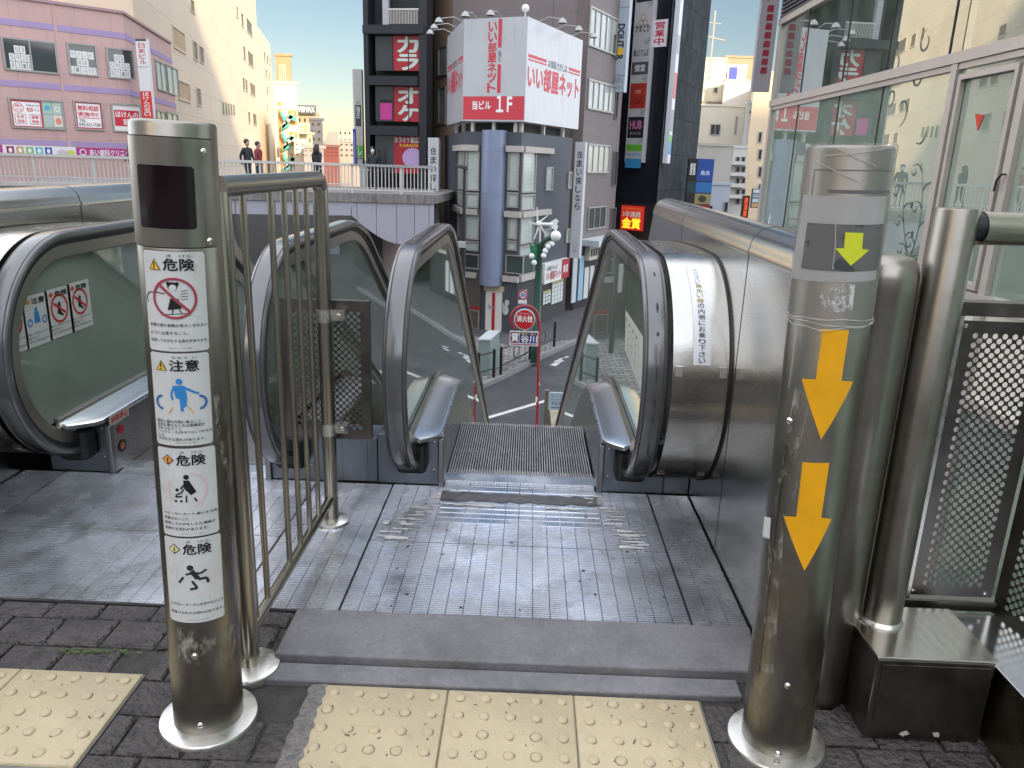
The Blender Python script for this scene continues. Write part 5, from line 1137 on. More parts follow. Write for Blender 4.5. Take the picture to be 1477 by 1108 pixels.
# ---------------------------------------------------------------- distant buildings up the street on the left
def far_block(name, label, px0, px1, pyt, Y, dep, col_, rows=0, cols=0, side=None, roof=True):
    r = thing(name, label, 'building'); a, b = P(px0, pyt, Y), P(px1, pyt, Y); f = Face(a, b); z = (a.z+b.z)/2
    m_ = mat('far_'+name+'_%d_%d' % (px0, pyt), col_, .8, var=.07, vs=.3)
    poly_building(r, [(a.x, a.y), (b.x, b.y), (b.x+(b.x/Y)*dep*.97, Y+dep), (a.x+(a.x/Y)*dep*.97, Y+dep)], ST, z, m_)
    if roof: fbox(r, f, -.1, z, f.len+.1, z+.35, -1, .12, m_, 'roof_edge')
    W = f.len; H = z-1
    for i in range(cols):
        for j in range(rows):
            u0 = W*(i+.25)/cols; u1 = W*(i+.75)/cols; z1 = z-H*(j+.3)/rows; z0 = z-H*(j+.72)/rows
            windows(f, [(u0, z0, u1, z1)], r, DGL, m_, .06, px=False)
    return r, f, z
far_block('office_tower', 'white tower block with a brown rooftop box beyond the cream building', 393, 427, 121, 118, 20, (.62, .58, .50), 0, 0)
r, f, z = far_block('rooftop_box', 'brown louvred plant room on top of the distant white tower', 396, 419, 81, 124, 8, (.36, .27, .15), 0, 0)
for i in range(4): fbox(r, f, .6+i*.28, z-6, .75+i*.28, z-1.2, .0, .12, mat('pipe_cream', (.6, .52, .36), .6), 'pipe')
r, f, z = far_block('stair_building', 'orange and teal building with zigzag outdoor stairs in the distance', 400, 429, 158, 100, 9, (.66, .62, .54))
a = Art(); W, H = f.len, z+2
TEAL, OR = mat('teal_paint', (.10, .42, .38), .6, var=.1), mat('orange_paint', (.62, .30, .09), .6, var=.1)
a.rect(W*.02, 0, W*.22, H*.98, OR)
for i in range(3):
    y = H*(.97-.29*i)-.6; a.rect(W*.55, y-1.9, W*.97, y-.3, OR, .05)
m2 = MB()
for i in range(3):
    y = z-.5-H*.29*i
    for (x0, y0, x1, y1, mt) in ((.25, -.2, .55, -1.4, 0), (.30, -1.9, .85, -.4, 1), (.25, -2.0, .62, -1.5, 0), (.62, -.6, .98, -.9, 0)):
        pa_, pb_ = f.at(W*x0, y+y0, .8), f.at(W*x1, y+y1, .8); d = V((0, 0, .55)); n_ = V((0, -.35, 0)); m2.hexa([pa_, pb_, pb_-n_, pa_-n_, pa_+d, pb_+d, pb_+d-n_, pa_+d-n_], mt)
m2.build('stair_flight', [TEAL, mat('stair_white', (.7, .68, .62), .6)], r, smooth=0); a.build('painted_wall', f.map(.05, 0, -1), r)
r, f, z = far_block('sign_building', 'beige building with a dark rooftop name sign in the distance', 428, 459, 166, 135, 12, (.42, .34, .24), 4, 4)
sign('rooftop_sign', 'dark rooftop sign with white capital letters on the distant beige building', 'sign', Face(P(428, 158, 134.5), P(457, 158, 134.5)), (429, 152, 456, 164), lambda a, W, H: a.text('VEMAX', W*.06, H*.18, W*.94, H*.82, WHITE, 0, .03), mat('sign_slate', (.12, .12, .13), .5), 0, .3)
r, f, z = far_block('grey_block', 'dark grey apartment block with balconies in the distance', 447, 464, 174, 120, 14, (.13, .13, .16), 5, 2)
r, f, z = far_block('low_building', 'cream low building with a boxed rooftop sign in the distance', 431, 450, 194, 112, 10, (.60, .52, .36), 2, 3)
sign('rooftop_sign', 'cream boxed sign with tan letters on the distant low building', 'sign', Face(P(431, 185, 111), P(447, 185, 111)), (431, 178, 447, 193), lambda a, W, H: a.text('工芸', W*.12, H*.15, W*.88, H*.85, ink('#a98a48'), 0, .03), ink('#e6d8b4'), 0, .3)
r, f, z = far_block('brick_house', 'red brick building with a grey pitched roof in the distance', 464, 488, 212, 140, 10, (.22, .07, .06), 3, 4)
m = MB(); q = [f.at(0, z, .2), f.at(f.len, z, .2), f.at(f.len*.8, z+2.6, -3), f.at(f.len*.2, z+2.6, -3)]; m.add(q, [(0, 1, 2, 3)]); m.build('roof', mat('roof_grey', (.25, .23, .20), .7), r, smooth=0, fix=False)
far_block('apartment_block', 'cream apartment block at the end of the street view', 488, 514, 187, 160, 12, (.50, .42, .31), 4, 4)
far_block('apartment_block', 'grey low apartment block under the cream one in the distance', 489, 518, 205, 150, 8, (.38, .34, .30), 3, 4)
far_block('grey_house', 'grey low house roofline behind the railing in the distance', 438, 466, 214, 95, 8, (.36, .34, .33), 2, 4)
far_block('white_house', 'small white house beside the zigzag stairs in the distance', 424, 440, 205, 98, 8, (.6, .57, .5), 3, 2)
# ---------------------------------------------------------------- karaoke building
KB = mat('navy_steel', (.022, .024, .032), .4, .2, var=.15, vs=1)
kb = thing('karaoke_building', 'narrow black building with four glazed storeys and red karaoke lettering', 'building')
kf = Face(P(526, 150, 36.5), P(612, 150, 36.0)); ks = Face(P(612, 150, 36.0), P(619, 150, 37.2))
a_, b_, c_ = kf.at(0, 0), kf.at(kf.len, 0), ks.at(ks.len, 0)
poly_building(kb, [(a_.x, a_.y+1.2), (b_.x, b_.y+1.2), (c_.x, c_.y+1.2), (c_.x-.5, c_.y+9), (a_.x-1, a_.y+9)], ST, 14, KB, 'core')
fbox(kb, kf, 0, ST, .22, 14, -.9, .0, KB, 'column'); fbox(kb, kf, kf.len-.25, ST, kf.len+.1, 14, -.9, .0, KB, 'column')
u_in0, u_in1 = kf.uv(536, 100)[0], kf.uv(609, 100)[0]
KG = mat('karaoke_glass', (.035, .045, .05), .05, var=.3, vs=.8, spec=.8); KR = mat('karaoke_red', (.36, .02, .035), .25, var=.08, spec=.6)
for ya, yb, txt in ((50, 101, 'カ\nラ'), (124, 175, 'オ\nケ'), (196, 250, None)):
    fbox(kb, kf, .25, kf.uv(570, ya)[1]+.02, kf.len-.28, kf.uv(570, ya-14)[1], -.8, .08, KB, 'floor_band')
    u0, z0, u1, z1 = kf.rect(538, ya, 609, yb); w_ = fbox(kb, kf, u0, z0, u1, z1, -1.1, -.3, KG, 'window'); um = kf.uv(564, 100)[0]
    if txt:
        fbox(kb, kf, um, z0, u1, z1, -.3, -.27, KR, 'red_film'); a = Art(); c = ink('#c3cfc8')
        for i, ch in enumerate(txt.split('\n')): a.text(ch, (u1-um)*.16, (z1-z0)*(.53-.5*i), (u1-um)*.80, (z1-z0)*(.96-.5*i), c, 0, .045)
        a.build('lettering', kf.map(-.262, um, z0), kb)
        fbox(kb, kf, (um+u1)/2-.015, z0, (um+u1)/2+.02, z1, -.27, -.24, KB, 'mullion'); fbox(kb, kf, um-.03, z0, um+.01, z1, -.3, -.24, KB, 'mullion')
    if ya == 124:
        a = Art(); u2, zz0, u3, zz1 = kf.rect(545, 148, 562, 172); a.rect(0, 0, u3-u2, zz1-zz0, ink('#c0388c')); a.rect(0, zz1-zz0, u3-u2, zz1-zz0+.15, INK); a.build('pink_poster', kf.map(-.29, u2, zz0), kb)
    if txt is None:
        fbox(kb, kf, um, z0, u1, z1, -.3, -.27, KR, 'red_film'); a = Art(); W, H = u1-um, z1-z0
        a.text('カラオケ歌広場', W*.02, H*.82, W*.96, H*.98, WHITE, .004, .03); a.text('KARAOKE', W*.2, H*.72, W*.9, H*.79, YEL, .004, .02); a.ell(W*.62, H*.42, W*.34, H*.27, ink('#b89cc8'), .002); a.build('lettering', kf.map(-.266, um, z0), kb)
u0, z0, u1, z1 = kf.rect(552, 0, 612, 36); fbox(kb, kf, u0, z0, u1, z1+2, -1.15, -.7, BLACK, 'balcony_recess')
m = MB(); zr0, zr1 = z0+.05, kf.uv(580, 14)[1]
for i in range(24): u = u0+.25+(u1-u0-.3)*i/23; kf.box(m, u-.012, zr0, u+.012, zr1, -.1, -.07)
kf.box(m, u0+.22, zr1, u1, zr1+.06, -.12, -.05); m.build('balcony_railing', RAILP, kb, smooth=0)
fbox(kb, kf, u0-.05, z0, u0+.22, z1+2, -.3, -.1, mat('panel_grey', (.35, .36, .40), .5), 'side_panel')
fbox(kb, kf, .0, z0-.35, kf.len, z0-.02, -.8, .1, KB, 'floor_band')
# slab signs left of it
def s_shi(a, W, H):
    a.rect(W*.2, H*.42, W*.85, H*.64, ink('#3c3c3c')); vt(a, '指圧', W*.32, H*.5, W*.72, H*.63, WHITE, .02, .004); a.text('5F', W*.3, H*.65, W*.7, H*.68, ink('#666666'), .004, 0); a.rect(W*.25, H*.10, W, H*.22, ink('#58a83c'), .002); a.text('レ', W*.45, H*.115, W*.85, H*.2, WHITE, .006, .03); a.frame(W*.2, H*.02, W, H*.09, .04, INK, .003)
sg_ = Face(P(512, 150, 39), P(525, 150, 39)); sign('slab_sign', 'tall pale slab sign with a dark massage panel left of the black building', 'sign', sg_, (512, 101, 525, 240), s_shi, mat('slab_pale', (.52, .50, .47), .6, var=.05), 0, .3)
sign('banner_sign', 'thin blue vertical banner beside the slab sign above the railing', 'sign', Face(P(509, 200, 38), P(513, 200, 38)), (510, 186, 514, 240), lambda a, W, H: a.rect(W*.3, H*.1, W*.7, H*.9, ink('#8890c8')), ink('#2838a0'), 0, .1)
# ---------------------------------------------------------------- corner building with white billboard
CA, CB, CC, CD = P(645, 120, 35.4), P(668, 120, 31.0), P(758, 120, 30.0), P(836, 150, 35.2)
def inset(k):
    c = (CB+CC)/2; out = []
    for q in (CA, CB, CC, CD): d = V((q.x-c.x, q.y-c.y-3)); out.append(V((q.x, q.y))-d.normalized()*k)
    return out
BG = mat('slate_blue_wall', (.060, .065, .082), .6, var=.08, vs=1.2, brick=((.4, .9), 1.2, .6, .01, (.8, .8, .8), .03))
co = thing('corner_building', 'slate blue corner building with a blue column and bay windows', 'building')
ia, ib, ic, id_ = inset(.25); zr_ = Face(ib, ic).uv(700, 190)[1]
fL, fF, fR = Face(ia, ib), Face(ib, ic), Face(ic, id_)
poly_building(co, [(ia.x, ia.y), (ib.x, ib.y), (ic.x, ic.y), (id_.x, id_.y), (id_.x-4, id_.y+4), (ia.x-1, ia.y+5)], ST, zr_, BG)
cc = P(711, 300, 30.0); cc = fF.at(fF.uv(711, 300)[0], 0, -.05); zc0 = fF.uv(712, 411)[1]
BLC = mat('blue_column', (.215, .25, .36), .38, .2, var=.06, vs=2, brick=((1, 0), 6, 1.6, .012, (.8, .8, .8), .0))
m = MB(); m.lathe([(.0005, zc0), (.50, zc0), (.50, zr_+.05), (.0005, zr_+.05)], (cc.x, cc.y, 0), 40); m.build('blue_column', BLC, co)
BEI = mat('ledge_beige', (.40, .37, .34), .6, var=.08)
for px0, px1, w_pane in ((668, 692, 1), (733, 757, 1)):
    for ya, yb in ((216, 300), (307, 362)):
        u0, z0, u1, z1 = fF.rect(px0, ya, px1, yb); windows(fF, [(max(.05, u0), z0+(z1-z0)*.3, min(u1, fF.len-.05), z1), (max(.05, u0), z0, min(u1, fF.len-.05), z0+(z1-z0)*.27)], co, BLIND, FRM, .06, px=False)
windows(fF, [(670, 366, 692, 388)], co, DGL, FRM, .05)
windows(fF, [(730, 368, 756, 395)], co, mat('dark_green_glass', (.05, .07, .065), .1), FRM, .04)
for ya, yb in ((216, 300), (307, 366)):
    u0, z0, u1, z1 = fF.rect(680, ya, 690, yb); windows(fR, [(.08, z0+(z1-z0)*.3, 1.35, z1), (.08, z0, 1.35, z0+(z1-z0)*.27)], co, BLIND, FRM, .06, px=False); windows(fL, [(fL.len-1.5, z0+(z1-z0)*.3, fL.len-.08, z1), (fL.len-1.5, z0, fL.len-.08, z0+(z1-z0)*.27)], co, BLIND, FRM, .06, px=False)
u0, z0, u1, z1 = fF.rect(700, 366, 720, 396); windows(fR, [(.08, z0, 1.5, z1)], co, mat('dark_green_glass', (.05, .07, .065), .1), FRM, .04, px=False)
cu0, cu1 = fF.uv(692, 250)[0], fF.uv(731, 250)[0]
for yy in (213, 305, 396, 392):
    zz = fF.uv(680, yy)[1]
    if yy == 392: continue
    for f_, q0, q1 in ((fF, -.1, cu0), (fF, cu1, fF.len+.1), (fR, .1, fR.len*.55), (fL, fL.len*.4, fL.len-.05)): fbox(co, f_, q0, zz-.12, q1, zz+.1, .0, .16, BEI, 'ledge')
windows(fR, [(786, 241, 796, 275), (818, 248, 823, 272), (783, 330, 793, 352), (815, 330, 820, 350)], co, LGL, FRM, .06)
dr0 = fF.rect(701, 420, 724, 476); dd_ = fbox(co, fF, dr0[0], ST+.12, dr0[2], dr0[3], .0, .05, ink('#d4d2cc'), 'door'); fbox(dd_, fF, (dr0[0]+dr0[2])/2-.07, ST+.15, (dr0[0]+dr0[2])/2+.07, dr0[3]-.05, .051, .06, ink('#b02030'), 'red_stripe')
fbox(co, fF, dr0[0]-.08, dr0[3], dr0[2]+.08, dr0[3]+.22, .0, .08, mat('door_lintel', (.42, .36, .24), .6), 'lintel')
a = Art(); q = fF.rect(697, 452, 703, 456); W = dr0[2]-dr0[0]; a.line([(W*.12, .95), (W*.42, .98), (W*.62, .93)], .05, ink('#8a8a88')); a.line([(W*.2, 1.1), (W*.3, .85)], .04, ink('#8a8a88')); a.build('door_emblem', fF.map(.065, dr0[0], ST+.12), dd_)
m = MB(); u0, z0, u1, z1 = fF.rect(669, 398, 694, 476); fF.box(m, u0, ST+.12, u1, z1, .01, .05); m.build('ground_panel', mat('ground_brown', (.09, .075, .065), .5, var=.1, brick=((1, 0), 9, .3, .012, (.6, .6, .6), .05)), co, smooth=0)
m = MB(); u0, z0, u1, z1 = fF.rect(669, 441, 694, 446); fF.box(m, u0, z0, u1, z1, .05, .09); m.build('red_band', ink('#8c2430'), co, smooth=0)
windows(fF, [(671, 446, 692, 474)], co, DGL, FRM, .05)
m = MB(); fR.box(m, .0, ST+.12, fR.len, fR.uv(790, 398)[1], .005, .03); m.build('ground_panel', mat('ground_dark', (.035, .032, .036), .5, var=.1), co, smooth=0)
a = Art(); cx_, cz_ = fF.uv(730, 447); a.ell(.0, .0, .14, .20, ink('#b9b6b0')); a.ell(.06, .3, .1, .12, ink('#b9b6b0')); a.ell(-.1, .15, .05, .14, ink('#b9b6b0')); a.build('wall_emblem', fF.map(.06, cx_, cz_), co)
# shop fascia and listings on the right side wall
def s_shop(a, W, H):
    a.rect(W*.68, 0, W, H, ink('#a01c30'), .002); a.text('お部屋さがしは', W*.06, H*.62, W*.5, H*.85, INK, .004, .01); a.text('いい部屋ネット', W*.06, H*.15, W*.64, H*.58, ink('#a03040'), .004, .03); a.text('賃貸', W*.74, H*.3, W*.94, H*.7, WHITE, .005, .02)
sign('shop_fascia', 'white and red shop fascia on the right wall of the slate blue building', 'sign', fR, (778, 376, 813, 404), s_shop, ink('#d6d6d4'), .03, .25)
def s_list(n, m_):
    def f(a, W, H):
        a.rect(0, H*.86, W, H, ink('#b8b060'), .002)
        for i in range(n):
            for j in range(m_): a.rect(W*(i+.12)/n, H*.84*(j+.12)/m_, W*(i+.88)/n, H*.84*(j+.85)/m_, ink('#dfe2dc'), .003); a.line([(W*(i+.2)/n, H*.84*(j+.5)/m_), (W*(i+.8)/n, H*.84*(j+.5)/m_)], .03, ink('#6a90a8'), .004)
    return f
sign('listing_board', 'board of small white property listings under the shop fascia', 'notice board', fR, (793, 402, 809, 436), s_list(4, 5), ink('#8f948c'), .03, .1)
sign('listing_board', 'smaller dark board of property listings left of the larger one', 'notice board', fR, (780, 419, 791, 438), s_list(3, 3), ink('#5b625e'), .03, .1)
# billboard
bb = thing('corner_billboard', 'big white three sided billboard with red Japanese lettering on the corner roof', 'billboard')
zb0, zb1 = Face(CB, CC).uv(700, 175)[1], Face(CB, CC).uv(668, 28)[1]
WB = mat('billboard_white', (.47, .48, .50), .28, var=.05, vs=1, stain=((.38, .39, .42), 2, .5, .75, (1.5, 1.5, .25)), spec=.6); RB = ink('#c23a46')
bL, bF, bR = Face(CA, CB), Face(CB, CC), Face(CC, CD)
for f in (bL, bF, bR): fbox(bb, f, .01, zb0, f.len-.01, zb1, -.25, .0, WB, 'board')
zred = bF.uv(712, 139)[1]; H = zb1-zb0; W = bF.len
a = Art(); a.rect(.02, .06, W-.02, zred-zb0, RB); a.text('当ビル', W*.16, .42, W*.46, .72, WHITE, .004, .04); a.text('１F', W*.55, .34, W*.80, .90, WHITE, .004, .03)
vt(a, 'いい部屋ネット', W*.40, zred-zb0+.12, W*.53, H-.12, RB, .04, .0, .92); a.rect(W*.555, H*.62+.35, W*.61, H-.05, RB); a.rect(W*.555, zred-zb0+.12, W*.61, zred-zb0+1.1, RB); vt(a, 'お部屋さがしは', W*.56, zred-zb0+1.2, W*.61, H*.62+.25, ink('#55555a'), .01); a.build('lettering', bF.map(.006, 0, zb0), bb)
W = bR.len; a = Art()
def bandart(a, W, H, flip):
    for (x0, x1) in ((.03, .33), (.74, .97)): a.rect(W*x0, H*.60, W*x1, H*.615, RB); a.rect(W*x0, H*.63, W*x1, H*.66, RB)
    a.text('お部屋さがしは', W*.36, H*.59, W*.71, H*.67, ink('#55555a'), 0, .015); a.text('いい部屋ネット', W*.03, H*.34, W*.96, H*.57, RB, 0, .045)
bandart(a, W, H, 0); a.build('lettering', bR.map(.006, 0, zb0), bb)
a = Art(); bandart(a, bL.len, H, 1); a.build('lettering', bL.map(.006, 0, zb0), bb)
for f, us_ in ((bF, (.3, 1.2, 2.1)), (bR, (.4, 2.5, 4.6)), (bL, (1, 3))):
    for u in us_: fbox(bb, f, u-.06, zr_, u+.06, zb0, -.35, -.23, RAILP, 'support_post')
m = MB(); m.prism([(inset(.7)[i].x, inset(.7)[i].y) for i in range(4)], zr_, zb0-.02); m.build('roof_plinth', mat('plinth_dark', (.03, .028, .028), .8), bb, smooth=0)
LAMPM = mat('lamp_grey', (.30, .30, .30), .4, .5)
for f, us_ in ((bF, (.5, 1.5)), (bR, (1.2, 2.9, 4.6)), (bL, (1.0, 2.4, 3.9))):
    for u in us_:
        m = MB(); m.tube([f.at(u, zb1, -.1), f.at(u, zb1+.15, .3), f.at(u, zb1+.08, .75)], .022, 8); c = f.at(u, zb1-.02, .85); m.lathe([(.04, .13), (.12, .06), (.17, -.05), (.15, -.06)], c, 14); m.build('floodlight', LAMPM, bb, smooth=40)
m = MB(); m.lathe([(.0005, .04), (.09, .02), (.14, -.02)], (CC.x-.1, CC.y+.5, 0), 16, axis='y'); m.v = [(x, y, z_+zb1+.35) for x, y, z_ in m.v]; m.tube([(CC.x-.1, CC.y+.6, zb1-.1), (CC.x-.1, CC.y+.6, zb1+.35)], .025, 8); tag(m.build('satellite_dish', ink('#d8d8d4'), smooth=40), 'small white satellite dish above the corner of the white billboard', 'satellite dish')
def s_sumai(a, W, H):
    vt(a, '住まい探しなら', W*.25, H*.42, W*.78, H*.93, ink('#3a3a40'), .03, 0, .8); a.ring(W*.5, H*.12, W*.22, W*.27, ink('#8a8a90'), 0); a.rect(W*.3, H*.07, W*.7, H*.078, ink('#8a8a90')); a.rect(W*.3, H*.055, W*.7, H*.063, ink('#8a8a90'))
SMW = mat('blade_white', (.50, .50, .53), .5, var=.05)
fs2 = Face(P(829, 290, 33.6), P(844, 290, 33.4)); sign('blade_sign', 'tall white vertical sign at the right end of the slate blue building', 'sign', fs2, (829, 205, 843, 372), s_sumai, SMW, 0, .25)
fs3 = Face(P(619, 260, 33.6), P(635, 260, 33.5)); sign('blade_sign', 'tall white vertical sign between the black and slate blue buildings', 'sign', fs3, (620, 199, 635, 372), s_sumai, SMW, 0, .25)
# ---------------------------------------------------------------- brown building behind and along the street
BRW = mat('mauve_brown_panel', (.155, .13, .126), .6, var=.08, vs=.8, brick=((.5, .85), 2.4, .62, .012, (.72, .72, .72), .04))
ORB = mat('orange_beige_tile', (.40, .27, .18), .7, var=.08, vs=1)
br = thing('brown_building', 'mauve brown panelled building with ribbon windows behind the billboard', 'building')
d0 = P(838, 250, 36.0); e0 = P(890, 250, 40.2); g0, g1 = P(626, 100, 39.5), P(652, 100, 37.2)
hf, rf = Face(g1, d0), Face(d0, e0); lf2 = Face(g0, g1)
poly_building(br, [(g1.x, g1.y), (d0.x, d0.y), (e0.x, e0.y), (e0.x-6, e0.y+8), (g1.x-1, g1.y+10)], ST, 13, BRW)
poly_building(br, [(g0.x, g0.y), (g1.x-.01, g1.y+.02), (g1.x-.3, g1.y+8), (g0.x-.6, g0.y+8)], ST, 13, ORB, 'side_wall')
windows(rf, [(849, 17, 889, 74), (847, 118, 885, 161)], br, LGL, FRM, .08, 4); windows(rf, [(846, 208, 878, 250)], br, mat('lit_office_glass', (.40, .40, .34), .2, var=.3, vs=1.2), FRM, .08, 3)
windows(rf, [(847, 298, 872, 330)], br, DGL, FRM, .06, 2); windows(rf, [(884, 50, 889, 84), (886, 130, 890, 172), (883, 218, 889, 268), (879, 300, 886, 345)], br, BLACK, BRW, .03)
windows(lf2, [(633, 66, 646, 110), (633, 125, 644, 180)], br, LGL, FRM, .08)
m = MB(); hf.box(m, hf.len-.5, ST, hf.len-.05, 13, .0, .06); m.build('pilaster', mat('pilaster_brown', (.12, .09, .085), .6), br, smooth=0)
m = MB(); rf.box(m, .2, rf.uv(856, 350)[1], rf.len, rf.uv(856, 342)[1], .0, 1.0); m.build('canopy', mat('canopy_white', (.5, .55, .58), .5), br, smooth=0)
m = MB(); rf.box(m, -.2, ST+.12, rf.len, rf.uv(860, 360)[1], .0, .02); m.build('shopfront', mat('shop_dark', (.03, .028, .03), .3, var=.2), br, smooth=0)
for i, (x0, x1, c) in enumerate(((823, 829, '#b4bcc0'), (832, 838, '#8fb0c4'), (840, 846, '#c4c8c8'), (848, 853, '#c8ccca'))):
    u0, z0, u1, z1 = rf.rect(x0, 388, x1, 445)
    m = MB(); rf.box(m, u0, ST+.5, u1, ST+2.2+(.4 if i < 2 else -.2), .03, .08); o = m.build('door_panel', ink(c), br, smooth=0)
sign('shop_sign', 'small cream shop sign with black and yellow blocks beside the white blade sign', 'sign', rf, (842, 352, 862, 373), lambda a, W, H: [a.rect(W*(.08+.17*i), H*.25, W*(.21+.17*i), H*.75, INK if i < 4 else YEL) for i in range(5)], ink('#c9c4b4'), .05, .3)
# ---------------------------------------------------------------- black tower with tenant signs and scaffold netting
NV = mat('navy_cladding', (.012, .014, .022), .35, .2, var=.4, vs=.8, brick=((1, 0), 2.2, .9, .015, (.5, .5, .5), .1))
NET = mat('scaffold_net', (.034, .040, .045), .9, .0, spec=.12, var=.45, vs=1.6, bump=3, bs=3.5, stretch=(1.5, 1.5, .35), stain=((.13, .14, .145), 2.2, .58, .8, (2, 2, .2)), brick=((.3, .95), 1.8, 1.9, .03, (.6, .6, .6), .15))
bt = thing('black_tower', 'black tower with a column of tenant signs and grey scaffold netting', 'building')
n0_, n1_, n2_ = P(884, 150, 44.0), P(957, 150, 42.0), P(1012, 150, 50.0)
nf1, nf2 = Face(n0_, n1_), Face(n1_, n2_)
poly_building(bt, [(n0_.x, n0_.y), (n1_.x, n1_.y), (n1_.x+2, n1_.y+10), (n0_.x, n0_.y+10)], ST, 15, NV)
m = MB(); m.prism([(n1_.x+.03, n1_.y-.15), (n2_.x, n2_.y), (n2_.x-.3, n2_.y+.1), (n1_.x+.04, n1_.y+.4)], -1.6, 15.2); m.build('netting', NET, bt, smooth=0)
poly_building(bt, [(n1_.x+.2, n1_.y+1.2), (n2_.x-.4, n2_.y+.6), (n2_.x-2, n2_.y+8), (n1_.x+1, n1_.y+9)], ST, 15, NV, 'rear_wall')
def tenants(a, W, H):
    y = H
    def row(h, fn):
        nonlocal y; y0 = y-h*H; fn(W*.05, y0+.03, W*.95, y-.03); y = y0
    row(.13, lambda x0, y0, x1, y1: (a.rect(x0, y0, x1, y1, ink('#232226')), a.text('マース', x0+W*.3, y1-.55, x1-W*.05, y1-.2, WHITE, .004, .02), a.rect(x0+W*.2, y0+.4, x1, y0+.75, ink('#c07a80'), .004)))
    row(.035, lambda x0, y0, x1, y1: a.text('7F', x1-.3, y0, x1, y1, ink('#777777'), .004, 0))
    row(.15, lambda x0, y0, x1, y1: (a.ring(x0+W*.45, y1-.35, .12, .16, ink('#a8905a')), a.ring(x0+W*.33, y1-.62, .12, .16, ink('#a8905a')), a.ring(x0+W*.57, y1-.62, .12, .16, ink('#a8905a')), a.text('かまどか', x0+W*.05, y0+.25, x1-W*.05, y0+.6, INK, .004, .02)))
    row(.04, lambda x0, y0, x1, y1: a.text('6F', x1-.3, y0, x1, y1, ink('#777777'), .004, 0))
    row(.085, lambda x0, y0, x1, y1: a.text('串ふうてんぽ', x0+W*.05, y0+.2, x1-W*.05, y0+.55, INK, .004, .02))
    row(.075, lambda x0, y0, x1, y1: (a.rect(x0, y0, x1, y1, ink('#4c4c50')), a.text('個室', x0+W*.15, y0+.15, x1-W*.15, y1-.12, ink('#dddddd'), .004, .02)))
    row(.04, lambda x0, y0, x1, y1: a.text('4F', x1-.3, y0, x1, y1, ink('#777777'), .004, 0))
    row(.145, lambda x0, y0, x1, y1: (a.rect(x0, y0, x1, y1, ink('#a83224')), a.text('肉食堂', x0+W*.3, y1-.5, x1-W*.3, y1-.3, ink('#e0b0a8'), .004, 0), a.text('リンゴ\nキッチン', x0+W*.08, y0+.2, x1-W*.08, y1-.65, ink('#2a1410'), .004, .03)))
    row(.04, lambda x0, y0, x1, y1: a.text('3F', x1-.3, y0, x1, y1, ink('#777777'), .004, 0))
    row(.125, lambda x0, y0, x1, y1: (a.rect(x0, y0, x1, y1, ink('#17161c')), a.text('HUB', x0+W*.12, y0+.45, x1-W*.12, y1-.2, ink('#b06a90'), .004, .06), a.text('BRITISH PUB', x0+W*.15, y0+.15, x1-W*.15, y0+.3, ink('#9a8a94'), .004, .01)))
    row(.03, lambda x0, y0, x1, y1: a.text('2F', x1-.3, y0, x1, y1, ink('#777777'), .004, 0))
    row(.045, lambda x0, y0, x1, y1: a.rect(x0, y0, x1, y1, ink('#5ea832')))
    row(.035, lambda x0, y0, x1, y1: a.text('FamilyMart', x0+W*.05, y0, x1-W*.05, y1, ink('#4a90b8'), .004, .02))
    row(.05, lambda x0, y0, x1, y1: a.rect(x0, y0-.1, x1, y1, ink('#3a86b8')))
TS = mat('tenant_sign_face', (.46, .45, .46), .5, var=.04)
u0, z0 = nf1.uv(906, 234); u1 = nf1.uv(931, 234)[0]; ztop = nf1.uv(930, -30)[1]
sign('tenant_sign', 'tall column of stacked tenant signs on the front of the black tower', 'sign', nf1, (u0, z0, u1, ztop), tenants, TS, .0, .35, px=False)
sign('tenant_sign', 'narrow side view of a second tenant sign column at the edge of the netting', 'sign', nf2, (.15, z0, .75, ztop), lambda a, W, H: [a.rect(W*.05, H*y, W*.95, H*(y+h), ink(c)) for y, h, c in ((.05, .07, '#3a86b8'), (.12, .04, '#5ea832'), (.18, .12, '#8c8c94'), (.36, .14, '#c06058'), (.6, .1, '#9aa4a8'))], mat('tenant_side', (.55, .58, .62), .4, var=.05), .15, .4, px=False)
sign('open_sign', 'white sign with red characters reading open for business beside the tenant signs', 'sign', nf1, (943, 29, 963, 68), lambda a, W, H: vt(a, '営業中', W*.16, H*.06, W*.84, H*.95, ink('#b83048'), .03), ink('#d8d4d8'), .02, .1)
sign('award_sign', 'lit red sign with yellow gold award characters near the street corner', 'sign', nf1, (899, 297, 930, 332), lambda a, W, H: (a.text('からあげグランプリ', W*.05, H*.84, W*.95, H*.94, YEL, .004, .02), a.text('3年連続', W*.08, H*.54, W*.92, H*.78, ink('#f4efe0'), .004, .04), a.text('金賞', W*.08, H*.08, W*.92, H*.5, mat('gold_lit', col('#ffe030'), .5, var=0, emit=.35), .004, .05)), mat('award_red', (.50, .02, .015), .5, var=.08, emit=.25), .05, .25)
def s_dou(a, W, H):
    a.rect(W*.22, H*.915, W*.82, H*1.0, ink('#2a62b0')); a.text('E', W*.36, H*.935, W*.7, H*.985, ink('#cfd8e4'), .004, .04, 90); a.line([(0, H*.765), (W, H*.765)], .04, ink('#7a828c'), .002); a.line([(0, H*.155), (W, H*.155)], .04, ink('#7a828c'), .002)
    a.text('DOUTOR', W*.26, H*.3, W*.74, H*.62, ink('#24262c'), .004, .05, 90); a.ell(W*.5, H*.375, W*.26, W*.26, ink('#e0b030'), .008); a.text("AB's", W*.14, H*.085, W*.86, H*.14, ink('#70747c'), .004, .01); a.text('BUILDING', W*.12, H*.03, W*.88, H*.06, ink('#70747c'), .004, 0)
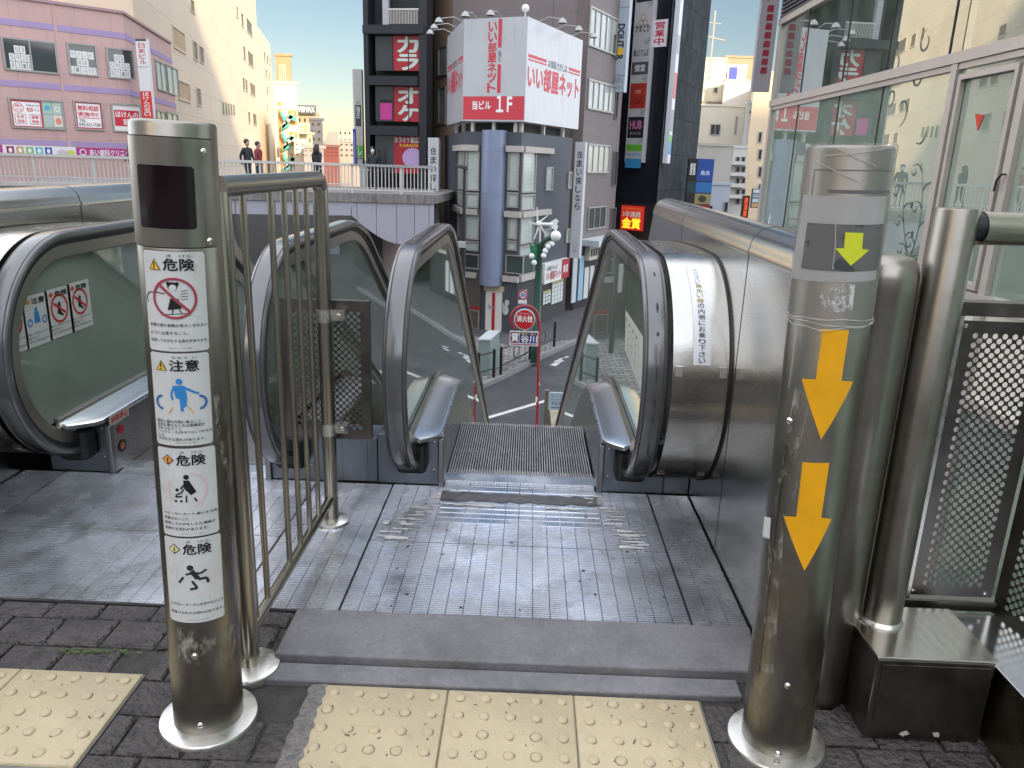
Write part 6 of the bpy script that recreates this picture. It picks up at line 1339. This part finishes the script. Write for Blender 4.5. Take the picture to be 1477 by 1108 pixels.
df_ = Face(P(892, 70, 39.5), P(911, 70, 39.2)); sign('blade_sign', 'pale blue vertical sign with dark coffee shop letters on the brown building', 'sign', df_, (890, -25, 909, 134), s_dou, mat('blade_pale_blue', (.36, .41, .47), .45, var=.05), 0, .35)
m = MB(); nf1.box(m, 0, ST+.12, nf1.len, nf1.uv(915, 293)[1], .02, .1); m.build('shopfront', mat('front_dark', (.02, .018, .018), .4, var=.3, vs=1.5), bt, smooth=0)
aw = thing('shop_awning', 'dark green awning under the lit red award sign', 'awning'); m = MB(); m.add([nf1.at(.2, -2.7, .1), nf1.at(nf1.len, -2.7, .1), nf1.at(nf1.len, -3.3, 1.2), nf1.at(.2, -3.3, 1.2), nf1.at(.2, -2.75, .1), nf1.at(nf1.len, -2.75, .1), nf1.at(nf1.len, -3.5, 1.2), nf1.at(.2, -3.5, 1.2)], [(0, 1, 2, 3), (4, 7, 6, 5), (3, 2, 6, 7), (0, 3, 7, 4), (1, 5, 6, 2)]); m.build('canvas', mat('awning_green', (.02, .05, .05), .7, var=.2), aw, smooth=0)
m = MB(); nf1.box(m, nf1.len-1.4, -3.15, nf1.len+.6, -2.95, .8, .95); tag(m.build('light_strip', mat('amber_strip', (1, .55, .15), .5, var=0, emit=.6), smooth=0), 'thin amber lit strip near the shop awning', 'light')
# stack of small signs right of the tower
def s_stack(a, W, H):
    cells = ((.36, .62, 1, 1, '#1e4490'), (.36, .42, 1, .6, '#2a66a8'), (0, .62, .34, 1, '#15161a'), (0, .42, .34, .6, '#1c3a40'), (.36, .22, 1, .40, '#8c8458'), (0, .22, .34, .4, '#1c1c20'), (.3, 0, 1, .2, '#98182c'), (0, 0, .28, .2, '#201820'))
    for x0, y0, x1, y1, c in cells: a.rect(W*x0, H*y0, W*x1, H*y1, ink(c))
    a.text('鳥良', W*.5, H*.72, W*.86, H*.8, ink('#c8d4e8'), .004, .02); a.text('焼肉', W*.5, H*.07, W*.86, H*.13, ink('#d09098'), .004, 0); a.text('個室\n居酒', W*.06, H*.72, W*.28, H*.92, WHITE, .004, .02); a.ell(W*.66, H*.31, W*.16, H*.06, ink('#3a3424'), .004)
sf_ = Face(P(988, 270, 46), P(1025, 270, 46)); sign('sign_stack', 'stack of blue, tan and red shop signs right of the netted tower', 'sign', sf_, (989, 229, 1025, 312), s_stack, mat('stack_black', (.02, .02, .022), .5), 0, .3)
# ---------------------------------------------------------------- white buildings on the right
WC = (.62, .58, .49)
def block(name, label, rects, Y, dep, c):
    r = thing(name, label, 'building'); out = []
    for i, (x0, y0, x1, dY) in enumerate(rects):
        a, b = P(x0, y0, Y+dY), P(x1, y0, Y+dY); f = Face(a, b); m_ = mat(name+'_wall_%d_%d' % (x0, i), c[i] if isinstance(c, list) else c, .8, var=.06, vs=.4)
        poly_building(r, [(a.x, a.y), (b.x, b.y), (b.x+dep*.25, b.y+dep), (a.x+dep*.25, a.y+dep)], ST, (a.z+b.z)/2, m_); fbox(r, f, -.06, (a.z+b.z)/2, f.len+.06, (a.z+b.z)/2+.2, -.6, .07, m_, 'roof_edge'); out.append(f)
    return r, out
r, fs = block('white_building', 'stepped white building with a blue rooftop door beyond the tower', [(1012, 86, 1049, 8), (1050, 96, 1078, 10), (1045, 118, 1089, 6), (1008, 154, 1084, 0)], 78, 12, [(.62, .55, .40), (.62, .60, .55), (.50, .48, .44), (.62, .57, .46)])
windows(fs[3], [(1024, 179, 1039, 195), (1060, 168, 1063, 193)], r, DGL, FRM, .08, 1); windows(fs[0], [(1029, 126, 1035, 134)], r, DGL, FRM, .06)
fbox(r, fs[1], fs[1].uv(1052, 105)[0], fs[1].uv(1052, 116)[1], fs[1].uv(1063, 105)[0], fs[1].uv(1052, 97)[1], .01, .1, ink('#3c48b0'), 'door')
fbox(r, fs[0], .1, fs[0].uv(1030, 152)[1], fs[0].len, fs[0].uv(1030, 147)[1], .0, .3, mat('shade_ledge', (.2, .17, .12), .8), 'balcony')
r, fs = block('grey_building', 'plain grey building with balconies below the stepped white one', [(1008, 211, 1058, 0), (1058, 214, 1078, 1.5)], 62, 10, [(.40, .38, .34), (.50, .49, .47)])
for y in (226, 240, 256, 272, 286): windows(fs[1], [(1061, y, 1067, y+9), (1069, y, 1075, y+9)], r, DGL, FRM, .05)
for y in (236, 252, 268, 284): fbox(r, fs[1], -.2, fs[1].uv(1068, y+2)[1], fs[1].len, fs[1].uv(1068, y-3)[1], .0, .7, mat('balcony_white', (.55, .54, .52), .6), 'balcony')
r, fs = block('shed_building', 'small pale blue grey building in front of the grey one', [(1012, 267, 1054, 0)], 55, 6, [(.42, .46, .52)])
windows(fs[0], [(1014, 296, 1028, 306), (1044, 291, 1050, 306)], r, DGL, FRM, .05)
r, fs = block('slim_building', 'slim beige building with dark windows beside the glass facade', [(1078, 150, 1092, 2), (1090, 106, 1118, 0)], 70, 14, [(.50, .54, .58), (.62, .50, .34)])
for y in (190, 215, 240, 265): windows(fs[1], [(1093, y, 1099, y+16)], r, DGL, FRM, .08)
for y in (160, 172, 184): windows(fs[0], [(1081, y, 1086, y+4)], r, mat('green_shutter', (.06, .16, .10), .6), FRM, .03)
r, f, z = far_block('hill_building', 'long brown netted building on the skyline at the right', 1046, 1112, 84, 150, 20, (.33, .27, .17))
def s_neon(a, W, H): a.frame(0, 0, W, H, .04, ink('#5a2018')); vt(a, '居酒屋', W*.25, H*.1, W*.75, H*.92, mat('neon_orange', col('#e0502a'), .5, var=0, emit=.3), .03, .004)
sign('street_sign', 'black vertical sign with orange characters at the far end of the street', 'sign', Face(P(1068, 290, 48), P(1080, 290, 48)), (1069, 282, 1079, 316), s_neon, BLACK, 0, .2)
sign('street_sign', 'white panelled sign board at the far end of the street by the glass building', 'sign', Face(P(1082, 290, 46), P(1094, 290, 46)), (1083, 272, 1094, 300), lambda a, W, H: [a.rect(W*.1, H*(.06+.24*i), W*.9, H*(.24+.24*i), ink(c)) for i, c in enumerate(('#c89858', '#b8c4cc', '#8ea4b4', '#c4ccd0'))], ink('#5a6068'), 0, .2)
m = MB(); q = P(1025, 86, 84)
m.tube([q+V((0, 0, -2)), q+V((0, 0, 4.5))], .09, 6); m.tube([q+V((-1, 0, 2.2)), q+V((1.2, 0, 1.8))], .06, 6); m.tube([q+V((-.7, 0, 3.4)), q+V((.7, 0, 3.3))], .05, 6); tag(m.build('rooftop_antenna', mat('antenna_grey', (.35, .32, .26), .6), smooth=30), 'thin television antenna on the roof of the stepped white building', 'antenna')
# ---------------------------------------------------------------- street furniture
GRN = mat('lamp_green', (.012, .05, .035), .35, .3, var=.1); WGL = mat('lamp_globe', (.75, .75, .74), .2, var=.02)
lp = thing('decorative_street_lamp', 'green street lamp with white globes and a small windmill', 'street lamp')
Yl = 25.6; b_ = PZ(772, 522, ST+.12); Yl = b_.y; X0 = P(776, 420, Yl).x
def L3(px, py, dy=0.): return P(px, py, Yl+dy)
top_ = L3(778, 352)
m = MB(); m.tube([(X0, Yl, ST+.12), (X0, Yl, ST+1.2), (X0, Yl, ST+1.25), (X0, Yl, top_.z)], [.17, .17, .13, .11], 14); m.build('pole', GRN, lp)
m = MB(); m.tube([(X0, Yl, top_.z-.4), L3(781, 352), L3(786, 347), L3(793, 343), L3(800, 341)], [.09, .09, .085, .08, .06], 10); m.build('arm', GRN, lp)
for px, py, r_ in ((801.5, 340.5, 7.5), (796, 352, 4), (790.5, 356, 4), (786.5, 362, 4), (784, 369, 4), (767, 369.5, 4), (770.5, 379, 4)):
    m = MB(); c = L3(px, py, -.12); m.ball(c, r_/1110*Yl*1.02, 16); m.build('globe', WGL, lp, smooth=60)
m = MB()
for (x0, y0, x1, y1) in ((776, 378, 764, 350), (776, 372, 771, 349)):
    a0, a1_ = L3(x0, y0, -.05), L3(x1, y1, -.05); m.add([a0+V((-.07, 0, 0)), a0+V((.07, 0, 0)), (a0+a1_)/2+V((.12, -.04, 0)), a1_, (a0+a1_)/2+V((-.12, -.04, 0))], [(0, 1, 2, 3, 4)]); m.add([a0+V((-.07, .06, 0)), a0+V((.07, .06, 0)), (a0+a1_)/2+V((.12, .03, 0)), a1_+V((0, .02, 0)), (a0+a1_)/2+V((-.12, .03, 0))], [(4, 3, 2, 1, 0)])
m.build('leaf', mat('leaf_green', (.02, .16, .07), .4, var=.3, vs=6), lp, smooth=0, fix=False)
wm = L3(777, 323, -.1); m = MB(); m.tube([L3(779, 352), L3(779, 326)], .03, 8); m.tube([wm, L3(797, 324)], .05, 8); m.ball(wm, .09, 10)
for i in range(5):
    a = 2*PI*i/5+.5; d = V((math.cos(a)*.55, 0, math.sin(a)*.9))*.62; sd_ = V((-math.sin(a), 0, math.cos(a)))*.07
    m.hexa([wm, wm+sd_, wm+sd_+V((0, .02, 0)), wm+V((0, .02, 0)), wm+d, wm+d+sd_*.4, wm+d+sd_*.4+V((0, .02, 0)), wm+d+V((0, .02, 0))])
t_ = L3(797, 324); m.add([t_+V((-.12, 0, -.05)), t_+V((.12, 0, -.2)), t_+V((.2, 0, -.05)), t_+V((.14, 0, .0)), t_+V((.2, 0, .12)), t_+V((.1, 0, .2)), t_+V((-.12, 0, .05))], [(0, 1, 2, 3, 4, 5, 6)]); m.build('windmill', ink('#d8d8d6'), lp, smooth=30)
lp2 = thing('street_lamp', 'plain dark street lamp post in front of the slate blue building', 'street lamp')
Y2 = 27.5; q = P(669, 330, Y2); qt = P(669, 244, Y2); m = MB(); m.tube([(q.x, Y2, ST+.12), (q.x, Y2, -1.8), (q.x, Y2, qt.z)], [.09, .08, .05], 12); m.build('pole', BLACK, lp2)
m = MB(); h0, h1 = P(657, 239, Y2), P(674, 243, Y2); m.hexa([h0+V((0, -.12, -.03)), h1+V((0, -.12, -.08)), h1+V((0, .12, -.08)), h0+V((0, .12, -.03)), h0+V((.03, -.1, .03)), h1+V((0, -.1, .08)), h1+V((0, .1, .08)), h0+V((.03, .1, .03))]); m.build('lamp_head', BLACK, lp2, smooth=0, bevel=.02)
m = MB(); q3 = P(668, 352, Y2); m.box((q3.x-.16, Y2-.2, q3.z-.12), (q3.x+.1, Y2, q3.z+.1)); m.build('control_box', mat('lamp_box', (.35, .34, .33), .5), lp2, smooth=0, bevel=.01); m = MB(); m.box((q3.x-.2, Y2-.2, q3.z-1.5), (q3.x-.06, Y2-.02, q3.z-.5)); m.build('control_box', mat('lamp_box', (.35, .34, .33), .5), lp2, smooth=0, bevel=.01)
ub_ = thing('utility_cabinet', 'grey green street utility cabinet on the cobbled pavement', 'cabinet')
ua = PZ(689, 541, ST+.124); ud = PZ(706, 541, ST+.124); ue = PZ(719, 527, ST+.124); uz = P(698, 489, ua.y).z
m = MB(); p = [(ua.x, ua.y), (ud.x, ud.y), (ue.x, ue.y), (ua.x+(ue.x-ud.x), ue.y)]; m.prism(p, ST+.124, uz-.06); m.build('body', mat('cabinet_green', (.20, .25, .24), .5, var=.1), ub_, smooth=0, bevel=.01)
c = V((sum(k[0] for k in p)/4, sum(k[1] for k in p)/4)); m = MB(); m.prism([(c.x+(k[0]-c.x)*1.06, c.y+(k[1]-c.y)*1.06) for k in p], uz-.06, uz); m.build('top', mat('cabinet_top', (.42, .45, .46), .4, var=.1), ub_, smooth=0, bevel=.01)
FEN = mat('fence_black', (.02, .02, .022), .4, .3, var=.1)
def fence(pts, label, h=.85, orn=True):
    r = thing('street_fence', label, 'fence', 'black street fences along the kerb'); g = [PZ(x, y, ST+.12) for x, y in pts]
    for q in g: m = MB(); m.box((q.x-.045, q.y-.045, ST+.12), (q.x+.045, q.y+.045, ST+.12+h+.08)); m.build('post', FEN, r, smooth=0)
    for a, b in zip(g, g[1:]):
        for z in (h, h*.35): m = MB(); m.tube([V((a.x, a.y, ST+.12+z)), V((b.x, b.y, ST+.12+z))], .028, 8); m.build('rail', FEN, r)
        if orn:
            c = (a+b)/2; d = (b-a).normalized(); m = MB(); m.tube([c+d*.22*math.cos(t)+V((0, 0, .12+h*.66-.12+.22*math.sin(t))) for t in [k*PI/8 for k in range(16)]], .015, 6, closed=True); m.build('ring_ornament', FEN, r)
fence([(690, 551), (712, 545)], 'short black fence in front of the utility cabinet', orn=False)
fence([(722, 541), (764, 519)], 'black fence with a ring ornament left of the fire hydrant sign pole')
fence([(764.5, 518), (799, 500)], 'black fence with a ring ornament at the foot of the green lamp')
for o, px, py, sz in ():
    pass
hs = thing('hydrant_sign', 'round red fire hydrant sign on a curved red pole over a blue shop plate', 'sign')
YH = 18.0
def H3(px, py, dy=0.): return P(px, py, YH+dy)
RP_ = mat('red_pole', (.30, .02, .03), .4, var=.1, spec=.6); base = H3(775, 600); sc_ = YH/1110
c = H3(757, 461); rr = 20*sc_
arcp = [H3(742, 474)]+[c+V((math.cos(t)*rr*1.02, 0, math.sin(t)*rr*1.02)) for t in [R_(200-13*k) for k in range(15)]]+[H3(778, 470), H3(776.5, 520), H3(775, 600), V((H3(775, 600).x-.02, YH, ST))]
m = MB(); m.tube(arcp, .034, 12); m.build('pole', RP_, hs)
ff = Face((-2, YH-.06), (2, YH-.06)); cu, cz = ff.uv(756.7, 461)
m = MB(); m.lathe([(.0005, .02), (15.5*sc_, .02), (15.7*sc_, .0), (15.5*sc_, -.02), (.0005, -.02)], (0, 0, 0), 40, axis='y'); m.v = [(x-2+cu, y+YH-.03, z_+cz) for x, y, z_ in m.v]; di = m.build('sign_disc', WHITE, hs, smooth=40)
a = Art(); R = 14.2*sc_; a.ell(0, 0, R, R, ink('#c01c2c'), 0, 36); a.text('消火栓', -R*.82, -R*.25, R*.82, R*.42, WHITE, .003, .045); a.text('FIRE HYDRANT', -R*.55, R*.55, R*.55, R*.72, ink('#e8b0b4'), .003, .01); a.build('lettering', ff.map(.01, cu, cz), di)
u0, z0, u1, z1 = ff.rect(735, 478, 776.5, 499); m = MB(); ff.box(m, u0, z0, u1, z1, -.02, .01); pl_ = m.build('shop_plate', ink('#d8d8de'), hs, smooth=0)
W, H = u1-u0, z1-z0; a = Art(); a.rect(W*.03, H*.2, W*.33, H*.94, ink('#7a2238')); a.rect(W*.35, H*.2, W*.97, H*.94, ink('#20307c')); a.text('質', W*.06, H*.28, W*.31, H*.86, WHITE, .003, .045); a.text('谷川', W*.39, H*.26, W*.95, H*.72, WHITE, .003, .04); a.text('貸付・買入', W*.40, H*.75, W*.94, H*.91, YEL, .003, .02); a.line([(W*.05, H*.1), (W*.95, H*.1)], H*.06, ink('#a04458'), .002); a.build('lettering', ff.map(.013, u0, z0), pl_)
m = MB(); m.tube([H3(775.8, 545), H3(777, 550), H3(778.5, 556)], .012, 6); m.build('tape_strip', WHITE, hs)
m = MB(); q = H3(774.6, 576); m.tube([q+V((0, 0, -.06)), q+V((0, 0, .06))], .036, 12); m.build('white_band', WHITE, hs)
ts = thing('speed_limit_sign', 'small round thirty speed limit sign on a white pole behind the hydrant sign', 'road sign')
qb_ = PZ(755, 520, ST+.12); YT = qb_.y; f3 = Face((-3, YT), (3, YT)); m = MB(); m.tube([(qb_.x, YT, ST+.12), (qb_.x, YT, P(755, 418, YT).z)], .032, 10); m.build('pole', ink('#c4c4c4'), ts)
cu, cz = f3.uv(754.5, 425); rr = 7.2*YT/1110; m = MB(); m.lathe([(.0005, .015), (rr, .015), (rr, -.015), (.0005, -.015)], (0, 0, 0), 28, axis='y'); m.v = [(x-3+cu, y+YT-.05, z_+cz) for x, y, z_ in m.v]; di = m.build('sign_disc', ink('#c9c9cc'), ts)
a = Art(); a.ring(0, 0, rr*.72, rr*.98, ink('#b02838')); a.text('30', -rr*.5, -rr*.38, rr*.5, rr*.38, ink('#2a66b0'), .002, .04); a.build('lettering', f3.map(.07, cu, cz), di)
u0, z0, u1, z1 = f3.rect(747.5, 432.5, 760, 437.5); m = MB(); f3.box(m, u0, z0, u1, z1, .03, .06); m.build('sub_plate', ink('#d8d8d8'), ts, smooth=0); u0, z0, u1, z1 = f3.rect(747, 442, 761, 450); m = MB(); f3.box(m, u0, z0, u1, z1, .03, .06); m.build('blue_plate', ink('#2c4c9c'), ts, smooth=0)
cs = thing('notice_sign', 'pale blue notice board on a wooden post at the foot of the escalator', 'sign')
YN = 14.0; f4 = Face((-3, YN), (6, YN)); u0, z0, u1, z1 = f4.rect(791, 566, 830, 591)
m = MB(); f4.box(m, u0, z0, u1, z1, .0, .03); bo = m.build('board', ink('#bccbd8'), cs, smooth=0); a = Art(); W, H = u1-u0, z1-z0
a.text('ゆっくりはしろう', W*.1, H*.74, W*.9, H*.88, ink('#3c5a8a'), 0, .01); a.text('Please drive slowly', W*.1, H*.56, W*.9, H*.66, ink('#50709c'), 0, .01); a.text('子ども注意', W*.1, H*.28, W*.8, H*.48, ink('#3a4048'), 0, .02); a.line([(W*.1, H*.14), (W*.85, H*.14)], H*.05, ink('#50709c')); a.build('lettering', f4.map(.034, u0, z0), bo)
q = P(788.5, 580, YN); m = MB(); m.box((q.x-.045, YN-.02, ST+.1), (q.x+.045, YN+.07, P(788, 563, YN).z)); m.build('post', mat('post_wood', (.16, .14, .11), .7, var=.2), cs, smooth=0, bevel=.006)
# ---------------------------------------------------------------- people on the raised deck
SKIN = mat('skin', (.45, .28, .2), .6, var=.05); HAIR = mat('black_hair', (.015, .012, .011), .5, var=.1)
def person(px, pyhead, Y, label, coat, trousers, h=1.68, face=1., lean=0., longhair=False, mask=False):
    top = P(px, pyhead, Y); z0 = ZK-.03; s = h/1.7; me = bpy.data.meshes.new('person'); bm = bmesh.new(); lay = bm.verts.layers.skin.verify()
    J = {'pel': (0, 0, .92, .135), 'wai': (0, 0, 1.08, .125), 'che': (0, .0, 1.28, .15), 'nk0': (0, .0, 1.42, .075), 'nk1': (0, 0, 1.49, .055), 'hd0': (0, -.015, 1.56, .083), 'hd1': (0, -.005, 1.64, .088), 'hd2': (0, .005, 1.69, .055)}
    for sgn, n_ in ((-1, 'l'), (1, 'r')):
        st = .10*sgn*face
        J.update({'hp'+n_: (.085*sgn, 0, .88, .10), 'kn'+n_: (.09*sgn, -.03+st*.6, .48, .068), 'an'+n_: (.09*sgn, .02+st*1.6, .09, .045), 'to'+n_: (.095*sgn, -.13+st*1.6, .04, .04), 'sh'+n_: (.175*sgn, 0, 1.37, .075), 'el'+n_: (.225*sgn, .04-st*.8, 1.10, .05), 'wr'+n_: (.21*sgn, -.06-st*1.3, .87, .036), 'ha'+n_: (.20*sgn, -.09-st*1.5, .79, .035)})
    vs = {}
    for k_, (x, y, z, r) in J.items():
        v = bm.verts.new((x*s, y*s, z*s)); v[lay].radius = (r*s, r*s); v[lay].use_root = k_ == 'pel'; vs[k_] = v
    E_ = [('pel', 'wai'), ('wai', 'che'), ('che', 'nk0'), ('nk0', 'nk1'), ('nk1', 'hd0'), ('hd0', 'hd1'), ('hd1', 'hd2')]
    for n_ in 'lr': E_ += [('pel', 'hp'+n_), ('hp'+n_, 'kn'+n_), ('kn'+n_, 'an'+n_), ('an'+n_, 'to'+n_), ('che', 'sh'+n_), ('sh'+n_, 'el'+n_), ('el'+n_, 'wr'+n_), ('wr'+n_, 'ha'+n_)]
    for a, b in E_: bm.edges.new((vs[a], vs[b]))
    bm.to_mesh(me); bm.free(); o = bpy.data.objects.new('tmp', me); COL.objects.link(o); o.modifiers.new('s', 'SKIN'); q = o.modifiers.new('d', 'SUBSURF'); q.levels = 2; q.render_levels = 2
    dg = bpy.context.evaluated_depsgraph_get(); m2 = bpy.data.meshes.new_from_object(o.evaluated_get(dg)); bpy.data.objects.remove(o); m2.name = 'person'
    for k_ in (SKIN, coat, trousers, INK): m2.materials.append(k_)
    for p_ in m2.polygons:
        c = p_.center/s; p_.use_smooth = True; p_.material_index = 0 if c.z > 1.47 or (c.z < .85 and abs(c.x) > .165 and c.z > .7) else (3 if c.z < .1 else (2 if c.z < .86 and abs(c.x) < .17 else 1))
    b = bpy.data.objects.new('person', m2); COL.objects.link(b); b.location = (top.x, Y, z0+.03); b.rotation_euler = (0, 0, lean); tag(b, label, 'person')
    mb = MB(); mb.ball((0, .012*s, 1.655*s), .103*s, 14, sc_=(1, 1.08, 1)); mb.v = [v for v in mb.v]
    if longhair: mb.ball((0, .05*s, 1.50*s), .13*s, 14, sc_=(1.15, .7, 1.7))
    hm = mb.build('hair', HAIR, b, smooth=60, fix=False)
    for f_ in (1,):
        mb = MB(); mb.ball((0, -.062*s, 1.595*s), .072*s, 12, sc_=(.95, .75, 1.25)); fm = mb.build('face', SKIN if not mask else ink('#d8d8d8'), b, smooth=60)
        mb = MB(); mb.ball((-.028*s, -.115*s, 1.625*s), .009*s, 6); mb.ball((.028*s, -.115*s, 1.625*s), .009*s, 6); mb.build('eyes', INK, fm)
        mb = MB(); mb.ball((0, -.122*s, 1.595*s), .014*s, 8, sc_=(.8, 1, 1.4)); mb.build('nose', SKIN if not mask else ink('#d8d8d8'), fm)
    return b
DK_ = mat('dark_coat', (.02, .022, .03), .8, var=.2, vs=8); RDC = mat('red_coat', (.22, .035, .05), .8, var=.2, vs=8); GRC = mat('olive_coat', (.07, .08, .05), .8, var=.2, vs=8); TRO = mat('dark_trousers', (.03, .03, .04), .8, var=.2, vs=8)
def hz(px): return None
person(356, 213, 30.0, 'person in a dark jacket walking along the raised deck behind the railing', DK_, TRO, 1.72, 1, R_(60))
person(372, 215, 30.8, 'person in a dark red jacket walking beside the one in the dark jacket', RDC, TRO, 1.66, -1, R_(75))
person(188, 208, 28.0, 'person in an olive coat half hidden behind the sticker post', GRC, TRO, 1.68, 1, R_(-80))
person(457, 216, 30.3, 'person with long dark hair in black behind the deck railing', DK_, TRO, 1.62, 1, R_(160), True)
person(537, 222, 31.0, 'person wearing a white mask and black coat in front of the black building', DK_, TRO, 1.6, -1, R_(20), False, True)
